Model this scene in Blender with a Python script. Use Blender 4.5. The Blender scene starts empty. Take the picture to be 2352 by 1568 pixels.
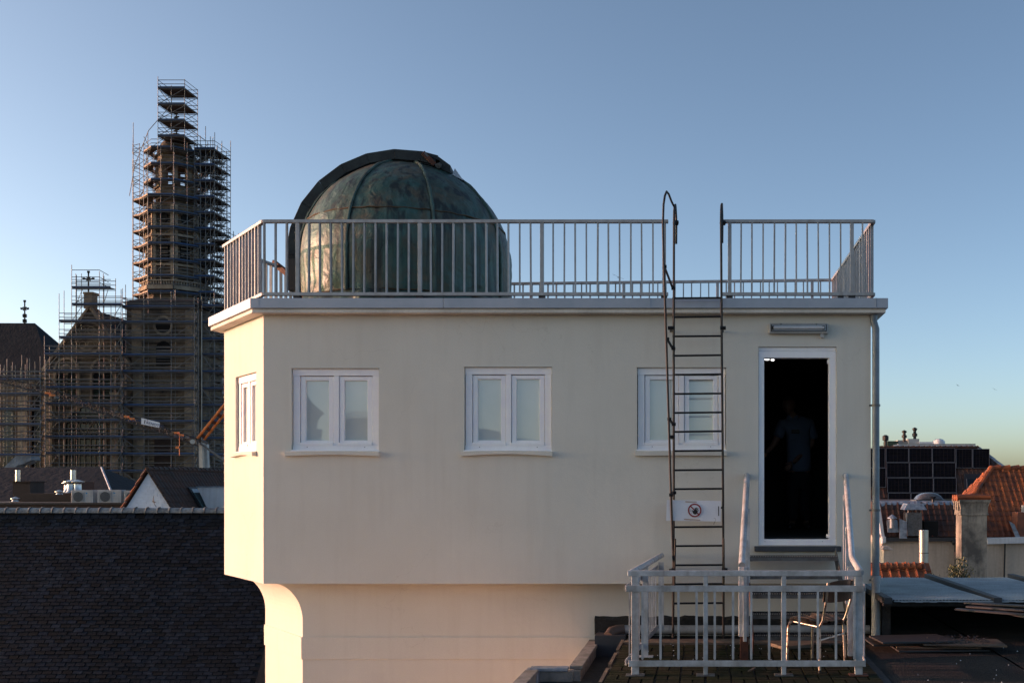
import bpy, bmesh, math, random
from mathutils import Vector, Matrix, noise
random.seed(7)
C = bpy.context.scene.collection
SC = bpy.context.scene
R = math.radians
# ---------------------------------------------------------------- camera, sky, sun, exposure
# the eye is the origin of the place: x to the right, y away, z up; the streets lie 14 m below it
cam_d = bpy.data.cameras.new('camera'); cam = bpy.data.objects.new('camera', cam_d); C.objects.link(cam)
SC.camera = cam
cam.location = (0, 0, 0); cam.rotation_euler = (R(90), 0, 0)
cam_d.sensor_width = 36; cam_d.lens = 36.73
cam_d.shift_x = -0.1888; cam_d.shift_y = 0.139
cam_d.clip_start = 0.1; cam_d.clip_end = 5000
SUN_AZ = 2.5      # degrees the sun stands behind the line of the facade, to the left
SUN_EL = 6.5
world = bpy.data.worlds.new('World'); SC.world = world; world.use_nodes = True
wn = world.node_tree; wn.nodes.clear()
sky = wn.nodes.new('ShaderNodeTexSky'); sky.sky_type = 'NISHITA'; sky.sun_disc = False
sky.sun_elevation = R(SUN_EL); sky.sun_rotation = R(-(90 - SUN_AZ)); sky.altitude = 0
sky.air_density = 0.55; sky.dust_density = 1.6; sky.ozone_density = 1.0
bg = wn.nodes.new('ShaderNodeBackground'); bg.inputs['Strength'].default_value = 0.15
wo = wn.nodes.new('ShaderNodeOutputWorld')
tint = wn.nodes.new('ShaderNodeVectorMath'); tint.operation = 'MULTIPLY'; tint.inputs[1].default_value = (0.985, 0.945, 0.885)   # white balance of the whole sky
wn.links.new(sky.outputs[0], tint.inputs[0]); gam = wn.nodes.new('ShaderNodeGamma'); gam.inputs[1].default_value = 1.08   # a little more contrast over the whole sky
hsv = wn.nodes.new('ShaderNodeHueSaturation'); hsv.inputs['Saturation'].default_value = 0.99
wn.links.new(tint.outputs[0], gam.inputs[0]); wn.links.new(gam.outputs[0], hsv.inputs['Color']); wn.links.new(hsv.outputs[0], bg.inputs['Color']); wn.links.new(bg.outputs[0], wo.inputs['Surface'])
sun_d = bpy.data.lights.new('sun', 'SUN'); sun_d.energy = 2.6; sun_d.angle = R(0.55); sun_d.color = (1.0, 0.45, 0.33)
sun = bpy.data.objects.new('sun', sun_d); C.objects.link(sun)
sdir = Vector((-math.cos(R(SUN_AZ))*math.cos(R(SUN_EL)), math.sin(R(SUN_AZ))*math.cos(R(SUN_EL)), math.sin(R(SUN_EL))))
sun.rotation_euler = sdir.to_track_quat('Z', 'Y').to_euler(); sun.location = (-30, 10, 20)
SC.view_settings.view_transform = 'Standard'; SC.view_settings.look = 'None'
SC.view_settings.exposure = 1.10; SC.view_settings.gamma = 1.0; SC.view_settings.use_curve_mapping = False
SC.cycles.max_bounces = 8

# ---------------------------------------------------------------- helpers
F = 2400.0; VX = 1620.0; VY = 1111.0
def W(px, py, Y):                       # a point of the photograph (2352 px wide copy) at distance Y
    return Vector(((px-VX)/F*Y, Y, (VY-py)/F*Y))
def XW(px, Y): return (px-VX)/F*Y
def ZW(py, Y): return (VY-py)/F*Y
def on_plane(px, py, p0, n):            # a point of the photograph where its line of sight meets a plane
    d = Vector(((px-VX)/F, 1.0, (VY-py)/F)); p0 = Vector(p0); n = Vector(n)
    return d*(p0.dot(n)/d.dot(n))
ORG = {}
def link(o): C.objects.link(o); return o
def tag(o, label=None, cat=None, group=None, kind=None):
    if label: o['label'] = label
    if cat: o['category'] = cat
    if group: o['group'] = group
    if kind: o['kind'] = kind
    return o
def thing(name, label, cat, loc, group=None):
    o = bpy.data.objects.new(name, None); link(o); o.empty_display_size = 0.2
    o.location = loc; ORG[o.name] = Vector(loc)
    return tag(o, label, cat, group)
class MB:
    def __init__(s): s.v = []; s.f = []; s.m = []; s.mi = 0
    def add(s, vs, fs):
        b = len(s.v); s.v += [Vector(v) for v in vs]
        for f in fs: s.f.append([b+i for i in f]); s.m.append(s.mi)
        return s
    def box(s, x0, y0, z0, x1, y1, z1):
        if x0 > x1: x0, x1 = x1, x0
        if y0 > y1: y0, y1 = y1, y0
        if z0 > z1: z0, z1 = z1, z0
        return s.add([(x0,y0,z0),(x1,y0,z0),(x1,y1,z0),(x0,y1,z0),(x0,y0,z1),(x1,y0,z1),(x1,y1,z1),(x0,y1,z1)],
            [(0,3,2,1),(4,5,6,7),(0,1,5,4),(1,2,6,5),(2,3,7,6),(3,0,4,7)])
    def bar(s, p, q, w, h, up=(0,0,1)):     # box bar from p to q, w across, h along up
        p = Vector(p); q = Vector(q); d = (q-p).normalized(); up = Vector(up)
        a = d.cross(up)
        if a.length < 1e-4: a = d.cross(Vector((0,1,0)))
        a.normalize(); b = a.cross(d).normalized(); a = a*w/2; b = b*h/2
        return s.add([p-a-b,p+a-b,p+a+b,p-a+b,q-a-b,q+a-b,q+a+b,q-a+b],
            [(0,1,2,3),(4,7,6,5),(0,4,5,1),(1,5,6,2),(2,6,7,3),(3,7,4,0)])
    def tube(s, pts, r, n=8, caps=True):
        pts = [Vector(p) for p in pts]; rings = []; prev = None
        for i, p in enumerate(pts):
            d = (pts[min(i+1,len(pts)-1)]-pts[max(i-1,0)]).normalized()
            if prev is None:
                a = d.cross(Vector((0,0,1)))
                if a.length < 1e-3: a = d.cross(Vector((0,1,0)))
            else:
                a = prev - d*prev.dot(d)
            a.normalize(); prev = a; b = d.cross(a)
            rr = r[i] if isinstance(r, (list, tuple)) else r
            rings.append([p + (a*math.cos(2*math.pi*k/n)+b*math.sin(2*math.pi*k/n))*rr for k in range(n)])
        vs = [v for ring in rings for v in ring]; fs = []
        for i in range(len(rings)-1):
            for k in range(n):
                k2 = (k+1) % n; fs.append((i*n+k, i*n+k2, (i+1)*n+k2, (i+1)*n+k))
        if caps: fs.append(tuple(range(n))[::-1]); fs.append(tuple((len(rings)-1)*n+k for k in range(n)))
        return s.add(vs, fs)
    def prism(s, poly, d):                  # closed 3-D polygon pushed along vector d
        n = len(poly); d = Vector(d); a = [Vector(p) for p in poly]; b = [p+d for p in a]
        return s.add(a+b, [tuple(range(n))[::-1], tuple(n+i for i in range(n))] + [(i,(i+1)%n,n+(i+1)%n,n+i) for i in range(n)])
    def lathe(s, cx, cy, prof, n=16, a0=0, a1=2*math.pi):
        full = abs(a1-a0-2*math.pi) < 1e-6; m = n if full else n+1; vs = []
        for (r, z) in prof:
            for k in range(m):
                a = a0+(a1-a0)*k/n; vs.append((cx+r*math.cos(a), cy+r*math.sin(a), z))
        fs = []
        for i in range(len(prof)-1):
            for k in range(n):
                k2 = (k+1) % m; fs.append((i*m+k, i*m+k2, (i+1)*m+k2, (i+1)*m+k))
        return s.add(vs, fs)
    def quad(s, a, b, c, d): return s.add([a,b,c,d], [(0,1,2,3)])
    def build(s, name, mat, parent=None, smooth=False, bevel=0, kind=None, recalc=True, origin=None):
        if parent is not None: org = ORG[parent.name]
        elif origin is not None: org = Vector(origin)
        else:
            xs = [v.x for v in s.v]; ys = [v.y for v in s.v]; zs = [v.z for v in s.v]
            org = Vector(((min(xs)+max(xs))/2, (min(ys)+max(ys))/2, min(zs)))
        me = bpy.data.meshes.new(name)
        me.from_pydata([tuple(v-org) for v in s.v], [], s.f)
        for m in (mat if isinstance(mat, (list, tuple)) else [mat]): me.materials.append(m)
        me.polygons.foreach_set('material_index', s.m)
        if recalc:
            b = bmesh.new(); b.from_mesh(me); bmesh.ops.recalc_face_normals(b, faces=b.faces); b.to_mesh(me); b.free()
        if smooth:
            me.polygons.foreach_set('use_smooth', [True]*len(me.polygons)); me.set_sharp_from_angle(angle=R(40))
        me.update()
        o = bpy.data.objects.new(name, me); link(o)
        if parent is not None: o.parent = parent
        else: o.location = org
        ORG[o.name] = org
        if bevel:
            bv = o.modifiers.new('bevel', 'BEVEL'); bv.width = bevel; bv.segments = 2; bv.limit_method = 'ANGLE'
        if kind: o['kind'] = kind
        return o
def piece(name, me, mw, parent):            # one more of a repeated part, sharing its mesh
    o = bpy.data.objects.new(name, me); link(o); o.parent = parent
    m = mw.copy(); m.translation = mw.translation-ORG[parent.name]; o.matrix_local = m
    ORG[o.name] = mw.translation.copy()
    return o
def pieces(name, me, mats, parent, limit=300, mat=None):
    mats = sorted(mats, key=lambda m: m.translation.length)
    for m in mats[:limit]: piece(name, me, m, parent)
    rest = mats[limit:]
    if rest:
        mb = MB(); fs = [tuple(p.vertices) for p in me.polygons]; vs = [v.co.copy() for v in me.vertices]
        for m in rest: mb.add([m @ v for v in vs], fs)
        mb.build(name+'_field', mat or me.materials[0], parent, kind='stuff', recalc=False)
def basis(o, u, v, n):
    m = Matrix((u, v, n)).transposed().to_4x4(); m.translation = o; return m
def quick_mesh(mb, mat, smooth=False):
    o = mb.build('tmp', mat, origin=(0,0,0), smooth=smooth); me = o.data; bpy.data.objects.remove(o); return me

# ---------------------------------------------------------------- materials
def pm(name, col, rough=0.7, metal=0.0, col2=None, scale=3.0, mixlo=0.4, mixhi=0.65, stretch=(1,1,1), bump=0.15, bscale=60, bdist=0.01,
       rnd=0.0, island=0.0, streak=None, streak_amt=0.3, spec=0.5, coat=0.0, fine=0.08):
    m = bpy.data.materials.new(name); m.use_nodes = True; t = m.node_tree; N = t.nodes; L = t.links; N.clear()
    out = N.new('ShaderNodeOutputMaterial'); b = N.new('ShaderNodeBsdfPrincipled'); L.new(b.outputs[0], out.inputs[0])
    b.inputs['Roughness'].default_value = rough; b.inputs['Metallic'].default_value = metal
    b.inputs['Specular IOR Level'].default_value = spec; b.inputs['Coat Weight'].default_value = coat
    geo = N.new('ShaderNodeNewGeometry')
    mp = N.new('ShaderNodeMapping'); mp.inputs['Scale'].default_value = stretch; L.new(geo.outputs['Position'], mp.inputs['Vector'])
    n1 = N.new('ShaderNodeTexNoise'); n1.inputs['Scale'].default_value = scale; n1.inputs['Detail'].default_value = 8; n1.inputs['Roughness'].default_value = 0.62
    L.new(mp.outputs[0], n1.inputs['Vector'])
    r1 = N.new('ShaderNodeMapRange'); r1.inputs['From Min'].default_value = mixlo; r1.inputs['From Max'].default_value = mixhi; L.new(n1.outputs[0], r1.inputs['Value'])
    mx = N.new('ShaderNodeMix'); mx.data_type = 'RGBA'; L.new(r1.outputs[0], mx.inputs[0])
    c2 = col2 or tuple(c*0.78 for c in col)
    mx.inputs[6].default_value = (*col, 1); mx.inputs[7].default_value = (*c2, 1)
    cur = mx.outputs[2]
    n2 = N.new('ShaderNodeTexNoise'); n2.inputs['Scale'].default_value = bscale; n2.inputs['Detail'].default_value = 5; L.new(geo.outputs['Position'], n2.inputs['Vector'])
    if fine:
        r2 = N.new('ShaderNodeMapRange'); r2.inputs['To Min'].default_value = 1-fine*2; r2.inputs['To Max'].default_value = 1+fine*2; L.new(n2.outputs[0], r2.inputs['Value'])
        h = N.new('ShaderNodeVectorMath'); h.operation = 'SCALE'; L.new(cur, h.inputs[0]); L.new(r2.outputs[0], h.inputs['Scale']); cur = h.outputs[0]
    if streak:
        mp2 = N.new('ShaderNodeMapping'); mp2.inputs['Scale'].default_value = (7, 7, 0.5); L.new(geo.outputs['Position'], mp2.inputs['Vector'])
        n3 = N.new('ShaderNodeTexNoise'); n3.inputs['Scale'].default_value = 1.6; n3.inputs['Detail'].default_value = 6; L.new(mp2.outputs[0], n3.inputs['Vector'])
        r3 = N.new('ShaderNodeMapRange'); r3.inputs['From Min'].default_value = 0.5; r3.inputs['From Max'].default_value = 0.75; r3.inputs['To Max'].default_value = streak_amt; L.new(n3.outputs[0], r3.inputs['Value'])
        m3 = N.new('ShaderNodeMix'); m3.data_type = 'RGBA'; L.new(r3.outputs[0], m3.inputs[0]); L.new(cur, m3.inputs[6]); m3.inputs[7].default_value = (*streak, 1); cur = m3.outputs[2]
    if rnd or island:
        oi = N.new('ShaderNodeObjectInfo'); ad = N.new('ShaderNodeMath'); ad.operation = 'ADD'
        L.new(oi.outputs['Random'], ad.inputs[0]); L.new(geo.outputs['Random Per Island'], ad.inputs[1])
        fr = N.new('ShaderNodeMath'); fr.operation = 'FRACT'; L.new(ad.outputs[0], fr.inputs[0])
        a = rnd or island
        r4 = N.new('ShaderNodeMapRange'); r4.inputs['To Min'].default_value = 1-a; r4.inputs['To Max'].default_value = 1+a; L.new(fr.outputs[0], r4.inputs['Value'])
        h2 = N.new('ShaderNodeVectorMath'); h2.operation = 'SCALE'; L.new(cur, h2.inputs[0]); L.new(r4.outputs[0], h2.inputs['Scale']); cur = h2.outputs[0]
        r5 = N.new('ShaderNodeMapRange'); r5.inputs['To Min'].default_value = max(0.05, rough-0.12); r5.inputs['To Max'].default_value = min(1, rough+0.12); L.new(fr.outputs[0], r5.inputs['Value']); L.new(r5.outputs[0], b.inputs['Roughness'])
    L.new(cur, b.inputs['Base Color'])
    if bump:
        bp = N.new('ShaderNodeBump'); bp.inputs['Strength'].default_value = bump; bp.inputs['Distance'].default_value = bdist
        L.new(n2.outputs[0], bp.inputs['Height']); L.new(bp.outputs[0], b.inputs['Normal'])
    return m
def em(name, col, s):
    m = bpy.data.materials.new(name); m.use_nodes = True; N = m.node_tree.nodes; N.clear()
    o = N.new('ShaderNodeOutputMaterial'); e = N.new('ShaderNodeEmission'); e.inputs[0].default_value = (*col,1); e.inputs[1].default_value = s
    m.node_tree.links.new(e.outputs[0], o.inputs[0]); return m
M = {}
M['stucco'] = pm('stucco', (0.675,0.65,0.585), 0.9, col2=(0.63,0.605,0.54), scale=0.9, mixlo=0.35, mixhi=0.7, bump=0.35, bscale=90, bdist=0.004, streak=(0.46,0.41,0.34), streak_amt=0.12, spec=0.2, fine=0.05)
M['trim'] = pm('trim', (0.70,0.66,0.59), 0.8, scale=2, bump=0.1, bscale=40, spec=0.3)
M['zinc_fascia'] = pm('zinc_fascia', (0.40,0.43,0.49), 0.5, 0.25, col2=(0.34,0.38,0.44), scale=2.5, bump=0.05, bscale=12, fine=0.04)
M['roofing'] = pm('roofing', (0.12,0.12,0.13), 0.9, scale=3)
M['white_frame'] = pm('white_frame', (0.90,0.90,0.91), 0.35, scale=5, bump=0.02, streak=(0.5,0.48,0.47), streak_amt=0.12, fine=0.02, col2=(0.86,0.84,0.89))
M['rail_paint'] = pm('rail_paint', (0.38,0.385,0.395), 0.45, 0.2, scale=9, bump=0.06, bscale=30, streak=(0.16,0.12,0.09), streak_amt=0.4, rnd=0.10, col2=(0.30,0.30,0.30), fine=0.04)
M['balcony_paint'] = pm('balcony_paint', (0.50,0.52,0.55), 0.42, 0.15, scale=7, bump=0.08, bscale=45, col2=(0.33,0.34,0.35), streak=(0.17,0.13,0.10), streak_amt=0.5, rnd=0.07)
M['black_iron'] = pm('black_iron', (0.012,0.012,0.013), 0.5, 0.3, col2=(0.03,0.022,0.018), scale=14, mixlo=0.55, mixhi=0.7, bump=0.2, bscale=120)
M['rust'] = pm('rust', (0.10,0.035,0.02), 0.85, 0.1, col2=(0.05,0.02,0.015), scale=20)
M['black_tar_shade'] = pm('black_tar_shade', (0.013,0.013,0.014), 0.75, col2=(0.03,0.03,0.032), scale=8, bump=0.6, bscale=35, bdist=0.02)  # tar, also the painted shade below the lean-to edge
M['bitumen'] = pm('bitumen', (0.070,0.066,0.062), 0.95, spec=0.1, col2=(0.105,0.098,0.09), scale=1.6, bump=1.0, bscale=70, bdist=0.12, fine=0.2)
M['moss_tile'] = pm('moss_tile', (0.009,0.014,0.004), 0.95, spec=0.15, col2=(0.020,0.018,0.010), scale=4, mixlo=0.42, mixhi=0.6, bump=0.7, bscale=120, bdist=0.006, rnd=0.3, fine=0.15)
M['concrete'] = pm('concrete', (0.30,0.28,0.25), 0.9, col2=(0.17,0.155,0.135), scale=5, bump=0.4, bscale=60, streak=(0.08,0.07,0.06), streak_amt=0.5)
M['pvc'] = pm('pvc', (0.34,0.35,0.36), 0.5, scale=5, streak=(0.1,0.09,0.08), streak_amt=0.3)
M['pvc_brown'] = pm('pvc_brown', (0.10,0.075,0.065), 0.5, scale=6)
M['downpipe'] = pm('downpipe', (0.18,0.215,0.255), 0.45, 0.2, scale=6, col2=(0.13,0.155,0.18))
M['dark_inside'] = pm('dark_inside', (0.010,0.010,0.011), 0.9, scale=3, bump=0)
M['galv'] = pm('galv', (0.14,0.145,0.15), 0.5, 0.5, scale=12, col2=(0.08,0.075,0.07), bump=0.1, bscale=80)
M['wood_old'] = pm('wood_old', (0.16,0.12,0.085), 0.8, col2=(0.07,0.05,0.04), scale=3, stretch=(2,2,30), bump=0.4, bscale=50)
M['ply_brown'] = pm('ply_brown', (0.045,0.022,0.014), 0.38, col2=(0.02,0.012,0.01), scale=6, stretch=(6,6,0.8), bump=0.1)
M['seat_rag'] = pm('seat_rag', (0.10,0.08,0.065), 0.85, col2=(0.04,0.032,0.027), scale=9, stretch=(1,8,1), bump=0.8, bscale=70)
M['chair_steel'] = pm('chair_steel', (0.42,0.38,0.33), 0.35, 0.8, col2=(0.10,0.06,0.04), scale=16, mixlo=0.55, mixhi=0.62)
M['slate'] = pm('slate', (0.005,0.0085,0.015), 0.8, col2=(0.017,0.023,0.033), mixlo=0.45, mixhi=0.72, scale=6, bump=0.5, bscale=45, bdist=0.006, rnd=0.7, spec=0.15, fine=0.15)
M['ridge_zinc'] = pm('ridge_zinc', (0.24,0.26,0.27), 0.6, 0.2, col2=(0.10,0.11,0.12), scale=9, bump=0.5, bscale=30, bdist=0.02, rnd=0.2)
M['stone'] = pm('stone', (0.19,0.145,0.10), 0.9, spec=0.2, col2=(0.050,0.042,0.034), scale=0.6, bump=0.8, bscale=4, bdist=0.1, rnd=0.2, streak=(0.05,0.045,0.04), streak_amt=0.5, fine=0.15)
M['stone_pale'] = pm('stone_pale', (0.34,0.275,0.20), 0.9, spec=0.2, col2=(0.18,0.145,0.11), scale=0.8, bump=0.6, bscale=4, bdist=0.08, rnd=0.15, fine=0.12)
M['church_slate'] = pm('church_slate', (0.012,0.015,0.020), 0.8, spec=0.2, col2=(0.020,0.022,0.027), scale=0.8, bump=0.5, bscale=3, bdist=0.1)
M['void'] = pm('void', (0.004,0.004,0.004), 0.9, bump=0)
M['glass_dark'] = pm('glass_dark', (0.006,0.008,0.010), 0.15, bump=0)
M['green_louvre'] = pm('green_louvre', (0.012,0.035,0.022), 0.7, scale=1)
M['scaf_tube'] = pm('scaf_tube', (0.20,0.19,0.18), 0.6, 0.2, scale=0.6, bump=0, fine=0, col2=(0.12,0.12,0.12))
M['scaf_blue'] = pm('scaf_blue', (0.012,0.045,0.12), 0.6, scale=0.5, bump=0, col2=(0.01,0.03,0.07), fine=0, rnd=0.25)
M['scaf_deck'] = pm('scaf_deck', (0.06,0.052,0.045), 0.85, scale=1, bump=0, col2=(0.10,0.085,0.07), fine=0, rnd=0.25)
M['scaf_sunlit'] = pm('scaf_sunlit', (0.40,0.31,0.23), 0.85, scale=1, bump=0, col2=(0.26,0.20,0.15), fine=0, rnd=0.2)  # pale warm boards, low sunlight put into their colour
M['iron_far'] = pm('iron_far', (0.010,0.010,0.011), 0.6, bump=0)
M['crane_grey'] = pm('crane_grey', (0.03,0.031,0.033), 0.8, 0.0, bump=0)
M['crane_orange'] = pm('crane_orange', (0.75,0.20,0.03), 0.45, scale=2, bump=0)
M['crane_cream'] = pm('crane_cream', (0.55,0.50,0.42), 0.6, scale=2, bump=0)
M['banner'] = pm('banner', (0.75,0.77,0.80), 0.6, bump=0, fine=0, col2=(0.7,0.72,0.76))
M['print_red'] = pm('print_red', (0.30,0.012,0.015), 0.5, bump=0, fine=0)
M['print_black'] = pm('print_black', (0.01,0.01,0.012), 0.5, bump=0, fine=0)
M['print_grey'] = pm('print_grey', (0.22,0.25,0.27), 0.5, bump=0, fine=0)
M['print_navy'] = pm('print_navy', (0.08,0.10,0.20), 0.5, bump=0, fine=0)
M['print_blue'] = pm('print_blue', (0.01,0.22,0.45), 0.5, bump=0, fine=0)
M['tape'] = pm('tape', (0.42,0.25,0.12), 0.7, bump=0)
M['board_white'] = pm('board_white', (0.80,0.80,0.83), 0.5, scale=4, bump=0.05, col2=(0.74,0.75,0.79), fine=0.02)
M['pantile'] = pm('pantile', (0.27,0.068,0.018), 0.7, col2=(0.13,0.038,0.016), scale=2.5, bump=0.4, bscale=30, bdist=0.01, rnd=0.35, fine=0.15)
M['pantile_dark'] = pm('pantile_dark', (0.075,0.024,0.012), 0.75, col2=(0.05,0.024,0.016), scale=1.4, bump=0.4, bscale=25, bdist=0.01, rnd=0.4, fine=0.15)
M['pantile_brown'] = pm('pantile_brown', (0.05,0.022,0.014), 0.75, col2=(0.03,0.016,0.012), scale=1.4, bump=0.3, rnd=0.35)
M['render_cream'] = pm('render_cream', (0.52,0.43,0.345), 0.9, col2=(0.44,0.365,0.295), scale=0.6, bump=0.2, bscale=10, streak=(0.15,0.13,0.11), streak_amt=0.25)
M['chimney_render'] = pm('chimney_render', (0.36,0.31,0.25), 0.95, col2=(0.10,0.09,0.08), scale=0.9, mixlo=0.42, mixhi=0.62, bump=0.5, bscale=9, bdist=0.03, streak=(0.04,0.038,0.035), streak_amt=0.75)
M['white_paint'] = pm('white_paint', (0.66,0.67,0.69), 0.6, scale=1.5, col2=(0.55,0.56,0.58), streak=(0.25,0.24,0.22), streak_amt=0.3)
M['white_brick'] = pm('white_brick', (0.84,0.86,0.90), 0.8, scale=2, bump=0.6, bscale=8, bdist=0.03, rnd=0.05, col2=(0.76,0.78,0.83))
M['brick_red'] = pm('brick_red', (0.30,0.10,0.05), 0.9, scale=3, col2=(0.18,0.07,0.045), rnd=0.2)
M['brick_brown'] = pm('brick_brown', (0.055,0.035,0.027), 0.9, scale=3, rnd=0.2)
M['steel_shiny'] = pm('steel_shiny', (0.62,0.60,0.57), 0.28, 0.9, scale=4, bump=0.02, col2=(0.5,0.48,0.46))
M['tread_steel'] = pm('tread_steel', (0.035,0.036,0.038), 0.6, 0.3, scale=10, bump=0.1, bscale=80)
M['lead'] = pm('lead', (0.30,0.34,0.40), 0.5, 0.3, col2=(0.16,0.18,0.21), scale=5, bump=0.8, bscale=8, bdist=0.05)
M['pv_glass'] = pm('pv_glass', (0.003,0.003,0.004), 0.7, spec=0.04, bump=0, fine=0, col2=(0.006,0.006,0.010))
M['pv_cell'] = pm('pv_cell', (0.016,0.012,0.011), 0.7, spec=0.1, bump=0, fine=0)
M['alu'] = pm('alu', (0.14,0.143,0.15), 0.5, 0.4, bump=0, fine=0)
M['fibre'] = pm('fibre', (0.36,0.42,0.46), 0.7, col2=(0.25,0.29,0.32), scale=2.2, bump=0.3, bscale=30, streak=(0.09,0.10,0.11), streak_amt=0.35)
M['beam_grey'] = pm('beam_grey', (0.04,0.042,0.046), 0.7, scale=4)
M['perspex'] = pm('perspex', (0.10,0.10,0.11), 0.15, scale=3, bump=0)
M['leaf'] = pm('leaf', (0.07,0.085,0.03), 0.5, col2=(0.12,0.11,0.045), scale=6, bump=0, rnd=0.4)
M['twig'] = pm('twig', (0.06,0.045,0.03), 0.85, bump=0)
M['ac_grey'] = pm('ac_grey', (0.42,0.42,0.41), 0.5, scale=3, bump=0, streak=(0.2,0.19,0.17), streak_amt=0.2)
M['ac_dark'] = pm('ac_dark', (0.015,0.015,0.016), 0.6, bump=0)
M['skin'] = pm('skin', (0.20,0.11,0.075), 0.5, scale=5, bump=0.05, fine=0.03, col2=(0.17,0.09,0.065))
M['hair'] = pm('hair', (0.05,0.045,0.04), 0.6, scale=30)
M['shirt'] = pm('shirt', (0.115,0.15,0.215), 0.8, scale=6, stretch=(3,3,1), bump=0.3, bscale=25, bdist=0.01, fine=0.03, col2=(0.11,0.15,0.23))
M['trousers'] = pm('trousers', (0.008,0.010,0.016), 0.85, scale=5)
M['bird'] = pm('bird', (0.008,0.007,0.006), 0.8, bump=0)
M['asphalt'] = pm('asphalt', (0.05,0.05,0.05), 0.9, scale=0.3)
M['curtain'] = pm('curtain', (0.50,0.52,0.50), 0.9, scale=2, bump=0.15, bscale=14, col2=(0.44,0.47,0.46), fine=0.02)
M['tube_glass'] = pm('tube_glass', (0.55,0.57,0.60), 0.25, bump=0)
def wall_detail(m):
    N = m.node_tree.nodes; L = m.node_tree.links; b = [n for n in N if n.type == 'BSDF_PRINCIPLED'][0]; bp = [n for n in N if n.type == 'BUMP'][0]; geo = [n for n in N if n.type == 'NEW_GEOMETRY'][0]
    n = N.new('ShaderNodeTexNoise'); n.inputs['Scale'].default_value = 4.5; n.inputs['Detail'].default_value = 6; n.inputs['Roughness'].default_value = 0.6; L.new(geo.outputs['Position'], n.inputs['Vector'])
    b2 = N.new('ShaderNodeBump'); b2.inputs['Strength'].default_value = 0.18; b2.inputs['Distance'].default_value = 0.03; L.new(n.outputs[0], b2.inputs['Height']); L.new(b2.outputs[0], bp.inputs['Normal'])
    # faint hairline cracks along a warped cell pattern, only here and there
    n2 = N.new('ShaderNodeTexNoise'); n2.inputs['Scale'].default_value = 2.2; n2.inputs['Detail'].default_value = 8; L.new(geo.outputs['Position'], n2.inputs['Vector'])
    ad = N.new('ShaderNodeMixRGB'); ad.blend_type = 'ADD'; ad.inputs[0].default_value = 0.9; L.new(geo.outputs['Position'], ad.inputs[1]); L.new(n2.outputs['Color'], ad.inputs[2])
    v = N.new('ShaderNodeTexVoronoi'); v.feature = 'DISTANCE_TO_EDGE'; v.inputs['Scale'].default_value = 0.55; L.new(ad.outputs[0], v.inputs['Vector'])
    r = N.new('ShaderNodeMapRange'); r.inputs['From Min'].default_value = 0.0; r.inputs['From Max'].default_value = 0.0035; r.inputs['To Min'].default_value = 1.0; r.inputs['To Max'].default_value = 0.0; L.new(v.outputs[0], r.inputs['Value'])
    n3 = N.new('ShaderNodeTexNoise'); n3.inputs['Scale'].default_value = 0.9; L.new(geo.outputs['Position'], n3.inputs['Vector'])
    r3 = N.new('ShaderNodeMapRange'); r3.inputs['From Min'].default_value = 0.5; r3.inputs['From Max'].default_value = 0.62; r3.inputs['To Max'].default_value = 0.2; L.new(n3.outputs[0], r3.inputs['Value'])
    mu = N.new('ShaderNodeMath'); mu.operation = 'MULTIPLY'; L.new(r.outputs[0], mu.inputs[0]); L.new(r3.outputs[0], mu.inputs[1])
    src = b.inputs['Base Color'].links[0].from_socket; mx = N.new('ShaderNodeMix'); mx.data_type = 'RGBA'; L.new(mu.outputs[0], mx.inputs[0]); L.new(src, mx.inputs[6]); mx.inputs[7].default_value = (0.30,0.26,0.21,1); L.new(mx.outputs[2], b.inputs['Base Color'])
wall_detail(M['stucco'])
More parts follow.
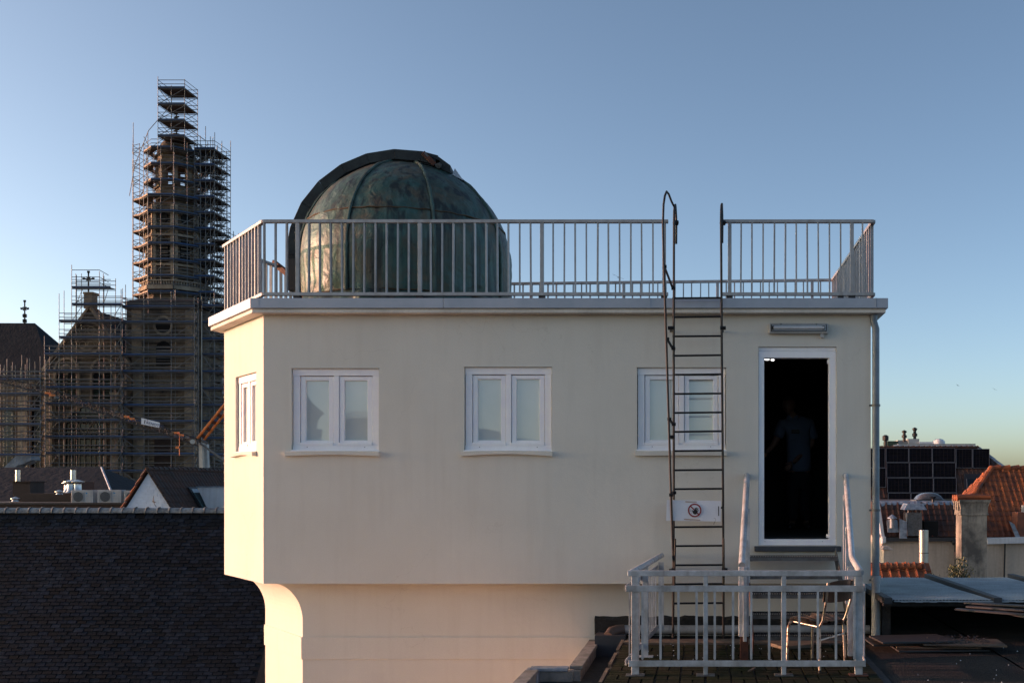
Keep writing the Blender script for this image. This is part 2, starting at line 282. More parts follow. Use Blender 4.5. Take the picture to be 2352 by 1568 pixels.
# window glass over pale blinds: milky body under a clear reflecting face
def pane_mat():
    m = pm('pane_glass', (0.56,0.60,0.585), 0.6, col2=(0.50,0.55,0.54), scale=1.5, bump=0, fine=0.0, coat=1.0)
    b = [n for n in m.node_tree.nodes if n.type == 'BSDF_PRINCIPLED'][0]
    b.inputs['Coat Roughness'].default_value = 0.02; b.inputs['Coat IOR'].default_value = 2.1
    return m
M['pane'] = pane_mat()
def copper_mat():
    m = bpy.data.materials.new('copper_patina'); m.use_nodes = True; t = m.node_tree; N = t.nodes; L = t.links; N.clear()
    out = N.new('ShaderNodeOutputMaterial'); b = N.new('ShaderNodeBsdfPrincipled'); L.new(b.outputs[0], out.inputs[0])
    geo = N.new('ShaderNodeNewGeometry')
    n1 = N.new('ShaderNodeTexNoise'); n1.inputs['Scale'].default_value = 1.7; n1.inputs['Detail'].default_value = 10; n1.inputs['Roughness'].default_value = 0.65; n1.inputs['Distortion'].default_value = 0.6
    L.new(geo.outputs['Position'], n1.inputs['Vector'])
    cr = N.new('ShaderNodeValToRGB'); L.new(n1.outputs[0], cr.inputs[0]); e = cr.color_ramp.elements
    e[0].position = 0.32; e[0].color = (0.020,0.036,0.034,1); e[1].position = 0.70; e[1].color = (0.110,0.080,0.050,1)
    a = e.new(0.45); a.color = (0.036,0.082,0.068,1); a = e.new(0.54); a.color = (0.058,0.068,0.050,1); a = e.new(0.62); a.color = (0.10,0.078,0.050,1)
    mp = N.new('ShaderNodeMapping'); mp.inputs['Scale'].default_value = (9,9,0.45); L.new(geo.outputs['Position'], mp.inputs[0])
    n2 = N.new('ShaderNodeTexNoise'); n2.inputs['Scale'].default_value = 1.5; n2.inputs['Detail'].default_value = 7; L.new(mp.outputs[0], n2.inputs['Vector'])
    r2 = N.new('ShaderNodeMapRange'); r2.inputs['From Min'].default_value = 0.48; r2.inputs['From Max'].default_value = 0.78; r2.inputs['To Max'].default_value = 0.75; L.new(n2.outputs[0], r2.inputs['Value'])
    mx = N.new('ShaderNodeMix'); mx.data_type = 'RGBA'; L.new(r2.outputs[0], mx.inputs[0]); L.new(cr.outputs[0], mx.inputs[6]); mx.inputs[7].default_value = (0.10,0.15,0.13,1)
    n4 = N.new('ShaderNodeTexNoise'); n4.inputs['Scale'].default_value = 1.1; n4.inputs['Detail'].default_value = 4; L.new(mp.outputs[0], n4.inputs['Vector'])
    r4 = N.new('ShaderNodeMapRange'); r4.inputs['From Min'].default_value = 0.50; r4.inputs['From Max'].default_value = 0.62; r4.inputs['To Max'].default_value = 0.8; L.new(n4.outputs[0], r4.inputs['Value'])
    m2 = N.new('ShaderNodeMix'); m2.data_type = 'RGBA'; L.new(r4.outputs[0], m2.inputs[0]); L.new(mx.outputs[2], m2.inputs[6]); m2.inputs[7].default_value = (0.014,0.017,0.018,1)
    oi = N.new('ShaderNodeObjectInfo'); r7 = N.new('ShaderNodeMapRange'); r7.inputs['To Min'].default_value = 0.85; r7.inputs['To Max'].default_value = 1.35; L.new(oi.outputs['Random'], r7.inputs['Value'])
    sc7 = N.new('ShaderNodeVectorMath'); sc7.operation = 'SCALE'; L.new(m2.outputs[2], sc7.inputs[0]); L.new(r7.outputs[0], sc7.inputs['Scale']); L.new(sc7.outputs[0], b.inputs['Base Color'])
    b.inputs['Metallic'].default_value = 0.35
    r3 = N.new('ShaderNodeMapRange'); r3.inputs['To Min'].default_value = 0.32; r3.inputs['To Max'].default_value = 0.62; L.new(n1.outputs[0], r3.inputs['Value']); L.new(r3.outputs[0], b.inputs['Roughness'])
    n3 = N.new('ShaderNodeTexNoise'); n3.inputs['Scale'].default_value = 7; n3.inputs['Detail'].default_value = 4; n3.inputs['Distortion'].default_value = 1.2; L.new(geo.outputs['Position'], n3.inputs['Vector'])
    bp = N.new('ShaderNodeBump'); bp.inputs['Strength'].default_value = 0.5; bp.inputs['Distance'].default_value = 0.03; L.new(n3.outputs[0], bp.inputs['Height']); L.new(bp.outputs[0], b.inputs['Normal'])
    return m
M['copper'] = copper_mat()
M['copper_dark'] = pm('copper_dark', (0.009,0.012,0.013), 0.6, 0.1, col2=(0.022,0.033,0.033), scale=6, bump=0.4, bscale=20, bdist=0.01)

M['copper_seam'] = pm('copper_seam', (0.07,0.12,0.10), 0.5, 0.3, col2=(0.04,0.05,0.04), scale=7, bump=0.3)  # lighter green puts a catch-light on the upright ribs
M['copper_brown'] = pm('copper_brown', (0.10,0.065,0.035), 0.6, 0.3, scale=9, bump=0.2)
# ---------------------------------------------------------------- ground far below
g = MB(); g.box(-2500, -2500, -14.5, 2500, 4000, -14); tag(g.build('ground', M['asphalt']), kind='structure')
# ---------------------------------------------------------------- the white roof-top house
PA = Vector((-5.075,12.0,0)); PB = Vector((-6.11,13.27,0)); PC = Vector((-5.74,15.9,0)); PD = Vector((1.886,15.45,0)); PE = Vector((1.90,12.0,0))
ZB = -1.145; ZT = 1.955
house = thing('observatory_house', 'cream rendered roof-top house with cut left corner, three white front windows and open doorway', 'house', (-1.6,13.5,-14))
def wall_holes(mb, o, u, n, L, z0, z1, holes, depth):    # sheet with holes and reveals; o left end, u along, n inward
    us = sorted(set([0, L]+[a for h in holes for a in (h[0], h[1])])); zs = sorted(set([z0, z1]+[a for h in holes for a in (h[2], h[3])]))
    P = lambda a, z: Vector((o.x+u.x*a, o.y+u.y*a, z))
    for i in range(len(us)-1):
        for j in range(len(zs)-1):
            a = (us[i]+us[i+1])/2; z = (zs[j]+zs[j+1])/2
            if any(h[0] < a < h[1] and h[2] < z < h[3] for h in holes): continue
            mb.quad(P(us[i],zs[j]), P(us[i+1],zs[j]), P(us[i+1],zs[j+1]), P(us[i],zs[j+1]))
    D = Vector((n.x*depth, n.y*depth, 0))
    for (a, b, c, d) in holes:
        for (p, q) in ((P(a,c),P(a,d)), (P(a,d),P(b,d)), (P(b,d),P(b,c)), (P(b,c),P(a,c))): mb.quad(p, q, q+D, p+D)
X0 = PA.x
wins = [(669,870,845,1037), (1066,1267,842,1037), (1463,1667,843,1036)]
holes = [(XW(a,12)-X0, XW(b,12)-X0, ZW(d,12), ZW(c,12)) for a,b,c,d in wins]
door = (XW(1742,12)-X0, XW(1921,12)-X0, ZW(1252,12), ZW(796,12))
mb = MB()
wall_holes(mb, PA, Vector((1,0,0)), Vector((0,1,0)), PE.x-PA.x, ZB, ZT, holes+[door], 0.16)
uc = (PB-PA).normalized(); nc = Vector((-uc.y, uc.x, 0)); nc = nc if nc.dot(Vector((1,1,0))) > 0 else -nc
Lc = (PB-PA).length
# the corner window: in the photograph from x 538 to 588
def c_u(px):                                  # distance along the cut corner seen at px
    p = on_plane(px, 1000, PA, nc); return (p-PA).dot(uc)
cw = (c_u(588), c_u(541), -0.0, 0); cz1 = on_plane(588,853,PA,nc).z; cz0 = on_plane(588,1037,PA,nc).z
ch = (cw[0], cw[1], cz0, cz1)
wall_holes(mb, PA, uc, nc, Lc, ZB, ZT, [ch], 0.16)
def sheet(a, b, z0, z1): mb.quad(Vector((a.x,a.y,z0)), Vector((b.x,b.y,z0)), Vector((b.x,b.y,z1)), Vector((a.x,a.y,z1)))
sheet(PB,PC,ZB,ZT); sheet(PC,PD,ZB,ZT); sheet(PD,PE,ZB,ZT)
mb.add([Vector((p.x,p.y,ZB)) for p in (PA,PB,PC,PD,PE)], [(0,1,2,3,4)])
mb.build('wall', M['stucco'], house, recalc=False)
# cornice: cream bed moulding, zinc fascia in separate lengths, flat roof
def offs(o):                                   # outline pushed out by o
    pts = [PA,PB,PC,PD,PE]; out = []
    for i, p in enumerate(pts):
        a = pts[i-1]; b = pts[(i+1) % 5]
        e1 = (p-a).normalized(); e2 = (b-p).normalized()
        n1 = Vector((-e1.y, e1.x, 0)); n2 = Vector((-e2.y, e2.x, 0))   # inward/outward sign fixed below
        cen = Vector((-1.8,13.9,0))
        if n1.dot(p-cen) < 0: n1 = -n1
        if n2.dot(p-cen) < 0: n2 = -n2
        out.append(p+(n1+n2)*(o/(1+n1.dot(n2))))
    return out
def ring(mb, oi, oo, z0, z1):
    a = offs(oi); b = offs(oo)
    for i in range(5):
        j = (i+1) % 5
        for (p, q) in ((b[i],b[j]),):
            mb.quad(Vector((p.x,p.y,z0)),Vector((q.x,q.y,z0)),Vector((q.x,q.y,z1)),Vector((p.x,p.y,z1)))
        mb.quad(Vector((a[i].x,a[i].y,z0)),Vector((a[j].x,a[j].y,z0)),Vector((b[j].x,b[j].y,z0)),Vector((b[i].x,b[i].y,z0)))
        mb.quad(Vector((a[i].x,a[i].y,z1)),Vector((a[j].x,a[j].y,z1)),Vector((b[j].x,b[j].y,z1)),Vector((b[i].x,b[i].y,z1)))
        mb.quad(Vector((a[i].x,a[i].y,z0)),Vector((a[j].x,a[j].y,z0)),Vector((a[j].x,a[j].y,z1)),Vector((a[i].x,a[i].y,z1)))
mb = MB(); ring(mb, -0.05, 0.145, 1.942, 1.978); ring(mb, -0.04, 0.135, 1.978, 1.988); o = mb.build('cornice', M['trim'], house)
bm_front = [(-9,1018),(1018,1492),(1492,2013),(2013,9999)]
fo = offs(0.17); fi = offs(0.10)
def fascia(a, b, ai, bi):
    mb = MB()
    q = [Vector((p.x,p.y,0)) for p in (a,b,bi,ai)]
    mb.prism([p+Vector((0,0,1.990)) for p in q], (0,0,0.113)); return mb.build('fascia', M['zinc_fascia'], house, bevel=0.004)
def fx(px): return XW(px, 11.83)
segs = [(fo[0].x, fx(1018)-.002), (fx(1018)+.002, fx(1492)-.002), (fx(1492)+.002, fx(2013)-.002), (fx(2013)+.002, fo[4].x)]
for a, b in segs:
    fascia(Vector((a,fo[0].y,0)), Vector((b,fo[0].y,0)), Vector((max(a,fi[0].x),fi[0].y,0)), Vector((min(b,fi[4].x),fi[0].y,0)))
for i in range(4): fascia(fo[i], fo[i+1], fi[i], fi[i+1])
# corner caps of the fascia, a hair proud
e = 0.004
for ja, jb in ((1489,1494),(2011,2013),(593,594.5)):
    mb = MB(); mb.box(fx(ja), fo[0].y-e, 1.988, fx(jb), fo[0].y, 2.105); mb.build('joint_strip', M['zinc_fascia'], house)
mb = MB(); q = offs(0.11); mb.prism([Vector((p.x,p.y,2.0)) for p in q], (0,0,0.05)); mb.build('flat_roof', M['roofing'], house)
# windows
def window(o, u, n, w, z0, z1, sill_l, sill_r, rag):   # o: left jamb point, u along, n inward
    P = lambda a, d, z: Vector((o.x+u.x*a+n.x*d, o.y+u.y*a+n.y*d, z))
    def bx(mb, a0, a1, d0, d1, za, zb):
        mb.add([P(a0,d0,za),P(a1,d0,za),P(a1,d1,za),P(a0,d1,za),P(a0,d0,zb),P(a1,d0,zb),P(a1,d1,zb),P(a0,d1,zb)],
               [(0,3,2,1),(4,5,6,7),(0,1,5,4),(1,2,6,5),(2,3,7,6),(3,0,4,7)])
    h = z1-z0; fw = 0.085; d0 = 0.035
    mb = MB()
    bx(mb, 0.008, fw, d0, .12, z0+.075, z1-.085); bx(mb, w-fw, w-.008, d0, .12, z0+.075, z1-.085)
    bx(mb, 0.004, w-.004, d0-.004, .12, z1-.085, z1-.004); bx(mb, 0.004, w-.004, d0-.006, .12, z0+.015, z0+.075)
    bx(mb, w/2-.03, w/2+.03, d0+.002, .12, z0+.075, z1-.085)
    fr = mb.build('window', M['white_frame'], house, bevel=.003)
    for s in (0, 1):
        a0 = fw+.006 if s == 0 else w/2+.034; a1 = w/2-.034 if s == 0 else w-fw-.006
        sb = MB(); sw = .055; e0 = d0+.012; zz0 = z0+.083; zz1 = z1-.093
        bx(sb, a0, a0+sw, e0, .11, zz0, zz1); bx(sb, a1-sw, a1, e0, .11, zz0, zz1)
        bx(sb, a0+sw, a1-sw, e0, .11, zz1-.045, zz1); bx(sb, a0+sw, a1-sw, e0, .11, zz0, zz0+.05)
        bx(sb, a0-.004, a1+.004, e0-.022, e0, zz0-.012, zz0+.022)
        sb.build('sash', M['white_frame'], fr, bevel=.004)
        gb = MB(); bx(gb, a0+sw-.005, a1-sw+.005, e0+.03, e0+.036, zz0+.045, zz1-.04); gb.build('pane', M['pane'], fr)
    for t in (.17, .83): kb = MB(); bx(kb, w*t-.004, w*t+.004, d0-.008, d0-.006, z0+.05, z0+.058); kb.build('drain_hole', M['print_black'], fr)
    # sill: thin bent slab, sagging at its ends
    sb = MB(); ns = 14; L0 = -sill_l; L1 = w+sill_r; vs = []
    for i in range(ns+1):
        t = i/ns; a = L0+(L1-L0)*t; bow = rag*(math.sin(math.pi*t))*.022
        for (d, z) in ((-.055, z0-.052+bow*1.1), (-.055, z0-.005+bow*.5), (.05, z0+.014+bow*.2), (.05, z0-.052+bow)): vs.append(P(a, d, z))
    fs = []
    for i in range(ns):
        for k in range(4): fs.append((i*4+k, i*4+(k+1)%4, i*4+4+(k+1)%4, i*4+4+k))
    fs += [(0,1,2,3), (ns*4+3,ns*4+2,ns*4+1,ns*4)]
    sb.add(vs, fs); sb.build('sill', M['stucco'], fr)
    # putty bead under the frame and ragged plaster over it
    pb = MB(); pts = [P(-.01+(w+.02)*i/10, .01, z0+.012+random.uniform(-.004,.004)) for i in range(11)]
    pb.tube(pts, .012, 6); pb.build('sealant', M['white_frame'], fr, smooth=True)
    rb = MB(); nn = 44
    for i in range(nn):
        a = -.01+(w+.02)*i/nn; b = -.01+(w+.02)*(i+1)/nn
        hgt = .004+.010*abs(noise.noise(Vector((a*9+o.x*3, o.y, 1.7))))*(1 if rag < .5 else 1.6)
        bx(rb, a, b, -.006, .01, z1-.002, z1-.002+hgt)
    rb.build('plaster_edge', M['stucco'], fr)
    return fr
labs = ['left front window reflecting a pointed roof', 'middle front window with a ragged plaster edge above', 'right front window behind the ladder']
for i, (hl, lb) in enumerate(zip(holes, labs)):
    fr = window(Vector((X0+hl[0],12,0)), Vector((1,0,0)), Vector((0,1,0)), hl[1]-hl[0], hl[2], hl[3], (.06,.03,.015)[i], .012, (.7,1,.15)[i]); fr['label'] = lb
fr = window(Vector((PA+uc*ch[1])), -uc, nc, ch[1]-ch[0], ch[2], ch[3], .04, .03, .9); fr['label'] = 'sunlit window in the cut corner'
# doorway
dx0, dx1 = X0+door[0], X0+door[1]; dz0, dz1 = door[2], door[3]
mb = MB()
mb.box(dx0+.002, 12.02, dz0+.07, XW(1755,12.03), 12.13, dz1-.125); mb.box(XW(1904,12.03), 12.02, dz0+.07, dx1-.002, 12.13, dz1-.125)
mb.box(dx0+.002, 12.018, ZW(822,12.03), dx1-.002, 12.13, dz1-.052)
mb.box(dx0+.002, 12.014, dz0+.002, dx1-.002, 12.13, dz0+.07)
mb.box(dx0+.002, 12.03, dz1-.048, dx1-.002, 12.13, dz1-.002)
df = mb.build('door_frame', M['white_frame'], house, bevel=.004)
mb = MB(); mb.box(XW(1900,12.06), 12.05, ZW(835,12.05), XW(1905,12.06), 12.08, ZW(826,12.05)); mb.build('hinge', M['white_frame'], df)
mb = MB(); mb.box(XW(1898,12.06), 12.05, ZW(1234,12.05), XW(1904,12.06), 12.08, ZW(1226,12.05)); mb.build('hinge', M['white_frame'], df)
mb = MB(); mb.box(XW(1733,11.95), 11.93, ZW(1266,11.93), XW(1932,11.95), 12.05, ZW(1254,11.93)); mb.build('door_sill', pm('bluestone', (0.05,0.055,0.065), 0.6, scale=6), house, bevel=.006)
for t in (1757,1889): mb = MB(); mb.box(XW(t,12.01)-.003, 12.010, ZW(1243,12)-.003, XW(t,12.01)+.003, 12.014, ZW(1243,12)+.003); mb.build('drain_hole', M['print_black'], df)
# hall behind the door, its darkness put into near-black walls
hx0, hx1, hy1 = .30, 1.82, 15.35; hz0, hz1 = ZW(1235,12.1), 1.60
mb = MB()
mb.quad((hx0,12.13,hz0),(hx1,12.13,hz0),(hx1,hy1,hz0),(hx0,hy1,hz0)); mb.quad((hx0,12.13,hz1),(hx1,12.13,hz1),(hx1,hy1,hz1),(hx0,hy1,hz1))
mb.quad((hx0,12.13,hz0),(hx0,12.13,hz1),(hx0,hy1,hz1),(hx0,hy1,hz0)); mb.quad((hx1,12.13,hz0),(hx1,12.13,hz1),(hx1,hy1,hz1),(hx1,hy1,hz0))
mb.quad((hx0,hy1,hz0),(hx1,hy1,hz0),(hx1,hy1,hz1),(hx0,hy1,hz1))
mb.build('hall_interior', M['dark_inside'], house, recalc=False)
for px, py in ((1761.5,825),(1774.5,826.5)):
    Y = 13.0 if px < 1770 else 13.35
    p = W(px, py, 1); Y = 1.528/p.z; r_ = .034 if px < 1770 else .024; zc = 1.528
    mb = MB(); mb.lathe(p.x*Y, Y, [(0.002,zc-.014),(r_*.7,zc-.010),(r_,zc),(r_*.7,zc+.010),(.008,zc+.014),(.008,1.60)], 16)
    tag(mb.build('ceiling_lamp', em('lamp_glow', (1,.98,.95), 1.2)), 'small round lit ceiling lamp in dark doorway, '+('left and larger' if px < 1770 else 'right and smaller')+' of the pair', 'lamp')
# lower storey under the overhang, with a cove at its left side
XL, YL = -4.78, 12.40
dirc = uc*1.45
prof = [(XL,-14)]
prof += [(XL,-1.62)] + [(XL-.40*(1-math.cos(t)), -1.62+.455*math.sin(t)) for t in [R(a) for a in range(6,91,7)]] + [(XL-.42,-1.147)]
mb = MB()
pts = [Vector((x,YL,z)) for x, z in prof]; pts2 = [p+dirc for p in pts]
n = len(pts)
for i in range(n-1): mb.quad(pts[i],pts[i+1],pts2[i+1],pts2[i])
mb.add(pts+[Vector((1.90,YL,-1.147)),Vector((1.90,YL,-14))], [tuple(range(n+2))])
mb.quad((1.90,YL,-14),(1.90,15.45,-14),(1.90,15.45,-1.147),(1.90,YL,-1.147))
mb.build('lower_wall', M['stucco'], house, smooth=False, recalc=False)
mb = MB(); za, zb = ZW(1513,12.4), ZW(1462,12.4)
q = Vector((XL,YL,0)); n2 = -nc*.016
mb.box(XL-.012, YL-.014, za, 1.9, YL, zb)
mb.prism([Vector((q.x-.012,q.y-.014,za)), q+n2+dirc+Vector((0,0,za)), q+dirc+Vector((0,0,za)), Vector((q.x,q.y,za))], (0,0,zb-za))
mb.build('render_band', M['stucco'], house, bevel=.003)
# black flashing and overflow pipe at the foot of the wall
mb = MB(); nseg = 60; x0, x1 = -1.31, 1.88; vs = []
for i in range(nseg+1):
    x = x0+(x1-x0)*i/nseg; j = .022*noise.noise(Vector((x*7,3,0)))+.012*noise.noise(Vector((x*25,7,0))); t = .03+.015*noise.noise(Vector((x*4,9,0)))
    for (y, z) in ((12.395-t, -1.78), (12.39-t, -1.66), (12.375-t*1.3, -1.60+j), (12.395, -1.565+j)): vs.append((x,y,z))
fs = [(i*4+k,i*4+k+1,i*4+k+5,i*4+k+4) for i in range(nseg) for k in range(3)] + [(0,1,2,3)]
mb.add(vs, fs); mb.build('tar_flashing', M['black_tar_shade'], house, smooth=True)
mb = MB(); mb.box(-1.27, 12.0, -1.99, -.92, 12.39, -1.74); mb.build('flashing_box', pm('lead_dark', (0.035,0.04,0.05), 0.7), house)
pp = thing('waste_pipe', 'grey waste pipe running along the foot of the wall behind the balcony', 'pipe', (.3,12.22,-1.78))
mb = MB(); mb.tube([(-.98,12.22,-1.70),(1.92,12.22,-1.70)], .052, 14); mb.build('pipe_run', M['pvc'], pp, smooth=True)
mb = MB(); mb.tube([(-.95,12.22,-1.70),(-1.02,12.2,-1.705),(-1.09,12.15,-1.72),(-1.12,12.08,-1.76)], [.06,.063,.065,.06], 14); mb.build('elbow', M['pvc_brown'], pp, smooth=True)
# downpipe at the right corner
dp = thing('downpipe', 'blue grey rainwater downpipe down the right corner of the white house', 'pipe', (1.96,11.98,-1.76))
mb = MB(); mb.tube([(1.93,11.98,1.94),(1.93,11.98,1.86),(1.955,11.98,1.78),(1.955,11.98,-1.62)], .042, 14); mb.build('pipe_run', M['downpipe'], dp, smooth=True)
mb = MB(); mb.tube([(1.955,11.98,-1.05),(1.955,11.98,-1.75)], .05, 14); mb.build('ground_pipe', M['pvc'], dp, smooth=True)
for z in (.9,-.3,-1.1):
    mb = MB(); mb.tube([(1.955,11.98,z-.012),(1.955,11.98,z+.012)], .052, 14); mb.box(1.88,11.97,z-.01,1.95,11.99,z+.01); mb.build('pipe_clip', M['galv'], dp)
mb = MB(); mb.tube([(1.955,11.98,-1.12),(1.955,11.98,-1.05)], .058, 14); mb.build('socket', M['pvc'], dp, smooth=True)
# strip lamp over the door
fl = thing('wall_lamp', 'unlit fluorescent strip lamp in grey housing above the doorway', 'lamp', (1.06,11.95,1.72))
x0,x1,z0,z1 = XW(1766,11.95),XW(1902,11.95),ZW(766,11.95),ZW(742,11.95)
mb = MB(); mb.box(x0,11.93,z0,x1,12.0,z1); mb.build('housing', M['ac_grey'], fl, bevel=.012)
mb = MB(); mb.box(x0+.02,11.925,z0+.02,x1-.02,11.93,z1-.016); mb.build('gasket', M['ac_dark'], fl)
mb = MB(); mb.box(x0+.03,11.915,z0+.028,x1-.03,11.925,z1-.024); mb.build('reflector', pm('reflector', (.35,.37,.40), .4, .4, bump=0), fl)
mb = MB(); mb.tube([(x0+.05,11.905,(z0+z1)/2),(x1-.05,11.905,(z0+z1)/2)], .017, 12); mb.build('lamp_tube', M['tube_glass'], fl, smooth=True)
for t in (x0+.05, x1-.05):
    mb = MB(); mb.box(t-.02,11.895,(z0+z1)/2-.022,t+.006,11.925,(z0+z1)/2+.022); mb.build('tube_holder', M['print_black'], fl)
for t in (.2,.8):
    mb = MB(); mb.tube([(x0+(x1-x0)*t,11.92,z1-.01),(x0+(x1-x0)*t,11.92,z1-.03)], .008, 6); mb.build('clip', M['galv'], fl)
mb = MB(); mb.box(XW(1884,11.95),11.95,ZW(775,11.95),XW(1892,11.95),11.99,z0); mb.build('cable_gland', M['ac_grey'], fl)

# ---------------------------------------------------------------- railing round the flat roof
rl = thing('roof_railing', 'grey metal railing with flat balusters round the flat roof of the white house', 'railing', (-1.6,13.6,2.05))
ZR1, ZR0, ZL1, ZL0 = 3.030, 2.992, 2.196, 2.158
def rail_run(a, b, posts, spacing, start=0.0, ext0=0, ext1=0):
    a = Vector(a); b = Vector(b); u = (b-a).normalized(); L = (b-a).length
    A = a-u*ext0; B = b+u*ext1
    mb = MB(); mb.bar(A+Vector((0,0,(ZR1+ZR0)/2)), B+Vector((0,0,(ZR1+ZR0)/2)), .05, ZR1-ZR0); mb.build('top_rail', M['rail_paint'], rl, bevel=.004)
    mb = MB(); mb.bar(A+Vector((0,0,(ZL1+ZL0)/2)), B+Vector((0,0,(ZL1+ZL0)/2)), .045, ZL1-ZL0); mb.build('bottom_rail', M['rail_paint'], rl, bevel=.004)
    nrm = Vector((-u.y,u.x,0)); k = 0; s = start; mats = []; 
    global BAL
    while s < L-.03:
        isp = (k % 11 == posts)
        p = a+u*s
        if isp:
            mb = MB(); mb.bar(p+Vector((0,0,ZL1)), p+Vector((0,0,ZR0)), .042, .042, u); mb.build('post', M['rail_paint'], rl, bevel=.003)
            mb = MB(); mb.bar(p+Vector((0,0,2.05)), p+Vector((0,0,ZL0)), .07, .07, u); mb.build('post_foot', M['black_tar_shade'], rl)
        else: mats.append(basis(p+Vector((0,0,ZL1)), u, nrm, Vector((0,0,1))) @ Matrix.Rotation(R(random.uniform(-.35,.35)),4,'Y') @ Matrix.Rotation(R(random.uniform(-5,5)),4,'Z'))
        k += 1; s += spacing
    pieces('baluster', BALM, mats, rl)
t = MB(); t.box(-.0085,-.019,0,.0085,.019,ZR0-ZL1); BALM = quick_mesh(t, M['rail_paint'])
gapL, gapR = XW(1535,12), XW(1659,12)
rail_run(PA, (gapL,12,0), 3, .1275, start=.012)
rail_run((gapR,12,0), PE+Vector((.03,0,0)), 0, .1275, start=.085, ext1=.0)
for xx in (gapR+.085+.1275*10,):
    mb = MB(); mb.box(xx-.03,11.97,2.05,xx+.03,12.03,ZL0); mb.build('post_foot', M['black_tar_shade'], rl)
rail_run(PB, PA, 12, .1275, start=.09)
rail_run(PC, PB, 3, .1275, start=.05)
rail_run(PD, PC, 2, .1275, start=.05)
rail_run(PE+Vector((.03,.0,0)), PD, 6, .1275, start=.10)

# ---------------------------------------------------------------- copper dome
DX, DY, DZ, DR = -3.955, 13.9, 2.885, 1.352
dome = thing('observatory_dome', 'green and brown patinated copper observatory dome with raised slit, on the flat roof', 'dome', (DX,DY,2.05))
A0 = -61.0       # azimuth of one seam, measured from the view side towards the right
def dpt(az, el, r):     # az from -y towards +x; el > 0 on the sphere
    a = R(az); e = R(el)
    return Vector((DX+r*math.cos(e)*math.sin(a), DY-r*math.cos(e)*math.cos(a), DZ+r*math.sin(e)*.985))
def crump(p, amt):
    q = p*2.6; d = noise.noise(Vector((q.x*1.1,q.y*1.1,q.z*1.6)))*.009*amt + abs(noise.noise(p*7+Vector((5,0,0))))*.008*amt
    return d
def panel(az0, az1, prof, amt, name='panel'):
    mb = MB(); n = 16; vs = []
    for (el, r, zz) in prof:
        for k in range(n+1):
            az = az0+(az1-az0)*k/n
            if el is not None: p = dpt(az, el, r)
            else:
                a = R(az); p = Vector((DX+r*math.sin(a), DY-r*math.cos(a), zz))
            d = (Vector((p.x,p.y,max(p.z,DZ)))-Vector((DX,DY,DZ))).normalized() if el is not None else Vector((math.sin(R(az)),-math.cos(R(az)),0))
            w = amt*(1.15 if el is not None else 1.15+3.4*max(0,(2.66-p.z)/.5))
            edge = min(1, min(k, n-k)/2)
            vs.append(p+d*crump(p, w)*edge)
    fs = []
    for i in range(len(prof)-1):
        for k in range(n): fs.append((i*(n+1)+k, i*(n+1)+k+1, (i+1)*(n+1)+k+1, (i+1)*(n+1)+k))
    mb.add(vs, fs); return mb.build(name, M['copper'], dome, smooth=True, recalc=False)
for s in range(8):
    a0 = A0+45*s; a1 = a0+45
    panel(a0, a1, [(20+70*i/22, DR+.004, 0) for i in range(22)]+[(89.9,DR+.004,0)], 1.0)
    panel(a0, a1, [(None, DR-.01+.012*i/12, 2.33+(DZ-2.33)*i/12) for i in range(12)] + [(0+21*i/8, DR, 0) for i in range(9)], 1.3)
    panel(a0, a1, [(None, DR+.055, 2.15), (None, DR+.06, 2.20), (None, DR+.045, 2.26), (None, DR+.015, 2.31), (None, DR-.008, 2.345)], 1.6, 'skirt')
    mb = MB(); mb.tube([Vector((DX+(DR+.012)*math.sin(R(a0)), DY-(DR+.012)*math.cos(R(a0)), 2.34+(DZ-2.34)*i/4)) for i in range(4)] + [dpt(a0, e, DR+.012) for e in range(0,80,4)], [.022+.005*math.sin(i*2.1) for i in range(24)], 7)
    mb.build('seam', M['copper_seam'], dome, smooth=True)
for s in range(8):
    a0 = A0+45*s
    mb = MB(); mb.tube([dpt(a0+45*i/12, 20.3+.25*math.sin(i*2.3+s), DR+.006+.004*math.sin(i*1.7+s*2)) for i in range(13)], .0085, 5); mb.build('lap_seam', M['copper_brown'], dome, smooth=True)
    mb = MB(); mb.tube([Vector((DX+(DR+.004+.005*math.sin(i*2+s))*math.sin(R(a0+45*i/12)), DY-(DR+.004+.005*math.sin(i*2+s))*math.cos(R(a0+45*i/12)), 2.345+.006*math.sin(i*1.3+s))) for i in range(13)], .008, 5); mb.build('lap_seam', M['copper_brown'], dome, smooth=True)
mb = MB(); mb.lathe(DX, DY, [(DR+.03,2.05),(DR+.03,2.155),(DR-.05,2.155)], 64); mb.build('base_ring', M['copper'], dome, smooth=True)
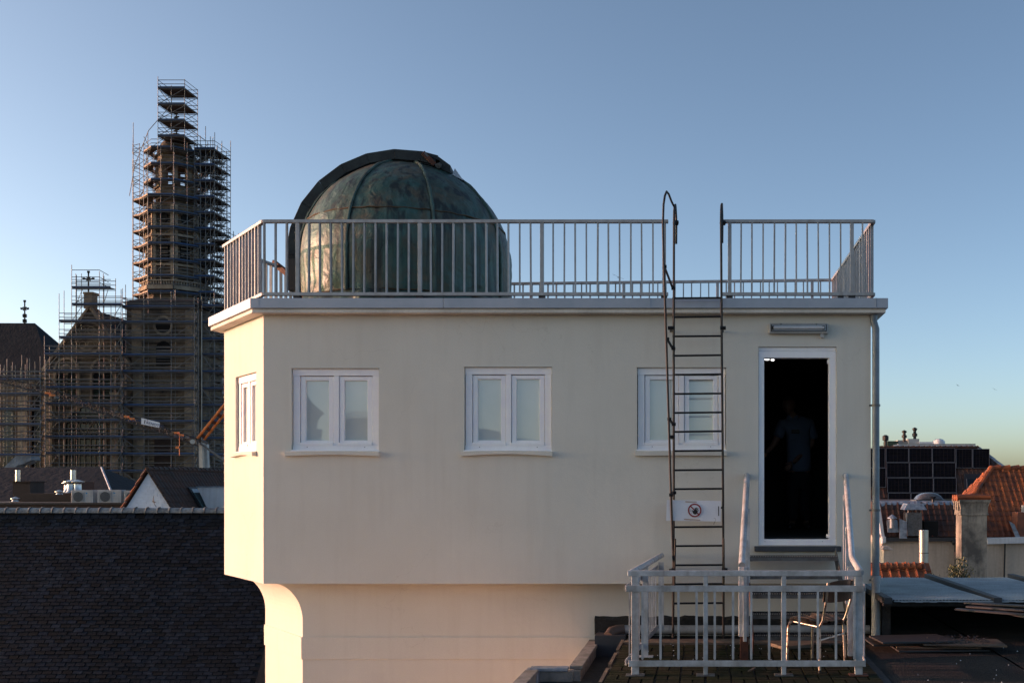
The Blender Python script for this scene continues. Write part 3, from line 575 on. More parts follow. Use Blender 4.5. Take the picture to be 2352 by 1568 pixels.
# raised slit with a closed shutter running over the crown
SA = -85.0; HW = .40
sd = Vector((math.sin(R(SA)), -math.cos(R(SA)), 0)); sp = Vector((math.cos(R(SA)), math.sin(R(SA)), 0))
if sp.y > 0: sp = -sp        # towards the viewer
def spt(ang, r, off):        # ang from the foot (0) over the crown (90) and past it
    r = r*.975; rr = math.sqrt(max(.01, r*r-off*off))
    return Vector((DX,DY,DZ))+sd*(rr*math.cos(R(ang)))+sp*off+Vector((0,0,rr*math.sin(R(ang))*.985))
angs = [-12]+[2+14*i for i in range(8)]+[108]
for i in range(len(angs)-1):
    a, b = angs[i]+.03, angs[i+1]-.03; ro = 1.555
    for side in (1, -1):
        o1, o2 = HW*side, (HW-.05)*side
        mb = MB(); fo_ = lambda an, r, o: spt(an, r, o)
        P8 = [fo_(a,1.425,o1),fo_(b,1.425,o1),fo_(b,1.425,o2),fo_(a,1.425,o2),fo_(a,ro,o1),fo_(b,ro,o1),fo_(b,ro,o2),fo_(a,ro,o2)]
        mb.add(P8, [(0,3,2,1),(4,5,6,7),(0,1,5,4),(1,2,6,5),(2,3,7,6),(3,0,4,7)]); mb.build('shutter_rail', M['copper_dark'], dome, bevel=.004)
    mb = MB()
    P8 = [spt(a,1.50,-HW+.05),spt(b,1.50,-HW+.05),spt(b,1.50,HW-.05),spt(a,1.50,HW-.05),spt(a,1.515,-HW+.05),spt(b,1.515,-HW+.05),spt(b,1.515,HW-.05),spt(a,1.515,HW-.05)]
    mb.add(P8, [(0,3,2,1),(4,5,6,7),(0,1,5,4),(1,2,6,5),(2,3,7,6),(3,0,4,7)]); mb.build('shutter_panel', M['copper_dark'], dome)
for side in (1,-1):
    mb = MB(); st = []
    for k in range(25):
        an = -12+121*k/24; st.append((spt(an,1.40,(HW-.03)*side), spt(an,1.45,(HW-.03)*side), spt(an,1.45,(HW-.07)*side), spt(an,1.40,(HW-.07)*side)))
    vs = [v for q in st for v in q]; fs = []
    for k in range(24):
        for j in range(4): fs.append((k*4+j, k*4+(j+1)%4, k*4+4+(j+1)%4, k*4+4+j))
    mb.add(vs, fs); mb.build('curb', M['print_black'], dome)
# end box of the shutter and its brown bracket
mb = MB()
q = [spt(100,1.53,HW+.01), spt(108,1.55,HW+.01), spt(116,1.50,HW+.01), spt(118,1.41,HW+.01), spt(112,1.40,HW+.01), spt(110,1.50,HW+.01)]
mb.prism(q, -sp*(2*HW)); mb.build('shutter_hood', M['copper_dark'], dome)
mb = MB(); q = [spt(119,1.40,HW-.02), spt(118.5,1.49,HW-.02), spt(126,1.415,HW-.02)]; mb.prism(q, -sp*.5); mb.build('weather_flap', M['zinc_fascia'], dome)
mb = MB(); mb.bar(spt(101,1.535,HW+.03), spt(109,1.43,HW+.05), .06, .05, sp); mb.build('bracket', M['rust'], dome, bevel=.005)
mb = MB(); mb.bar(spt(102,1.54,HW+.05), spt(110,1.43,HW+.06), .02, .02, sp); mb.build('pull_rod', M['galv'], dome)
mb = MB(); mb.tube([spt(111,1.44,HW+.03), spt(111.2,1.44,HW+.09)], .035, 12); mb.build('pulley', M['galv'], dome, smooth=True)
# rusty beam at the foot of the slit
mb = MB(); f = spt(-10,1.5,HW); mb.bar(W(628,603,14.55), W(668,634,14.3), .05, .075); mb.bar(W(668,634,14.3), W(690,642,14.0), .06, .10); mb.build('runner_beam', M['rust'], dome)
mb = MB(); mb.box(f.x-.02,f.y-.1,DZ-.42,f.x+.10,f.y+.5,DZ-.02); mb.build('slit_box', M['print_black'], dome)
mb = MB(); mb.tube([W(674,640,14.2),W(674,684,14.2)], .008, 6); mb.tube([W(674,654,14.2),W(684,654,14.2)], .008, 6); mb.build('drive_rod', M['rust'], dome)
# ---------------------------------------------------------------- ladder up to the roof
LY = 11.72
lad = thing('roof_ladder', 'black iron ladder with hooked tops climbing the white wall to the roof', 'ladder', (-.1,LY,-1.74))
def strap(mb, pts, w, t): # flat bar bent in the y-z plane
    for i in range(len(pts)-1): mb.bar(pts[i], pts[i+1], w, t, Vector((0,1,0)))
XLr, XRr = XW(1544,LY), XW(1658,LY)
XLb, XRb = XW(1546,LY), XW(1661,LY)
def hook(px0, pxs, ytop, zbot):     # rail rising, bending over towards the roof and down again
    pts = []
    x = XW(px0, LY); zt = ZW(ytop, LY+.1)
    pts = [Vector((x,LY,zt-.22)), Vector((x+.002,LY+.01,zt-.10)), Vector((x+.006,LY+.05,zt-.03)), Vector((x+.012,LY+.11,zt)), Vector((x+.014,LY+.17,zt-.03)), Vector((x+.018,LY+.22,zt-.11)), Vector((x+.02,LY+.24,zt-.22)), Vector((x+.018,LY+.24,zbot))]
    return pts
for (xt, xb, pt, ft, zb_) in ((1548,1546,470,560,None),(1656,1662,468,558,None)):
    h = hook(xt, 0, pt, ZW(ft, 11.96))
    bot = Vector((XW(xb,LY), LY, -1.72))
    mb = MB(); mb.tube([bot, bot.lerp(h[0], .35)+Vector((.004,0,0)), bot.lerp(h[0], .7), h[0]]+h[1:], .0135, 8); mb.build('stile', M['black_iron'], lad, smooth=True)
# outer escape rail at the left
mb = MB(); zt = ZW(439, LY-.02)
pts = [W(1547,1300,LY-.02), W(1541,1130,LY-.06), W(1536,960,LY-.10), W(1531,800,LY-.14), W(1528,700,LY-.18), W(1524.5,600,LY-.20), W(1522.5,520,LY-.20), W(1524,470,LY-.19), W(1527,450,LY-.14), W(1531,440,LY-.08), W(1536,446,LY-.03), W(1542,462,LY), W(1548,474,LY+.04)]
mb.tube(pts, .0125, 8); mb.build('escape_rail', M['black_iron'], lad, smooth=True)
ys = [684.5,728,772,816.5,860,904,947.5,991,1035,1079,1122.5,1166,1209.5,1253,1297,1340.5,1384.5]
for y in ys:
    z = ZW(y, LY); t = (z+1.7)/4.6; xa = XLb+(XLr-XLb)*t; xc = XRb+(XRr-XRb)*t
    mb = MB(); mb.tube([(xa,LY,z-.002),(xc,LY,z+.004+random.uniform(-.002,.002))], .0115, 8); mb.build('rung', M['black_iron'], lad, smooth=True)
for (x, y, d) in ((1540,753,1),(1660,753,1),(1543,1310,1),(1664,1308,1),(1543,1003,0)):
    p = W(x, y, LY)
    mb = MB(); mb.bar(p, Vector((p.x,12.0,p.z)), .03, .012); mb.build('wall_bracket', M['black_iron'], lad)
    mb = MB(); mb.tube([p+Vector((-.03,0,0)), p+Vector((.035,0,0))], .022, 7); mb.build('clamp', M['black_iron'], lad)
for (x0, y0, x1, y1) in ((1526,612,1545,662),(1532,778,1545,800),(1537,962,1546,974),(1541,1136,1547,1131)):
    mb = MB(); a = W(x0,y0,LY-.18 if y0 < 700 else LY-.09); b = W(x1,y1,LY); mb.bar(a, b, .016, .022); mb.tube([a+Vector((-.02,0,0)), a+Vector((.025,0,0))], .019, 7); mb.tube([b+Vector((-.015,0,0)), b+Vector((.03,0,0))], .019, 7); mb.build('spacer', M['black_iron'], lad)
for x0, x1 in ((1550,1549),(1661,1662)):
    mb = MB(); mb.tube([W(x0,1236,LY-.01)+Vector((.004,-.03,0)), W(x1,1310,LY)+Vector((.002,-.03,0)), W(x1,1350,LY)+Vector((0,-.012,0))], .012, 8); mb.build('splice_bar', M['black_iron'], lad, smooth=True)
for p in ((1551,512),(1659,512)):
    q = W(p[0], p[1], 11.95); mb = MB(); mb.tube([q+Vector((-.02,-.02,0)), q+Vector((.03,.0,0))], .03, 8); mb.build('rail_clamp', M['black_iron'], lad)
# warning board tied to the ladder
SY = LY-.035
sg = thing('warning_board', 'white board with a red crossed ring and black hand, tied to the black ladder', 'sign', W(1594,1196,SY))
pl = [W(1531.5,1147.5,SY),W(1656,1150,SY+.02),W(1655,1197,SY+.02),W(1530,1195,SY)]
mb = MB(); mb.prism(pl, (0,.012,0)); mb.build('board', M['board_white'], sg)
cc = W(1595.5,1171.3,SY); rr = 15.6/F*SY
def disc(mb, c, r, y, n=40):
    mb.add([Vector((c.x+r*math.cos(2*math.pi*k/n), y, c.z+r*math.sin(2*math.pi*k/n))) for k in range(n)], [tuple(range(n))])
def annulus(mb, c, r0, r1, y, n=48):
    vs = []
    for k in range(n):
        a = 2*math.pi*k/n; vs += [Vector((c.x+r0*math.cos(a), y, c.z+r0*math.sin(a))), Vector((c.x+r1*math.cos(a), y, c.z+r1*math.sin(a)))]
    mb.add(vs, [(2*k,2*k+1,(2*k+3)%(2*n),(2*k+2)%(2*n)) for k in range(n)])
yb = SY-.003
mb = MB(); disc(mb, cc, rr*1.05, yb); mb.build('sticker', M['banner'], sg, recalc=False)
mb = MB(); annulus(mb, cc, rr*.80, rr, yb-.002); mb.build('red_ring', M['print_red'], sg, recalc=False)
d = Vector((1,0,-1)).normalized(); a = Vector((1,0,1)).normalized()*rr*.09
p0 = cc-d*rr*.82; p1 = cc+d*rr*.82
mb = MB(); mb.add([Vector((v.x,yb-.003,v.z)) for v in (p0-a,p1-a,p1+a,p0+a)], [(0,1,2,3)]); mb.build('red_slash', M['print_red'], sg, recalc=False)
def flat(mb, pts, y): mb.add([Vector((cc.x+u*rr, y, cc.z+v*rr)) for u, v in pts], [tuple(range(len(pts)))])
mb = MB()
flat(mb, [(-.28,-.10),(-.30,-.32),(-.18,-.52),(.02,-.62),(.22,-.58),(.38,-.36),(.42,-.12),(.30,.02),(.05,.06),(-.10,-.02)], yb-.005)
def fing(u0, v0, u1, v1, w):
    dx, dy = u1-u0, v1-v0; l = math.hypot(dx,dy); nx, ny = -dy/l*w, dx/l*w
    flat(mb, [(u0-nx,v0-ny),(u1-nx*.8,v1-ny*.8),(u1+dx/l*w*.8,v1+dy/l*w*.8),(u1+nx*.8,v1+ny*.8),(u0+nx,v0+ny)], yb-.006)
fing(.02,-.05,.12,.38,.065); fing(.12,-.05,.33,.42,.065); fing(.24,-.08,.50,.30,.06); fing(.33,-.18,.60,.02,.055); fing(-.2,-.25,-.34,.0,.06)
mb.build('hand_print', M['print_black'], sg, recalc=False)
mb = MB()
for r_ in (.15,.09): 
    q = Vector((cc.x-.52*rr,0,cc.z-.05*rr)); annulus(mb, q, r_*rr, (r_+.025)*rr, yb-.004, 18)
flat(mb, [(-.70,.22),(-.66,.22),(-.74,-.05),(-.66,-.26),(-.70,-.26),(-.78,-.05)], yb-.004); flat(mb, [(-.55,-.52),(-.42,-.34),(-.38,-.36),(-.51,-.54)], yb-.004)
mb.build('face_print', M['print_grey'], sg, recalc=False)
for (x0,y0,x1,y1) in ((1574,1151.5,1600,1152),(1571,1191.5,1608,1193.5)):
    mb = MB(); a, b = W(x0,y0,SY-.004), W(x1,y1,SY-.004); mb.bar(a, b, .003, .008); mb.build('tape_strip', M['tape'], sg)
mb = MB(); mb.bar(W(1650.5,1162,SY-.003), W(1650.5,1184,SY-.003), .010, .004, (0,1,0)); mb.build('handle_slot', M['print_black'], sg)
mb = MB(); mb.tube([W(1639,1189,SY-.01),W(1643,1190,SY-.012),W(1644,1194,SY-.01),W(1641,1198,SY-.01),W(1638,1204,SY-.01),W(1641,1202,SY-.01),W(1643,1197,SY-.01)], .0015, 5); mb.build('wire_tie', M['galv'], sg)

# ---------------------------------------------------------------- roof terrace: bitumen sheets, mossy tiles, parapet
FZ = -1.745
terr = thing('roof_terrace', 'dark bitumen flat roof with seams, strewn with small white chips', 'roof', (3,10.5,-1.77)); terr['kind'] = 'structure'; del terr['category']
xs = [1.66,3.05,4.45,5.9,7.4,9.4]
for i in range(len(xs)-1):
    mb = MB(); n1, n2_ = 8, 40; vs = []
    for a in range(n1+1):
        for b in range(n2_+1):
            x = xs[i]+.012+(xs[i+1]-xs[i]-.024)*a/n1+ .0*b; y = 6.0+9.2*b/n2_
            e = .010 if a in (0,n1) else 0
            vs.append((x+.10*(y-10)*0, y, -1.765+.012*noise.noise(Vector((x*.8,y*.8,0)))+.010*noise.noise(Vector((x*.5,y*3.5,2)))-e))
    mb.add(vs, [(a*(n2_+1)+b,(a+1)*(n2_+1)+b,(a+1)*(n2_+1)+b+1,a*(n2_+1)+b+1) for a in range(n1) for b in range(n2_)])
    mb.build('bitumen_sheet', M['bitumen'], terr, recalc=False, smooth=True)
mb = MB(); mb.box(-.92,6,-2.05,10,15.2,-1.80); mb.build('roof_slab', M['black_tar_shade'], terr)
mb = MB(); mb.add([(-1.26,12.38,-1.98),(-1.26,10.5,-1.98),(-1.68,10.5,-1.98),(-1.68,6,-1.98),(-.9,6,-1.98),(-.9,12.38,-1.98)], [(0,1,2,3,4,5)]); mb.build('gutter_floor', M['black_tar_shade'], terr)
ch = MB()
for i in range(34):
    x = random.uniform(1.9,4.6); y = random.uniform(9.0,11.3); s = random.uniform(.003,.008)
    ch.add([(x-s,y-s*.6,-1.748),(x+s,y-s*.5,-1.748),(x+s*.7,y+s,-1.748),(x-s,y+s*.6,-1.748),(x,y,-1.738)], [(0,1,4),(1,2,4),(2,3,4),(3,0,4)])
for i in range(26):
    x = random.uniform(-.6,1.3); y = random.uniform(10.3,11.5); s = random.uniform(.003,.008)
    ch.add([(x-s,y-s*.6,FZ+.003),(x+s,y-s*.5,FZ+.003),(x+s*.7,y+s,FZ+.003),(x-s,y+s*.6,FZ+.003),(x,y,FZ+.010)], [(0,1,4),(1,2,4),(2,3,4),(3,0,4)])
tag(ch.build('plaster_chips', M['banner'], None, recalc=False), 'small white plaster chips scattered over the dark roof', 'debris', kind='stuff')
# mossy rubber tiles under the balcony rail, each brick of the pattern its own piece
fl = thing('tile_floor', 'mossy green brick pattern tiles laid on the roof under the grey railing', 'floor', (.35,10,-1.77)); fl['kind'] = 'structure'; del fl['category']
mb = MB(); mb.box(-.93,6.5,-1.80,1.66,11.55,-1.762); mb.build('tile_bed', M['black_tar_shade'], fl)
bw, bl = .112, .224
t = MB(); g_ = .0045; 
def brickmesh(lx, ly):
    t = MB(); a = g_; t.add([(a,a,0),(lx-a,a,0),(lx-a,ly-a,0),(a,ly-a,0),(a+.004,a+.004,.017),(lx-a-.004,a+.004,.017),(lx-a-.004,ly-a-.004,.017),(a+.004,ly-a-.004,.017)],
        [(4,5,6,7),(0,1,5,4),(1,2,6,5),(2,3,7,6),(3,0,4,7)]); return quick_mesh(t, M['moss_tile'])
bA = brickmesh(bl, bw); bB = brickmesh(bw, bl); mA = []; mBm = []
ix = 0; x = -.90
T = .452
i = 0
while -.90+i*T < 1.60:
    j = 0
    while 8.2+j*T < 11.45:
        ox = -.90+i*T+random.uniform(-.004,.004); oy = 8.2+j*T+random.uniform(-.004,.004); zz = -1.762+random.uniform(0,.004)
        for a in range(2):
            for b in range(2):
                hx, hy = ox+a*bl, oy+b*bl
                if hx+bl > 1.66 or hy+bl > 11.52: 
                    if hx+bw > 1.66 or hy+bl > 11.52: continue
                    mBm.append(Matrix.Translation((hx,hy,zz))); continue
                if (a+b) % 2 == 0:
                    for k in range(2): mA.append(Matrix.Translation((hx,hy+k*bw,zz+random.uniform(-.001,.001))))
                else:
                    for k in range(2): mBm.append(Matrix.Translation((hx+k*bw,hy,zz+random.uniform(-.001,.001))))
        j += 1
    i += 1
pieces('brick', bA, mA, fl, 150); pieces('brick', bB, mBm, fl, 150)
mb = MB(); mb.prism([(-.95,11.52,-1.765),(1.64,11.52,-1.765),(1.64,11.66,-1.745),(-.85,11.66,-1.745)], (0,0,.018)); mb.build('edge_strip', M['wood_old'], fl)
for k in range(4): 
    y0 = 8.3+.9*k; mb = MB(); mb.bar((-.925,y0,-1.752),(-.925,y0+.7,-1.752), .03, .025); mb.build('edge_strip', M['wood_old'], fl)
# parapet coping to the left, with a step in its line
par = thing('parapet', 'stepped low parapet with pale worn coping at the left edge of the flat roof', 'parapet', (-1.5,11,-2.05))
ZP = -1.84
seg = [((-1.345,12.38),(-1.345,10.56)),((-1.345,10.56),(-1.765,10.56)),((-1.765,10.40),(-1.765,7.5))]
for k, (a, b) in enumerate(seg):
    a = Vector((*a,0)); b = Vector((*b,0)); L = (b-a).length; u = (b-a)/L; n = max(1, int(L/.6)); 
    for i in range(n):
        p = a+u*(L*i/n+.004); q = a+u*(L*(i+1)/n-.004)
        if k == 0: mb = MB(); mb.box(p.x-.03, q.y, ZP-.035, p.x+.105, p.y, ZP+random.uniform(0,.006))
        elif k == 1: mb = MB(); mb.box(q.x, p.y-.11, ZP-.035, p.x-.03, p.y+.02, ZP+.002)
        else: mb = MB(); mb.box(p.x-.03, q.y, ZP-.035, p.x+.105, p.y, ZP-.01+random.uniform(0,.006))
        mb.build('coping', M['concrete'] if k != 1 else M['lead'], par, bevel=.006)
mb = MB(); mb.box(-1.33,10.5,-2.05,-1.255,12.38,-1.877); mb.box(-1.75,10.475,-2.05,-1.33,10.56,-1.877); mb.box(-1.75,7.5,-2.05,-1.675,10.40,-1.887); mb.build('upstand', M['concrete'], par)
mb = MB(); mb.box(-1.80,10.36,-2.0,-1.66,10.56,-1.845); mb.build('corner_block', M['lead'], par, bevel=.02)
mb = MB(); mb.box(-1.78,7,-14,-1.34,10.45,-2.06); mb.box(-1.36,7,-14,9,12.3,-2.06); tag(mb.build('annex', M['render_cream'], None), 'rendered block under the dark flat roof', 'building')

# ---------------------------------------------------------------- balcony rail
bal = thing('balcony_railing', 'pale grey painted steel railing round the foot of the door steps', 'railing', (.35,9.53,FZ))
BY = 9.53
def bz(y): return ZW(y, BY)
def bxx(x): return XW(x, BY)
XLB, XRB = bxx(1443), bxx(1980)
mb = MB(); mb.box(bxx(1442), BY-.025, bz(1322), bxx(1978), BY+.025, bz(1309.5)); mb.build('handrail', M['balcony_paint'], bal, bevel=.004)
mb = MB(); mb.box(bxx(1438), BY-.040, bz(1357.5), bxx(1983), BY-.026, bz(1343)); mb.build('upper_bar', M['balcony_paint'], bal, bevel=.003)
mb = MB(); mb.box(bxx(1444), BY-.040, bz(1528.5), bxx(1987), BY-.026, bz(1514.5)); mb.build('lower_bar', M['balcony_paint'], bal, bevel=.003)
for px, w, fx_, fy in ((1459,.068,1452,1545),(1620.5,.042,1621,1554),(1800,.042,1799,1551),(1972,.068,1980,1541)):
    x = bxx(px); Yf = BY
    mb = MB(); mb.box(x-w/2, BY-.024, FZ+.012, x+w/2, BY+.024, bz(1322)); mb.build('post', M['balcony_paint'], bal, bevel=.004)
    mb = MB(); mb.box(x-.085, BY-.06, FZ, x+.085, BY+.06, FZ+.012); mb.build('foot_plate', M['rust'] if px in (1972,) else M['galv'], bal, bevel=.003)
t = MB(); hh = bz(1357)-bz(1513)
t.box(-.0105,-.006,.012,.0105,.006,hh); t.add([(-.0105,-.006,.012),(.0105,-.006,.012),(.005,-.006,0),(-.005,-.006,0),(-.0105,.006,.012),(.0105,.006,.012),(.005,.006,0),(-.005,.006,0)], [(0,1,2,3),(4,7,6,5),(0,3,7,4),(1,5,6,2),(3,2,6,7)])
balm = quick_mesh(t, M['balcony_paint'])
for px in (1476,1517.5,1558.5,1600,1641.5,1683.5,1725,1766,1835,1877.5,1919,1961):
    piece('baluster', balm, Matrix.Translation((bxx(px), BY-.033, bz(1513))), bal)
# left return to the wall
LA = Vector((XLB+.02, BY, 0)); LB = Vector((-.50, 11.93, 0)); u = (LB-LA).normalized(); nn = Vector((-u.y,u.x,0))
mb = MB(); mb.tube([LA+Vector((0,.0,bz(1316))), LB+Vector((0,0,bz(1316)))], .030, 12); mb.build('handrail', M['balcony_paint'], bal, smooth=True)
for z, h in ((bz(1350),.055),(bz(1521),.055)):
    mb = MB(); mb.bar(LA+Vector((-.045,0,z)), LB+Vector((-.045,-.05,z)), .012, h); mb.build('side_bar', M['balcony_paint'], bal, bevel=.003)
for tt in (.42,):
    p = LA.lerp(LB, tt); mb = MB(); mb.box(p.x-.03,p.y-.024,FZ+.01,p.x+.03,p.y+.024,bz(1318)); mb.build('post', M['balcony_paint'], bal, bevel=.003)
    mb = MB(); mb.box(p.x-.08,p.y-.05,FZ,p.x+.08,p.y+.05,FZ+.014); mb.build('foot_plate', M['balcony_paint'], bal, bevel=.003)
p = LA.lerp(LB, .985); mb = MB(); mb.box(p.x-.03,p.y-.02,bz(1521)-.02,p.x+.03,p.y+.02,bz(1345)+.04); mb.build('wall_post', M['balcony_paint'], bal)
k = .16
while k < 2.3:
    p = LA+u*k
    if abs(k-1.02) > .07: piece('baluster', balm, basis(Vector((p.x-.033,p.y,bz(1513))), u, nn, Vector((0,0,1))), bal)
    k += .165
# right return, ending at the steps
RA = Vector((XRB-.01, BY, 0)); RB = Vector((1.50,10.55,0)); u = (RB-RA).normalized(); nn = Vector((-u.y,u.x,0))
for z, h in ((bz(1350),.055),(bz(1521),.055)):
    mb = MB(); mb.bar(RA+Vector((.035,-.02,z)), RB+Vector((.035,0,z)), .012, h); mb.build('side_bar', M['balcony_paint'], bal, bevel=.003)
k = .15
while k < .95:
    p = RA+u*k; piece('baluster', balm, basis(Vector((p.x+.04,p.y,bz(1513))), u, nn, Vector((0,0,1))), bal); k += .165
mb = MB(); mb.box(1.42,10.42,FZ+.03,1.475,10.47,bz(1318)-.0); mb.build('post', M['balcony_paint'], bal, bevel=.003)
mb = MB(); mb.box(1.435,10.43,FZ,1.46,10.46,FZ+.03); mb.build('foot_plate', M['rust'], bal)
mb = MB(); mb.tube([W(1977,1314,BY), W(1959,1284,10.35), W(1957,1278,10.45), W(1943,1092,11.85)], .031, 12); mb.build('stair_handrail', M['balcony_paint'], bal, smooth=True)
# ---------------------------------------------------------------- door steps
st = thing('door_steps', 'steel grating steps with tube handrail leading up to the open doorway', 'steps', (1.0,11.2,FZ))
treads = [(11.62,-.806),(11.30,-.98),(11.02,-1.157),(10.74,-1.335),(10.46,-1.515)]
x0, x1 = .49, 1.47
for (y, z) in treads:
    mb = MB(); mb.box(x0,y-.006,z-.045,x1,y,z-.002); mb.box(x0,y+.235,z-.045,x1,y+.241,z-.002)
    for i in range(34):
        xx = x0+(x1-x0)*(i+.5)/34; mb.box(xx-.0015,y,z-.030,xx+.0015,y+.235,z)
    for i in range(1,6): mb.box(x0,y+.04*i-.0015,z-.012,x1,y+.04*i+.0015,z-.001)
    tr = mb.build('tread', M['tread_steel'], st)
    mb = MB(); mb.box(x0,y-.010,z-.048,x1,y-.007,z-.012); mb.build('nosing', M['galv'], tr)
    tb = MB()
    for i in range(52):
        xx = x0+(x1-x0)*(i+.5)/52; tb.box(xx-.004,y-.010,z-.004,xx+.004,y+.004,z+.007)
    tb.build('grip_teeth', M['steel_shiny'], tr)
for xx in (x0-.012, x1+.012):
    mb = MB(); mb.bar((xx,10.42,-1.62),(xx,11.92,-.80), .012, .17, (0,0,1)); mb.build('stringer', M['rust'] if xx < 1 else M['galv'], st)
for y, z in treads:
    mb = MB(); mb.tube([(x0+.0,y+.12,z-.05),(x0+.04,y+.12,z-.05)], .012, 6); mb.build('bolt', M['black_iron'], st)
pT, pB = W(1716,1092,11.88), W(1704,1297,10.30)
mb = MB(); mb.tube([pT+Vector((0,.08,.0)), pT, pB], .034, 14); mb.build('handrail', M['balcony_paint'], st, smooth=True)
for f in (.0,.27,.62):
    p = pB.lerp(pT, f); mb = MB(); mb.box(p.x-.008+.02, p.y-.02, max(FZ+.1,-1.55+f*.75), p.x+.028+.02, p.y+.02, p.z-.02); mb.build('baluster', M['balcony_paint'], st, bevel=.002)
mb = MB(); mb.box(.33,10.31,FZ+.24,.43,10.37,bz(1322)+.02); mb.build('newel_post', M['balcony_paint'], st, bevel=.004)
mb = MB(); mb.box(.345,10.32,FZ,.425,10.36,FZ+.24); mb.build('newel_foot', M['rust'], st)
for f in (.35,.75):
    p = W(1957,1278,10.45).lerp(W(1943,1092,11.85), f); mb = MB(); mb.box(p.x-.045,p.y-.02,-1.5+f*.7,p.x-.012,p.y+.02,p.z-.01); mb.build('baluster', M['balcony_paint'], st, bevel=.002)
for q in ((1716,1094),(1944,1092)):
    p = W(q[0],q[1],11.9); mb = MB(); mb.tube([p,Vector((p.x,12.0,p.z))], .012, 8); mb.tube([(p.x,11.985,p.z),(p.x,12.0,p.z)], .035, 10); mb.build('wall_mount', M['balcony_paint'], st)

# ---------------------------------------------------------------- worn chair
chr_ = thing('worn_chair', 'old steel tube chair with torn seat and brown plywood back behind the railing', 'chair', (1.06,10.0,FZ))
FLg = Vector((.775,9.94,FZ+.018)); NL = Vector((1.056,9.64,FZ+.018)); RL = Vector((1.335,9.98,FZ+.018)); BLg = Vector((1.055,10.32,FZ+.018))
SZ = FZ+.44
def up(v, z, k=0): c = Vector((1.06,9.98,0)); return Vector((v.x+(c.x-v.x)*k, v.y+(c.y-v.y)*k, z))
rt = .0125
# side frame near: front leg NL? the chair faces away to the left: back over NL-RL
for fr_, bk in ((FLg, NL), (BLg, RL)):
    f0 = up(fr_, FZ+.018); f1 = up(fr_, SZ-.06, .05); f2 = up(fr_, SZ-.015, .10); f3 = up(fr_, SZ, .22); b3 = up(bk, SZ-.02, .10)
    d = (bk-fr_).normalized(); b1 = b3+Vector((d.x*.02,d.y*.02,.03)); b2 = Vector((bk.x+d.x*.07,bk.y+d.y*.07,SZ+.20)); b4 = Vector((bk.x+d.x*.10,bk.y+d.y*.10,SZ+.40))
    mb = MB(); mb.tube([f0,f1,f2,f3,b3,b1+Vector((d.x*.02,d.y*.02,.03)),b2,b4], rt, 10); mb.build('frame_tube', M['chair_steel'], chr_, smooth=True)
    mb = MB(); mb.tube([up(bk,FZ+.018), up(bk,SZ-.03,.06)], rt, 10); mb.build('leg', M['chair_steel'], chr_, smooth=True)
for q in (FLg,NL,RL,BLg):
    mb = MB(); mb.tube([(q.x,q.y,FZ+.001),(q.x,q.y,FZ+.03)], .016, 10); mb.build('foot_cap', M['print_black'], chr_)
mb = MB(); mb.tube([up(NL,SZ-.14,.05), up(RL,SZ-.12,.05)], .010, 8); mb.build('stretcher', M['chair_steel'], chr_)
# torn seat: sagging rag with frayed strands
def seatp(a, b):    # a front->back, b near side -> far side
    p = (FLg*(1-a)+NL*a)*(1-b)+(BLg*(1-a)+RL*a)*b
    p = Vector((1.06,9.98,0))+(Vector((p.x,p.y,0))-Vector((1.06,9.98,0)))*.93
    z = SZ+.015+.030*math.cos((a-.5)*3)+ -.05*math.sin(math.pi*a)*math.sin(math.pi*b)+.018*noise.noise(Vector((a*5,b*9,1)))+(.02*math.sin(b*14+a*3) if a < .3 else 0)
    return Vector((p.x,p.y,z))
mb = MB(); n = 20; vs = [seatp(i/n,j/n) for i in range(n+1) for j in range(n+1)]
mb.add(vs, [(i*(n+1)+j,(i+1)*(n+1)+j,(i+1)*(n+1)+j+1,i*(n+1)+j+1) for i in range(n) for j in range(n)])
vs2 = [v-Vector((0,0,.02+.012*noise.noise(v*20))) for v in vs]; mb.add(vs2, [(i*(n+1)+j,i*(n+1)+j+1,(i+1)*(n+1)+j+1,(i+1)*(n+1)+j) for i in range(n) for j in range(n)])
se = mb.build('seat', M['seat_rag'], chr_, smooth=True, recalc=False)
mb = MB()
for i in range(60):
    a = random.uniform(0,1); b = random.choice((0,0,0,1)); p = seatp(a, b) if i % 3 else seatp(0, random.random())
    q = p+Vector((random.uniform(-.06,.02),random.uniform(-.06,.0),random.uniform(-.04,.015))); mb.tube([p, (p+q)/2+Vector((0,0,.006)), q], .0012, 4)
for i in range(46):
    b = random.random(); p = seatp(0.02, b); q = seatp(.5+.4*random.random(), b*.6+.2*random.random())+Vector((0,0,.004)); m_ = (p+q)/2+Vector((0,0,.012)); mb.tube([p+Vector((0,0,.004)),m_,q], .0022, 4)
mb.build('frayed_strands', M['seat_rag'], se, recalc=False)
d = (NL-FLg).normalized(); s_ = (RL-NL).normalized(); mb = MB(); vs = []; n = 12
for i in range(n+1):
    t_ = i/n; base = (NL-s_*.03)*(1-t_)+(RL+s_*.03)*t_; bow = math.sin(math.pi*t_)*.05
    for k_, (dz, th) in enumerate(((.21+.015*(abs(t_-.5)*2)**4,0),(.40-.03*(abs(t_-.5)*2)**5+.015*math.sin(math.pi*t_),0),(.40-.03*(abs(t_-.5)*2)**5+.015*math.sin(math.pi*t_),.011),(.21+.015*(abs(t_-.5)*2)**4,.011))):
        o_ = d*(.06+.05*(dz-.2)*2+bow+th-.011); vs.append(Vector((base.x+o_.x,base.y+o_.y,SZ+dz)))
mb.add(vs, [(i*4+k_,i*4+(k_+1)%4,i*4+4+(k_+1)%4,i*4+4+k_) for i in range(n) for k_ in range(4)]+[(0,1,2,3),(n*4+3,n*4+2,n*4+1,n*4)])
mb.build('backrest', M['ply_brown'], chr_, bevel=.003)
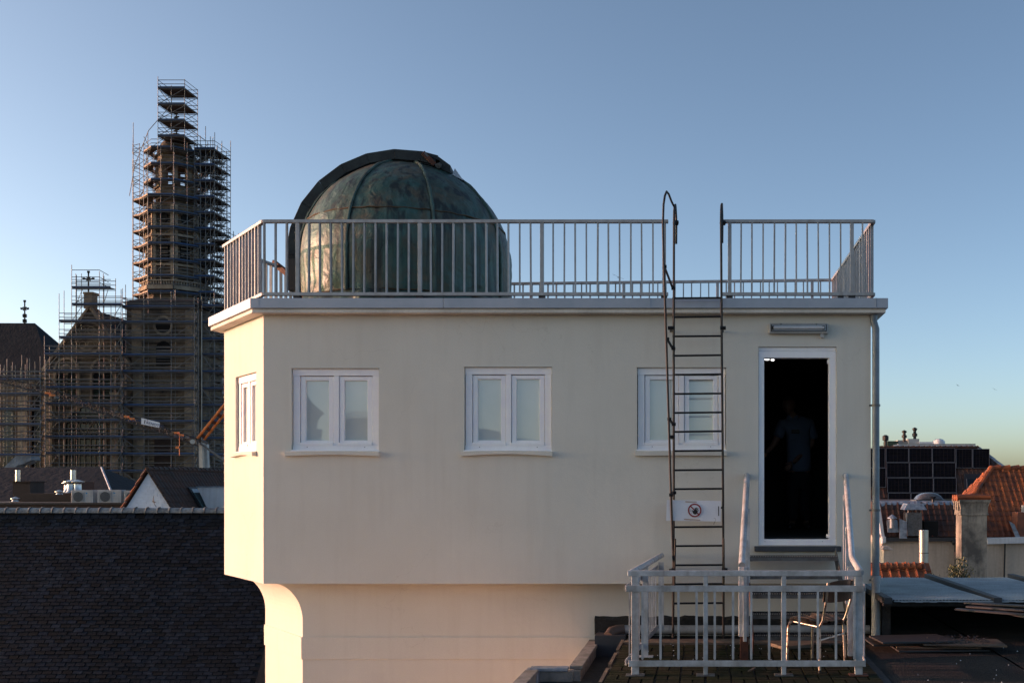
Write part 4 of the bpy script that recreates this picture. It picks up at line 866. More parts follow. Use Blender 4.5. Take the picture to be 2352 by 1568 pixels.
# loose boards and scraps on the roof
def plank(name, label, cat, pts, t, mat, group=None):
    mb = MB(); mb.prism(pts, (0,0,t)); return tag(mb.build(name, mat, None, bevel=.003), label, cat, group)
def fz(px, py, z): Y = z/((VY-py)/F); return Vector((XW(px,Y),Y,z))
plank('plank', 'splintered pale board lying under the steel steps, beside the worn chair', 'board', [fz(1770,1483,FZ+.001),fz(1868,1474,FZ+.001),fz(1866,1486,FZ+.001),fz(1800,1492,FZ+.001)], .035, M['wood_old'])
plank('wood_chip', 'small brown splinter lying on the green tiles before the railing', 'debris', [fz(1717,1542,FZ+.021),fz(1731,1534,FZ+.021),fz(1736,1535,FZ+.021),fz(1728,1539,FZ+.021)], .012, M['wood_old'])
mb = MB()
for k in range(11):
    p = fz(1973+random.uniform(-5,5),1541+random.uniform(-1,1),FZ+.025); mb.add([p+Vector((random.uniform(-.02,.02),random.uniform(-.015,.015),random.uniform(-.005,.02))) for _ in range(3)], [(0,1,2)])
tag(mb.build('paper_scrap', M['banner'], None, recalc=False), 'crumpled white paper scrap beside the right front railing foot', 'litter')
# stacks of boards by the downpipe
for k, (x0,y0,x1,y1,a) in enumerate(((2.0,10.9,2.95,11.5,.05),(2.02,10.95,2.9,11.45,-.05),(1.75,11.05,2.75,11.55,.08),(2.3,10.85,3.15,11.3,-.12),(1.8,10.9,2.6,11.4,.15))):
    z = -1.755+.022*k; c = Vector(((x0+x1)/2,(y0+y1)/2,z)); w_, h_ = (x1-x0)/2, (y1-y0)/2; ca, sa = math.cos(a), math.sin(a)
    pts = [c+Vector((ca*sx*w_-sa*sy*h_, sa*sx*w_+ca*sy*h_, random.uniform(0,.012))) for sx, sy in ((-1,-1),(1,-1.05),(.93,1),(-1,.9))]
    lb = ['bottom board of the grey pile by the downpipe','second board up in the grey pile by the downpipe','middle board of the grey pile, reaching farthest left','ragged board of the pile by the downpipe, reaching farthest right','topmost curled board of the pile by the downpipe'][k]
    plank('plank', lb, 'board', pts, .018, M['wood_old'] if k % 2 else M['beam_grey'], 'boards piled by the downpipe')
mb = MB()
for i in range(120):
    x = random.uniform(2.35,3.0); y = random.uniform(10.85,11.35); L = random.uniform(.02,.07); a = random.uniform(0,3)
    mb.bar((x,y,-1.665+random.uniform(0,.02)),(x+L*math.cos(a),y+L*math.sin(a),-1.66+random.uniform(0,.025)), .012, .002)
tag(mb.build('shavings', M['beam_grey'], None, recalc=False), 'grey flakes and shavings heaped on the board pile', 'debris', kind='stuff')

# ---------------------------------------------------------------- ribbed lean-to roof at the right
can = thing('lean_to_roof', 'low grey ribbed sheet lean-to roof with dark timber beams right of the house', 'roof', (4.5,13,-1.76))
ya, yb2 = 11.35, 15.0; za_, zb_ = ZW(1378.5,11.35), ZW(1327,15.0)
cuts = [1.98, 3.17, 4.36, 5.55, 6.75, 7.95, 9.2]
for i in range(len(cuts)-1):
    a0, a1 = cuts[i]+.05, cuts[i+1]-.05; mb = MB(); nr = 30; vs = []
    for k in range(nr*2+1):
        x = a0+(a1-a0)*k/(nr*2); zz = .013 if k % 2 else 0
        sag = [0,.012,.02,.018,.01,0]
        for j in range(6):
            f_ = j/5; vs.append((x+.02*f_, ya+(yb2-ya)*f_, za_+(zb_-za_)*f_+zz-.4*sag[j]+.008*noise.noise(Vector((x*2,f_*4,i)))))
    mb.add(vs, [(k*6+j,(k+1)*6+j,(k+1)*6+j+1,k*6+j+1) for k in range(nr*2) for j in range(5)])
    mb.build('roof_sheet', M['fibre'], can, recalc=False)
for x in cuts[:-1]:
    for k in (0,):
        mb = MB(); mb.bar((x,ya-.04,za_+.0),(x+.02,yb2,zb_+.03), .09, .07); mb.build('beam', M['beam_grey'], can, bevel=.006)
mb = MB(); mb.box(1.95,ya+.10,za_-.07,9.2,ya+.16,za_-.02); mb.build('shade_board', M['black_tar_shade'], can)  # blackened strip standing for the darkness beneath the sheets
mb = MB(); 
for k in range(90):
    x = 2.05+7*k/90; mb.box(x,ya-.012,za_-.012-random.uniform(0,.008),x+.0778,ya+.02,za_-.002)
mb.build('eaves_strip', M['fibre'], can)
mb = MB(); mb.box(2.02,ya+.6,-1.77,2.12,ya+.7,za_-.05); mb.build('post', M['black_tar_shade'], can)  # post coloured black to sink into that painted shade
mb = MB(); mb.box(1.92,15.0,-3.5,9.5,15.1,zb_-.01); mb.build('back_wall', M['beam_grey'], can)
for k, (x0_,y0_,x1_,y1_) in enumerate(((2218,1383,2400,1394),(2222,1392,2400,1404),(2196,1398,2420,1416),(2290,1402,2420,1428))):
    mb = MB(); Y = 10.95-.1*k; mb.bar(W(x0_,y0_,Y), W(x1_,y1_,Y-.5), .09, .016)
    lb = ['uppermost of the long boards lying under the lean-to edge','second long board from the top under the lean-to edge','long board under the lean-to edge reaching farthest left','lowest and shortest long board under the lean-to edge'][k]
    tag(mb.build('plank', M['beam_grey'], None), lb, 'board', 'long boards under the lean-to edge')
# ---------------------------------------------------------------- slate roofed house, lower left
sh = thing('slate_roofed_house', 'long dark slate roof with pale metal ridge below the church, lower left', 'house', (-13,22,-14))
RY, RZ = 24.0, -.615; sl = R(55); XR0, XR1 = -19.5, -9.3; SLEN = 6.6
vup = Vector((0, math.cos(sl), math.sin(sl))); nrm = Vector((0,-math.sin(sl), math.cos(sl))); uu = Vector((1,0,0))
mb = MB()
mb.add([(XR0,RY,RZ-.03),(XR1,RY,RZ-.03),(XR1,RY-SLEN*math.cos(sl),RZ-.03-SLEN*math.sin(sl)),(XR0,RY-SLEN*math.cos(sl),RZ-.03-SLEN*math.sin(sl)),
        (XR0,RY+SLEN*math.cos(sl),RZ-.03-SLEN*math.sin(sl)),(XR1,RY+SLEN*math.cos(sl),RZ-.03-SLEN*math.sin(sl))], [(0,1,2,3),(0,4,5,1)])
rf = mb.build('roof', M['void'], sh, recalc=False)
mb = MB(); yb_ = SLEN*math.cos(sl)-.3; mb.box(XR0+.1,RY-yb_,-14,XR1-.1,RY+yb_,RZ-SLEN*math.sin(sl)+.15)
mb.prism([(XR1-.1,RY-yb_,RZ-SLEN*math.sin(sl)+.1),(XR1-.1,RY+yb_,RZ-SLEN*math.sin(sl)+.1),(XR1-.1,RY,RZ-.1)], (-.2,0,0)); mb.build('wall', M['brick_brown'], sh)
t = MB(); sw, shh, th = .189, .155, .016; c_ = .035
t.add([(-sw/2,-.0,0),(sw/2,0,0),(sw/2,shh,0),(-sw/2,shh,0),(-sw/2,0,th),(sw/2,0,th),(sw/2,shh,th*.3),(-sw/2,shh,th*.3)], [(4,5,6,7),(0,1,5,4),(1,2,6,5),(3,0,4,7)])
slate_me = quick_mesh(t, M['slate']); mats = []
row = 0; s = SLEN-.05
while s > .16:
    x = XR0+(row % 2)*.105
    while x < XR1:
        o = Vector((x+random.uniform(-.004,.004), RY, RZ-.03))-vup*(s+random.uniform(-.006,.006))+nrm*(.004+random.uniform(0,.004))
        slip = random.random() < .025; tilt = Matrix.Rotation(R(random.uniform(-7,7) if slip else random.uniform(-1.0,1.0)), 4, 'Z'); o = o-vup*(.025 if slip else 0)+Vector((0,0,.012*math.sin(o.x*1.3)))
        m = basis(o, uu, (vup+nrm*(-.055+random.uniform(-.02,.02))).normalized(), (nrm+vup*.055).normalized()) @ tilt
        vis = o.x/o.y*F+VX
        if vis < 700 and vis > -60 and VY-o.z/o.y*F < 1600: mats.append(m)
        x += .2085
    s -= .0895; row += 1
pieces('slate', slate_me, mats, rf)
x = XR0; k = 0
while x < XR1:
    mb = MB(); L = .268; r0 = .10; vs = []
    for (xx, rr_) in ((x,r0),(x+L*.90,r0*.95),(x+L*.90,r0*1.16),(x+L,r0*1.2)):
        for a in range(-100,101,25): vs.append((xx+random.uniform(-.003,.003), RY-math.sin(R(a))*rr_*1.0, RZ-.03+math.cos(R(a))*rr_*1.0+random.uniform(-.004,.004)))
    n9 = 9
    mb.add(vs, [(i*n9+j,i*n9+j+1,(i+1)*n9+j+1,(i+1)*n9+j) for i in range(3) for j in range(n9-1)])
    mb.build('ridge_cap', M['ridge_zinc'], rf, recalc=False); x += L
def gable(mb, x0, x1, y0, y1, ze, zr, along='y'):      # roof solid
    if along == 'y':
        xm = (x0+x1)/2; mb.prism([(x0,y0,ze),(x1,y0,ze),(xm,y0,zr)], (0,y1-y0,0))
    else:
        ym = (y0+y1)/2; mb.prism([(x0,y0,ze),(x0,y1,ze),(x0,ym,zr)], (x1-x0,0,0))
# pantiles on a sloping face: origin at lower left, u along the eave, v up the slope
def tile_me(mat, w=.24, l=.36, t=.012, amp=.035):
    tm = MB(); n = 6; vs = []
    for (y, dz) in ((0,.022),(l,0)):
        for k in range(n+1):
            f_ = k/n; z = amp*math.sin(f_*math.pi*1.55+.15)**2 if f_ < .62 else amp*.12
            vs.append((-w/2+w*f_, y, z+dz))
    vs += [(-w/2+w*k/n, 0, vs[k][2]-.03) for k in range(n+1)]
    tm.add(vs, [(k,k+1,n+2+k,n+1+k) for k in range(n)]+[(2*(n+1)+k,2*(n+1)+k+1,k+1,k) for k in range(n)])
    return quick_mesh(tm, mat)
def tiled(parent, me, o, u, v, inside, w=.24, e=.30, L=10, Hh=6, limit=300):
    o = Vector(o); u = Vector(u).normalized(); v = Vector(v).normalized(); n = u.cross(v).normalized(); mats = []
    i = 0
    while i*w < L:
        j = 0
        while j*e < Hh:
            if inside((i+.5)*w, (j+.5)*e):
                p = o+u*((i+.5)*w)+v*(j*e)+n*(.02+random.uniform(-.004,.006))
                mats.append(basis(p, u, v, n) @ Matrix.Rotation(R(random.uniform(-1,1)),4,'Z'))
            j += 1
        i += 1
    pieces('roof_tile', me, mats, parent, limit)
TBR = tile_me(M['pantile_brown']); TDK = tile_me(M['pantile_dark']); TOR = tile_me(M['pantile'], amp=.055)

# ---------------------------------------------------------------- white gabled house behind the slate roof
gh = thing('white_gabled_house', 'house with whitewashed brick gable, dark brown tiles, skylight and white dormer', 'house', (-20.3,45,-14))
GX, GY, GZ = XW(340,38), 38.0, ZW(1079,38)
dzR = 1.60; hr = 1.0/ (52/85.0)    # steepness of the right slope
run = 4.2; zlow = GZ-run*85/54
mb = MB(); mb.prism([(GX-run,GY,zlow-.1),(GX+run,GY,zlow-.1),(GX,GY,GZ-.12)], (0,.3,0)); gw = mb.build('gable_wall', M['white_brick'], gh)
bt = MB(); bt.box(-.10,-.012,-.028,.10,0,.028); bme = quick_mesh(bt, M['white_brick']); mats = []
z = GZ-.35; rw = 0
while z > GZ-2.0:
    half = (GZ-.15-z)*54/85-.14; x = -half+(.05 if rw % 2 else .0)
    while x < half-.1:
        mats.append(Matrix.Translation((GX+x+.11, GY-.0, z))); x += .215
    z -= .065; rw += 1
pieces('brick', bme, mats, gw)
sr = Vector((-54,0,85)).normalized(); nr_ = Vector((85,0,54)).normalized()
mb = MB(); mb.quad((GX,GY-.08,GZ),(GX,GY+22,GZ),(GX+run,GY+22,zlow),(GX+run,GY-.08,zlow)); mb.quad((GX,GY-.08,GZ),(GX,GY+22,GZ),(GX-run,GY+22,zlow),(GX-run,GY-.08,zlow)); grf = mb.build('roof', M['pantile_brown'], gh, recalc=False)
mb = MB(); mb.box(GX-run+.2,GY+.1,-14,GX+run-.2,GY+22,zlow+.1); mb.build('wall', M['white_brick'], gh)
tiled(grf, TBR, (GX+2.2*54/85*1.0,GY-.08,GZ-2.2), (0,1,0), (-54,0,85), lambda a,b: True, L=13, Hh=2.55, limit=300)
for sgn in (-1,1):
    mb = MB()
    for k in range(9):
        p = Vector((GX+sgn*54/85*.30*k, GY-.10, GZ-.30*k+.03)); q = Vector((GX+sgn*54/85*.30*(k+1), GY-.10, GZ-.30*(k+1)+.07)); mb.tube([p,q], [.035,.048], 7)
    mb.build('verge_tiles', M['pantile'] if sgn < 0 else M['pantile_brown'], grf, kind='stuff', smooth=True)  # left verge coloured as sunlit orange, right one as shaded brown
for k in range(36):
    mb = MB(); y = GY-.1+.36*k; mb.tube([(GX,y,GZ+.03),(GX,y+.33,GZ+.035),(GX,y+.36,GZ+.06)], [.10,.10,.12], 8); mb.build('ridge_tile', M['pantile_brown'], grf, smooth=True)
P0 = (GX,GY,GZ+.06)
def gp(px, py, out=0): return on_plane(px, py, P0, nr_)+nr_*out
mb = MB(); q = [gp(428,1121,.03),gp(453,1121,.03),gp(484,1172,.03),gp(459,1172,.03)]
ins = [gp(434,1125.5,.09),gp(450.5,1125.5,.09),gp(478,1172,.09),gp(463,1172,.09)]
mb.prism(q, nr_*.06); skl = mb.build('skylight', M['print_black'], gh); mb = MB(); mb.prism([p+nr_*.004 for p in ins], nr_*.012); mb.build('pane', pm('sky_pane', (.10,.16,.17), .08, bump=0, coat=1), skl)
dm = MB(); a = W(455,1118,40.2); a2 = W(530,1118,44.5)
dm.prism([W(452,1117.5,40.0),W(540,1117.5,40.0),W(540,1180,40.0),W(482,1180,40.0)], (0,1.5,0)); dd = dm.build('dormer', M['white_paint'], gh)
mb = MB(); mb.box(XW(451,40),39.96,ZW(1119,40),XW(541,40),40.05,ZW(1116.5,40)); mb.build('dormer_coping', M['lead'], dd)

# ---------------------------------------------------------------- rooftops with air conditioners
th_ = thing('terrace_house', 'low brick house with dark flat roof carrying ventilation plant, behind the slate ridge', 'house', (-28,46,-14))
zf = ZW(1157,44); mb = MB(); mb.box(XW(-120,44),43.6,-14,XW(420,44),50,zf); mb.build('wall', M['brick_brown'], th_)
mb = MB(); mb.box(XW(-120,44),43.5,zf-.02,XW(312,44),50,zf+.06); mb.build('flat_roof', M['black_tar_shade'], th_)
mb = MB(); mb.box(XW(50,46),46,zf,XW(165,46),46.6,ZW(1133,46)); mb.build('upstand', M['brick_brown'], th_)
def ac(px0, px1, py0, py1, label):
    Y = 44.2; t = thing('air_conditioner', label, 'air conditioner', W((px0+px1)/2,py1,Y), 'air conditioners on the flat roof')
    x0,x1,z0,z1 = XW(px0,Y),XW(px1,Y),ZW(py1,Y),ZW(py0,Y); w = x1-x0; h = z1-z0
    mb = MB(); mb.box(x0,Y,z0+.04,x1,Y+.36,z1); mb.build('casing', M['ac_grey'], t, bevel=.01)
    mb = MB(); mb.box(x0+w*.06,Y-.012,z0+.10,x0+w*.60,Y-.002,z1-.08); mb.build('grille_frame', M['ac_grey'], t)
    mb = MB(); c = Vector((x0+w*.33,Y-.016,(z0+z1)/2+.01)); disc(mb, c, h*.36, Y-.016, 28); mb.build('fan', M['ac_dark'], t, recalc=False)
    mb = MB()
    for k in range(9): mb.box(x0+w*.08,Y-.022,z0+.13+(h-.24)*k/8-.004,x0+w*.58,Y-.018,z0+.13+(h-.24)*k/8+.004)
    for k in range(11): mb.box(x0+w*.08+w*.5*k/10-.003,Y-.024,z0+.12,x0+w*.08+w*.5*k/10+.003,Y-.020,z1-.1)
    mb.build('grille', M['print_grey'], t)
    mb = MB(); mb.add([(x0+w*.66,Y-.004,z1-h*.14),(x0+w*.77,Y-.004,z1-h*.22),(x0+w*.69,Y-.004,z1-h*.30)], [(0,1,2)]); mb.box(x0+w*.68,Y-.006,z1-h*.42,x0+w*.77,Y-.003,z1-h*.39); mb.build('emblem', M['print_blue'], t)
    mb = MB(); mb.box(x0+.1,Y+.02,z0,x0+.16,Y+.34,z0+.04); mb.box(x1-.16,Y+.02,z0,x1-.1,Y+.34,z0+.04); mb.build('foot', M['galv'], t)
    mb = MB(); mb.box(x0+w*.90,Y-.004,z0+.06,x0+w*.905,Y-.001,z1-.03); mb.build('panel_joint', M['print_grey'], t)
ac(163,213.5,1125,1157,'pale air conditioner on the flat roof beside the silver vents, left of the pair')
ac(223.5,278,1124.5,1157,'pale air conditioner on the flat roof nearest the white gable')
ac(285,334,1126,1157,'pale air conditioner mostly hidden behind the roof edge of the white gable')
def vent(px, py0, py1, r, label, cowl=True):
    Y = 45.5; p = W(px,py1,Y); t = thing('roof_vent', label, 'vent', p, 'silver vents by the air conditioners'); z0 = p.z; z1 = ZW(py0,Y)
    mb = MB(); mb.lathe(p.x, Y, [(r*1.5,z0),(r,z0+.10),(r,z1-.18)], 14); mb.build('pipe', M['steel_shiny'], t, smooth=True)
    if cowl:
        mb = MB(); mb.lathe(p.x, Y, [(r*.9,z1-.17),(r*1.9,z1-.10),(r*1.9,z1-.08),(0.01,z1)], 14); mb.build('cowl', M['steel_shiny'], t, smooth=False)
vent(154,1104,1130,.11,'silver roof vent at the left of the cluster by the air conditioners')
vent(163,1101,1131,.16,'widest silver roof vent with a conical cowl, middle of the cluster')
vent(178,1101,1130,.15,'silver roof vent with a flared cowl, right of the cluster')
vent(136,1124,1135,.09,'small low silver vent left of the air conditioners')
vent(35,1140,1151,.10,'small low silver vent at the foot of the brown chimney')
def flue(px, py0, py1, Y, r, label):
    p = W(px,py1,Y); mb = MB(); mb.tube([p, W(px,py0,Y)], r, 10); tag(mb.build('flue_pipe', M['steel_shiny'], None, smooth=True), label, 'flue')
bc = thing('brown_chimney', 'wide dark brown brick chimney at far left behind the slate ridge', 'chimney', W(47,1151,47))
mb = MB(); mb.box(XW(29,47),47,zf,XW(69,47),48,ZW(1107,47)); mb.build('stack', M['brick_brown'], bc)
mb = MB(); mb.box(XW(24,47),46.9,ZW(1107,47),XW(72,47),48.1,ZW(1104.5,47)); mb.build('cap', M['brick_brown'], bc)
flue(41,1079,1105,47.4,.10,'thin bright flue pipe on the brown chimney at far left')
bc = thing('brown_chimney', 'smaller dark brown chimney behind the silver vents', 'chimney', W(165,1140,50))
mb = MB(); mb.box(XW(150,50),50,zf-1,XW(188,50),51,ZW(1106,50)); mb.build('stack', M['brick_brown'], bc)
flue(168,1079,1106,50.4,.12,'thin bright flue pipe above the silver vents')
# dark slate house between them and the church
ds = thing('dark_slate_house', 'hipped dark slate roof behind the air conditioners, below the church scaffolding', 'house', (-38,66,-14))
Y0 = 62; zr = ZW(1073,66); ze = ZW(1175,60)
a, b = W(-60,1073,66), W(233,1073,66); c, d_ = W(-90,1180,60), W(276,1180,60)
mb = MB(); e1 = Vector((b.x+3.6,72,c.z)); mb.quad(a,b,d_,c); mb.add([b,d_,e1],[(0,1,2)]); mb.quad(a,b,e1,Vector((c.x,72,c.z))); mb.build('roof', M['church_slate'], ds, recalc=False)
mb = MB(); mb.tube([b,d_], .07, 6); mb.build('hip_lead', M['lead'], ds)
mb = MB(); mb.box(c.x+.3,60.4,-14,d_.x-.3,72,c.z+.05); mb.build('wall', M['brick_brown'], ds)

# ---------------------------------------------------------------- church
ch = thing('church', 'large brown stone church with gabled transept and tall tower, wrapped in scaffolding', 'church', (-75,140,-14))
def poly(mb, pts, Y, t): mb.prism([W(x,y,Y) for x, y in pts], (0,t,0))
def arch_pts(cx, w, ytop, ybot, n=10, pointed=False):
    r = w/2; pts = [(cx-r,ybot),(cx-r,ytop+r)]
    for k in range(1,n): 
        a = math.pi*k/n; pts.append((cx-r*math.cos(a), ytop+r-r*math.sin(a)*(1.15 if pointed else 1)))
    return pts+[(cx+r,ytop+r),(cx+r,ybot)]
NY = 131.0
mb = MB(); poly(mb, [(200,705),(207,705),(300,838),(300,1180),(95,1180),(95,846)], NY, 2.0); ng = mb.build('transept_wall', M['stone'], ch)
mb = MB(); poly(mb, [(-80,872),(95,872),(95,1180),(-80,1180)], NY+1, 2); mb.build('side_wall', M['stone'], ch)
mb = MB(); poly(mb, [(95,846),(200,704),(203,709),(97,853)], NY-.4, .6); poly(mb, [(207,704),(300,838),(297,842),(204,709)], NY-.4, .6); mb.build('gable_coping', M['stone_pale'], ch)
mb = MB(); poly(mb, [(192,674),(211,674),(211,708),(192,708)], NY, 1.2); poly(mb, [(190,670),(213,670),(213,675),(190,675)], NY-.1, 1.4); mb.build('gable_block', M['stone_pale'], ch)
mb = MB(); g0 = W(203,708,NY+1); ee = Vector((W(300,838,NY).x+.5,NY+1,W(300,838,NY).z))
mb.quad(g0, g0+Vector((0,34,-.5)), ee+Vector((0,34,0)), ee); e2 = W(95,846,NY+1); mb.quad(g0, g0+Vector((0,34,-.5)), e2+Vector((0,34,0)), e2); mb.build('transept_roof', M['church_slate'], ch, recalc=False)
for cx in (152,236):
    mb = MB(); P = arch_pts(cx,60,820,945,12); Q = arch_pts(cx,50,825,945,12)
    for i in range(len(P)-1): mb.prism([W(*P[i],NY-.25),W(*P[i+1],NY-.25),W(*Q[i+1],NY-.25),W(*Q[i],NY-.25)], (0,.3,0))
    mb.build('blind_arch', M['stone_pale'], ch)
    for dx in (-12,12):
        mb = MB(); poly(mb, arch_pts(cx+dx,19,855,918,8,True), NY-.03, .1); w_ = mb.build('window', M['void'], ch)
        mb = MB()
        for k in range(8): poly(mb, [(cx+dx-8,872+k*6),(cx+dx+8,872+k*6),(cx+dx+8,875.4+k*6),(cx+dx-8,875.4+k*6)], NY-.12, .1)
        mb.build('louvre', M['green_louvre'], w_)
    mb = MB(); c = W(cx,847,NY); annulus(mb, c, .45, .62, NY-.06, 16); mb.build('roundel', M['stone_pale'], ch, recalc=False)
mb = MB(); c = W(200,775,NY)
for r_ in ((1.9,2.15),(1.45,1.55)): annulus(mb, c, r_[0], r_[1], NY-.07, 30)
for k in range(6):
    a = k*math.pi/3; q = c+Vector((1.05*math.cos(a),0,1.05*math.sin(a))); annulus(mb, q, .38, .48, NY-.09, 12)
mb.build('rose_relief', M['stone_pale'], ch, recalc=False)
mb = MB(); poly(mb, arch_pts(194,92,942,1120,14,True), NY-.04, .1); gwn = mb.build('window', M['glass_dark'], ch); gwn['label'] = 'great traceried window under the gable'
mb = MB(); P = arch_pts(194,100,936,1120,14,True); Q = arch_pts(194,92,942,1120,14,True)
for i in range(len(P)-1): mb.prism([W(*P[i],NY-.3),W(*P[i+1],NY-.3),W(*Q[i+1],NY-.3),W(*Q[i],NY-.3)], (0,.4,0))
mb.build('window_arch', M['stone_pale'], ch)
for x in (157,170.5,181,194,207,218,231):
    mb = MB(); w_ = 1.3 if x == 194 else .8; poly(mb, [(x-w_,997),(x+w_,997),(x+w_,1120),(x-w_,1120)], NY-.18, .15); mb.build('mullion', M['stone_pale'], gwn)
mb = MB()
def arc_bar(cx, cy, rx, ry, a0, a1, w=.09, n=8):
    pts = [W(cx+rx*math.cos(R(a0+(a1-a0)*k/n)), cy-ry*math.sin(R(a0+(a1-a0)*k/n)), NY-.12) for k in range(n+1)]
    for i in range(n): mb.bar(pts[i], pts[i+1], w, w, (0,1,0))
for cx in (163.5,175.5,187.5,200.5,212.5,224.5): arc_bar(cx, 1000, 6.2, 11, 0, 180)
for cx in (170,218): arc_bar(cx, 985, 12, 18, 0, 180); arc_bar(cx, 978, 5, 6, 0, 360, n=12)
arc_bar(194, 990, 13, 30, 0, 180); arc_bar(194, 966, 7, 8, 0, 360, n=12)
mb.bar(W(194,998,NY-.12), W(172,966,NY-.12), .12, .12, (0,1,0)); mb.bar(W(194,998,NY-.12), W(216,966,NY-.12), .12, .12, (0,1,0))
mb.build('tracery', M['stone_pale'], gwn)
for x in (110, 262):
    mb = MB(); poly(mb, [(x-9,905),(x+9,905),(x+9,1180),(x-9,1180)], NY-.6, .7); poly(mb, [(x-12,900),(x+12,900),(x+10,906),(x-10,906)], NY-.7, .8); mb.build('buttress', M['stone_pale'], ch)
mb = MB(); poly(mb, [(40,880),(62,880),(62,1180),(40,1180)], NY, 1.2); mb.build('buttress', M['stone_pale'], ch)
for cx in (18,78):
    mb = MB(); poly(mb, arch_pts(cx,26,935,1080,10,True), NY+.9, .15); mb.build('window', M['glass_dark'], ch)
# courses that can be told apart on the gable
mb = MB()
for k in range(46):
    y = 722+k*9.2; x0 = max(97, 200-(y-705)*105/141+4); x1 = min(292, 204+(y-705)*94/133-4); mb.box(XW(x0,NY),NY-.03,ZW(y,NY),XW(x1,NY),NY,ZW(y-1.6,NY))
mb.build('stone_course', M['stone_pale'], ch, kind='stuff')
# choir roof at far left
A_, B_, D_ = W(-160,741,150), W(80,742,150), W(128,835,146)
e_ = W(-160,880,143); f_ = W(128,880,143)
mb = MB(); mb.quad(A_,B_,f_,e_); mb.add([B_,f_,Vector((f_.x,158,f_.z))],[(0,1,2)]); mb.quad(A_,B_,Vector((f_.x,158,f_.z)),Vector((e_.x,158,e_.z))); mb.build('choir_roof', M['church_slate'], ch, recalc=False)
mb = MB(); poly(mb, [(-160,876),(124,876),(124,1180),(-160,1180)], 144, 8); mb.build('choir_wall', M['stone'], ch)
mb = MB(); poly(mb, [(62,858),(66,846),(74,850),(76,862),(84,866),(84,905),(58,905),(58,866)], 140, 1.5); mb.build('statue_gable', M['stone'], ch)
def cross(px, ytop, ybot, wpx, Y, name):
    mb = MB(); mb.bar(W(px,ybot,Y), W(px,ytop,Y), .13, .13); cy = ytop+(ybot-ytop)*.36
    mb.bar(W(px-wpx,cy,Y), W(px+wpx,cy,Y), .13, .13)
    for (x, y, s_) in ((px,ytop+3,2.6),(px-wpx+2,cy,2.4),(px+wpx-2,cy,2.4)):
        mb.bar(W(x-s_,y,Y), W(x+s_,y,Y), .16, .16); mb.bar(W(x,y-s_,Y), W(x,y+s_,Y), .16, .16)
        mb.bar(W(x-s_,y-s_,Y), W(x+s_*.2,y+s_*.2,Y), .10, .10); mb.bar(W(x+s_,y-s_,Y), W(x-s_*.2,y+s_*.2,Y), .10, .10)
    for a in range(8):
        q = Vector((XW(px,Y)+.35*math.cos(a*math.pi/4), Y, ZW(cy,Y)+.35*math.sin(a*math.pi/4))); mb.bar(W(px,cy,Y), q, .11, .11, (0,1,0))
    return mb.build(name, M['iron_far'], ch)
cross(203, 622, 672, 13, NY+.6, 'gable_cross')
o = cross(56.5, 689, 744, 9, 149.9, 'choir_cross')
mb = MB()
for y in (722,734): mb.bar(W(53,y,149.9),W(60,y+6,149.9),.25,.25); mb.bar(W(60,y,149.9),W(53,y+6,149.9),.25,.25)
mb.build('choir_cross_collar', M['iron_far'], ch)
# tower
TX, TY = -69.3, 136.9
def octo(ap, z, rot=22.5): 
    r = ap/math.cos(R(22.5)); return [Vector((TX+r*math.cos(R(rot+45*k)), TY+r*math.sin(R(rot+45*k)), z)) for k in range(8)]
def octprism(mb, ap0, z0, ap1, z1):
    a, b = octo(ap0,z0), octo(ap1,z1); mb.add(a+b, [(k,(k+1)%8,8+(k+1)%8,8+k) for k in range(8)]+[tuple(range(8))[::-1], tuple(range(8,16))])
def zt(y): return ZW(y, TY-3)
mb = MB(); octprism(mb, 3.25, zt(700), 3.2, zt(655)); octprism(mb, 3.0, zt(655), 2.95, zt(505)); octprism(mb, 3.15, zt(505), 3.15, zt(498)); octprism(mb, 2.95, zt(498), 2.85, zt(468)); octprism(mb, 3.1, zt(468), 2.2, zt(452)); tb = mb.build('tower_octagon', M['stone'], ch)
mb = MB(); octprism(mb, 2.3, zt(452), 2.25, zt(425)); octprism(mb, 2.5, zt(425), 2.5, zt(420)); mb.build('lantern_base', M['stone'], ch)
mb = MB(); octprism(mb, 2.5, zt(372), 2.5, zt(365)); octprism(mb, 2.1, zt(365), 2.0, zt(345)); octprism(mb, 2.3, zt(347), 2.2, zt(342)); mb.build('lantern_cornice', M['stone'], ch)
for k in range(8):
    r_ = 2.15; a = R(22.5+45*k); c = Vector((TX+r_*math.cos(a), TY+r_*math.sin(a), 0)); mb = MB(); mb.bar((c.x,c.y,zt(420)),(c.x,c.y,zt(372)), .62, .62, (math.cos(a),math.sin(a),0)); mb.build('lantern_pier', M['stone_pale'], ch)
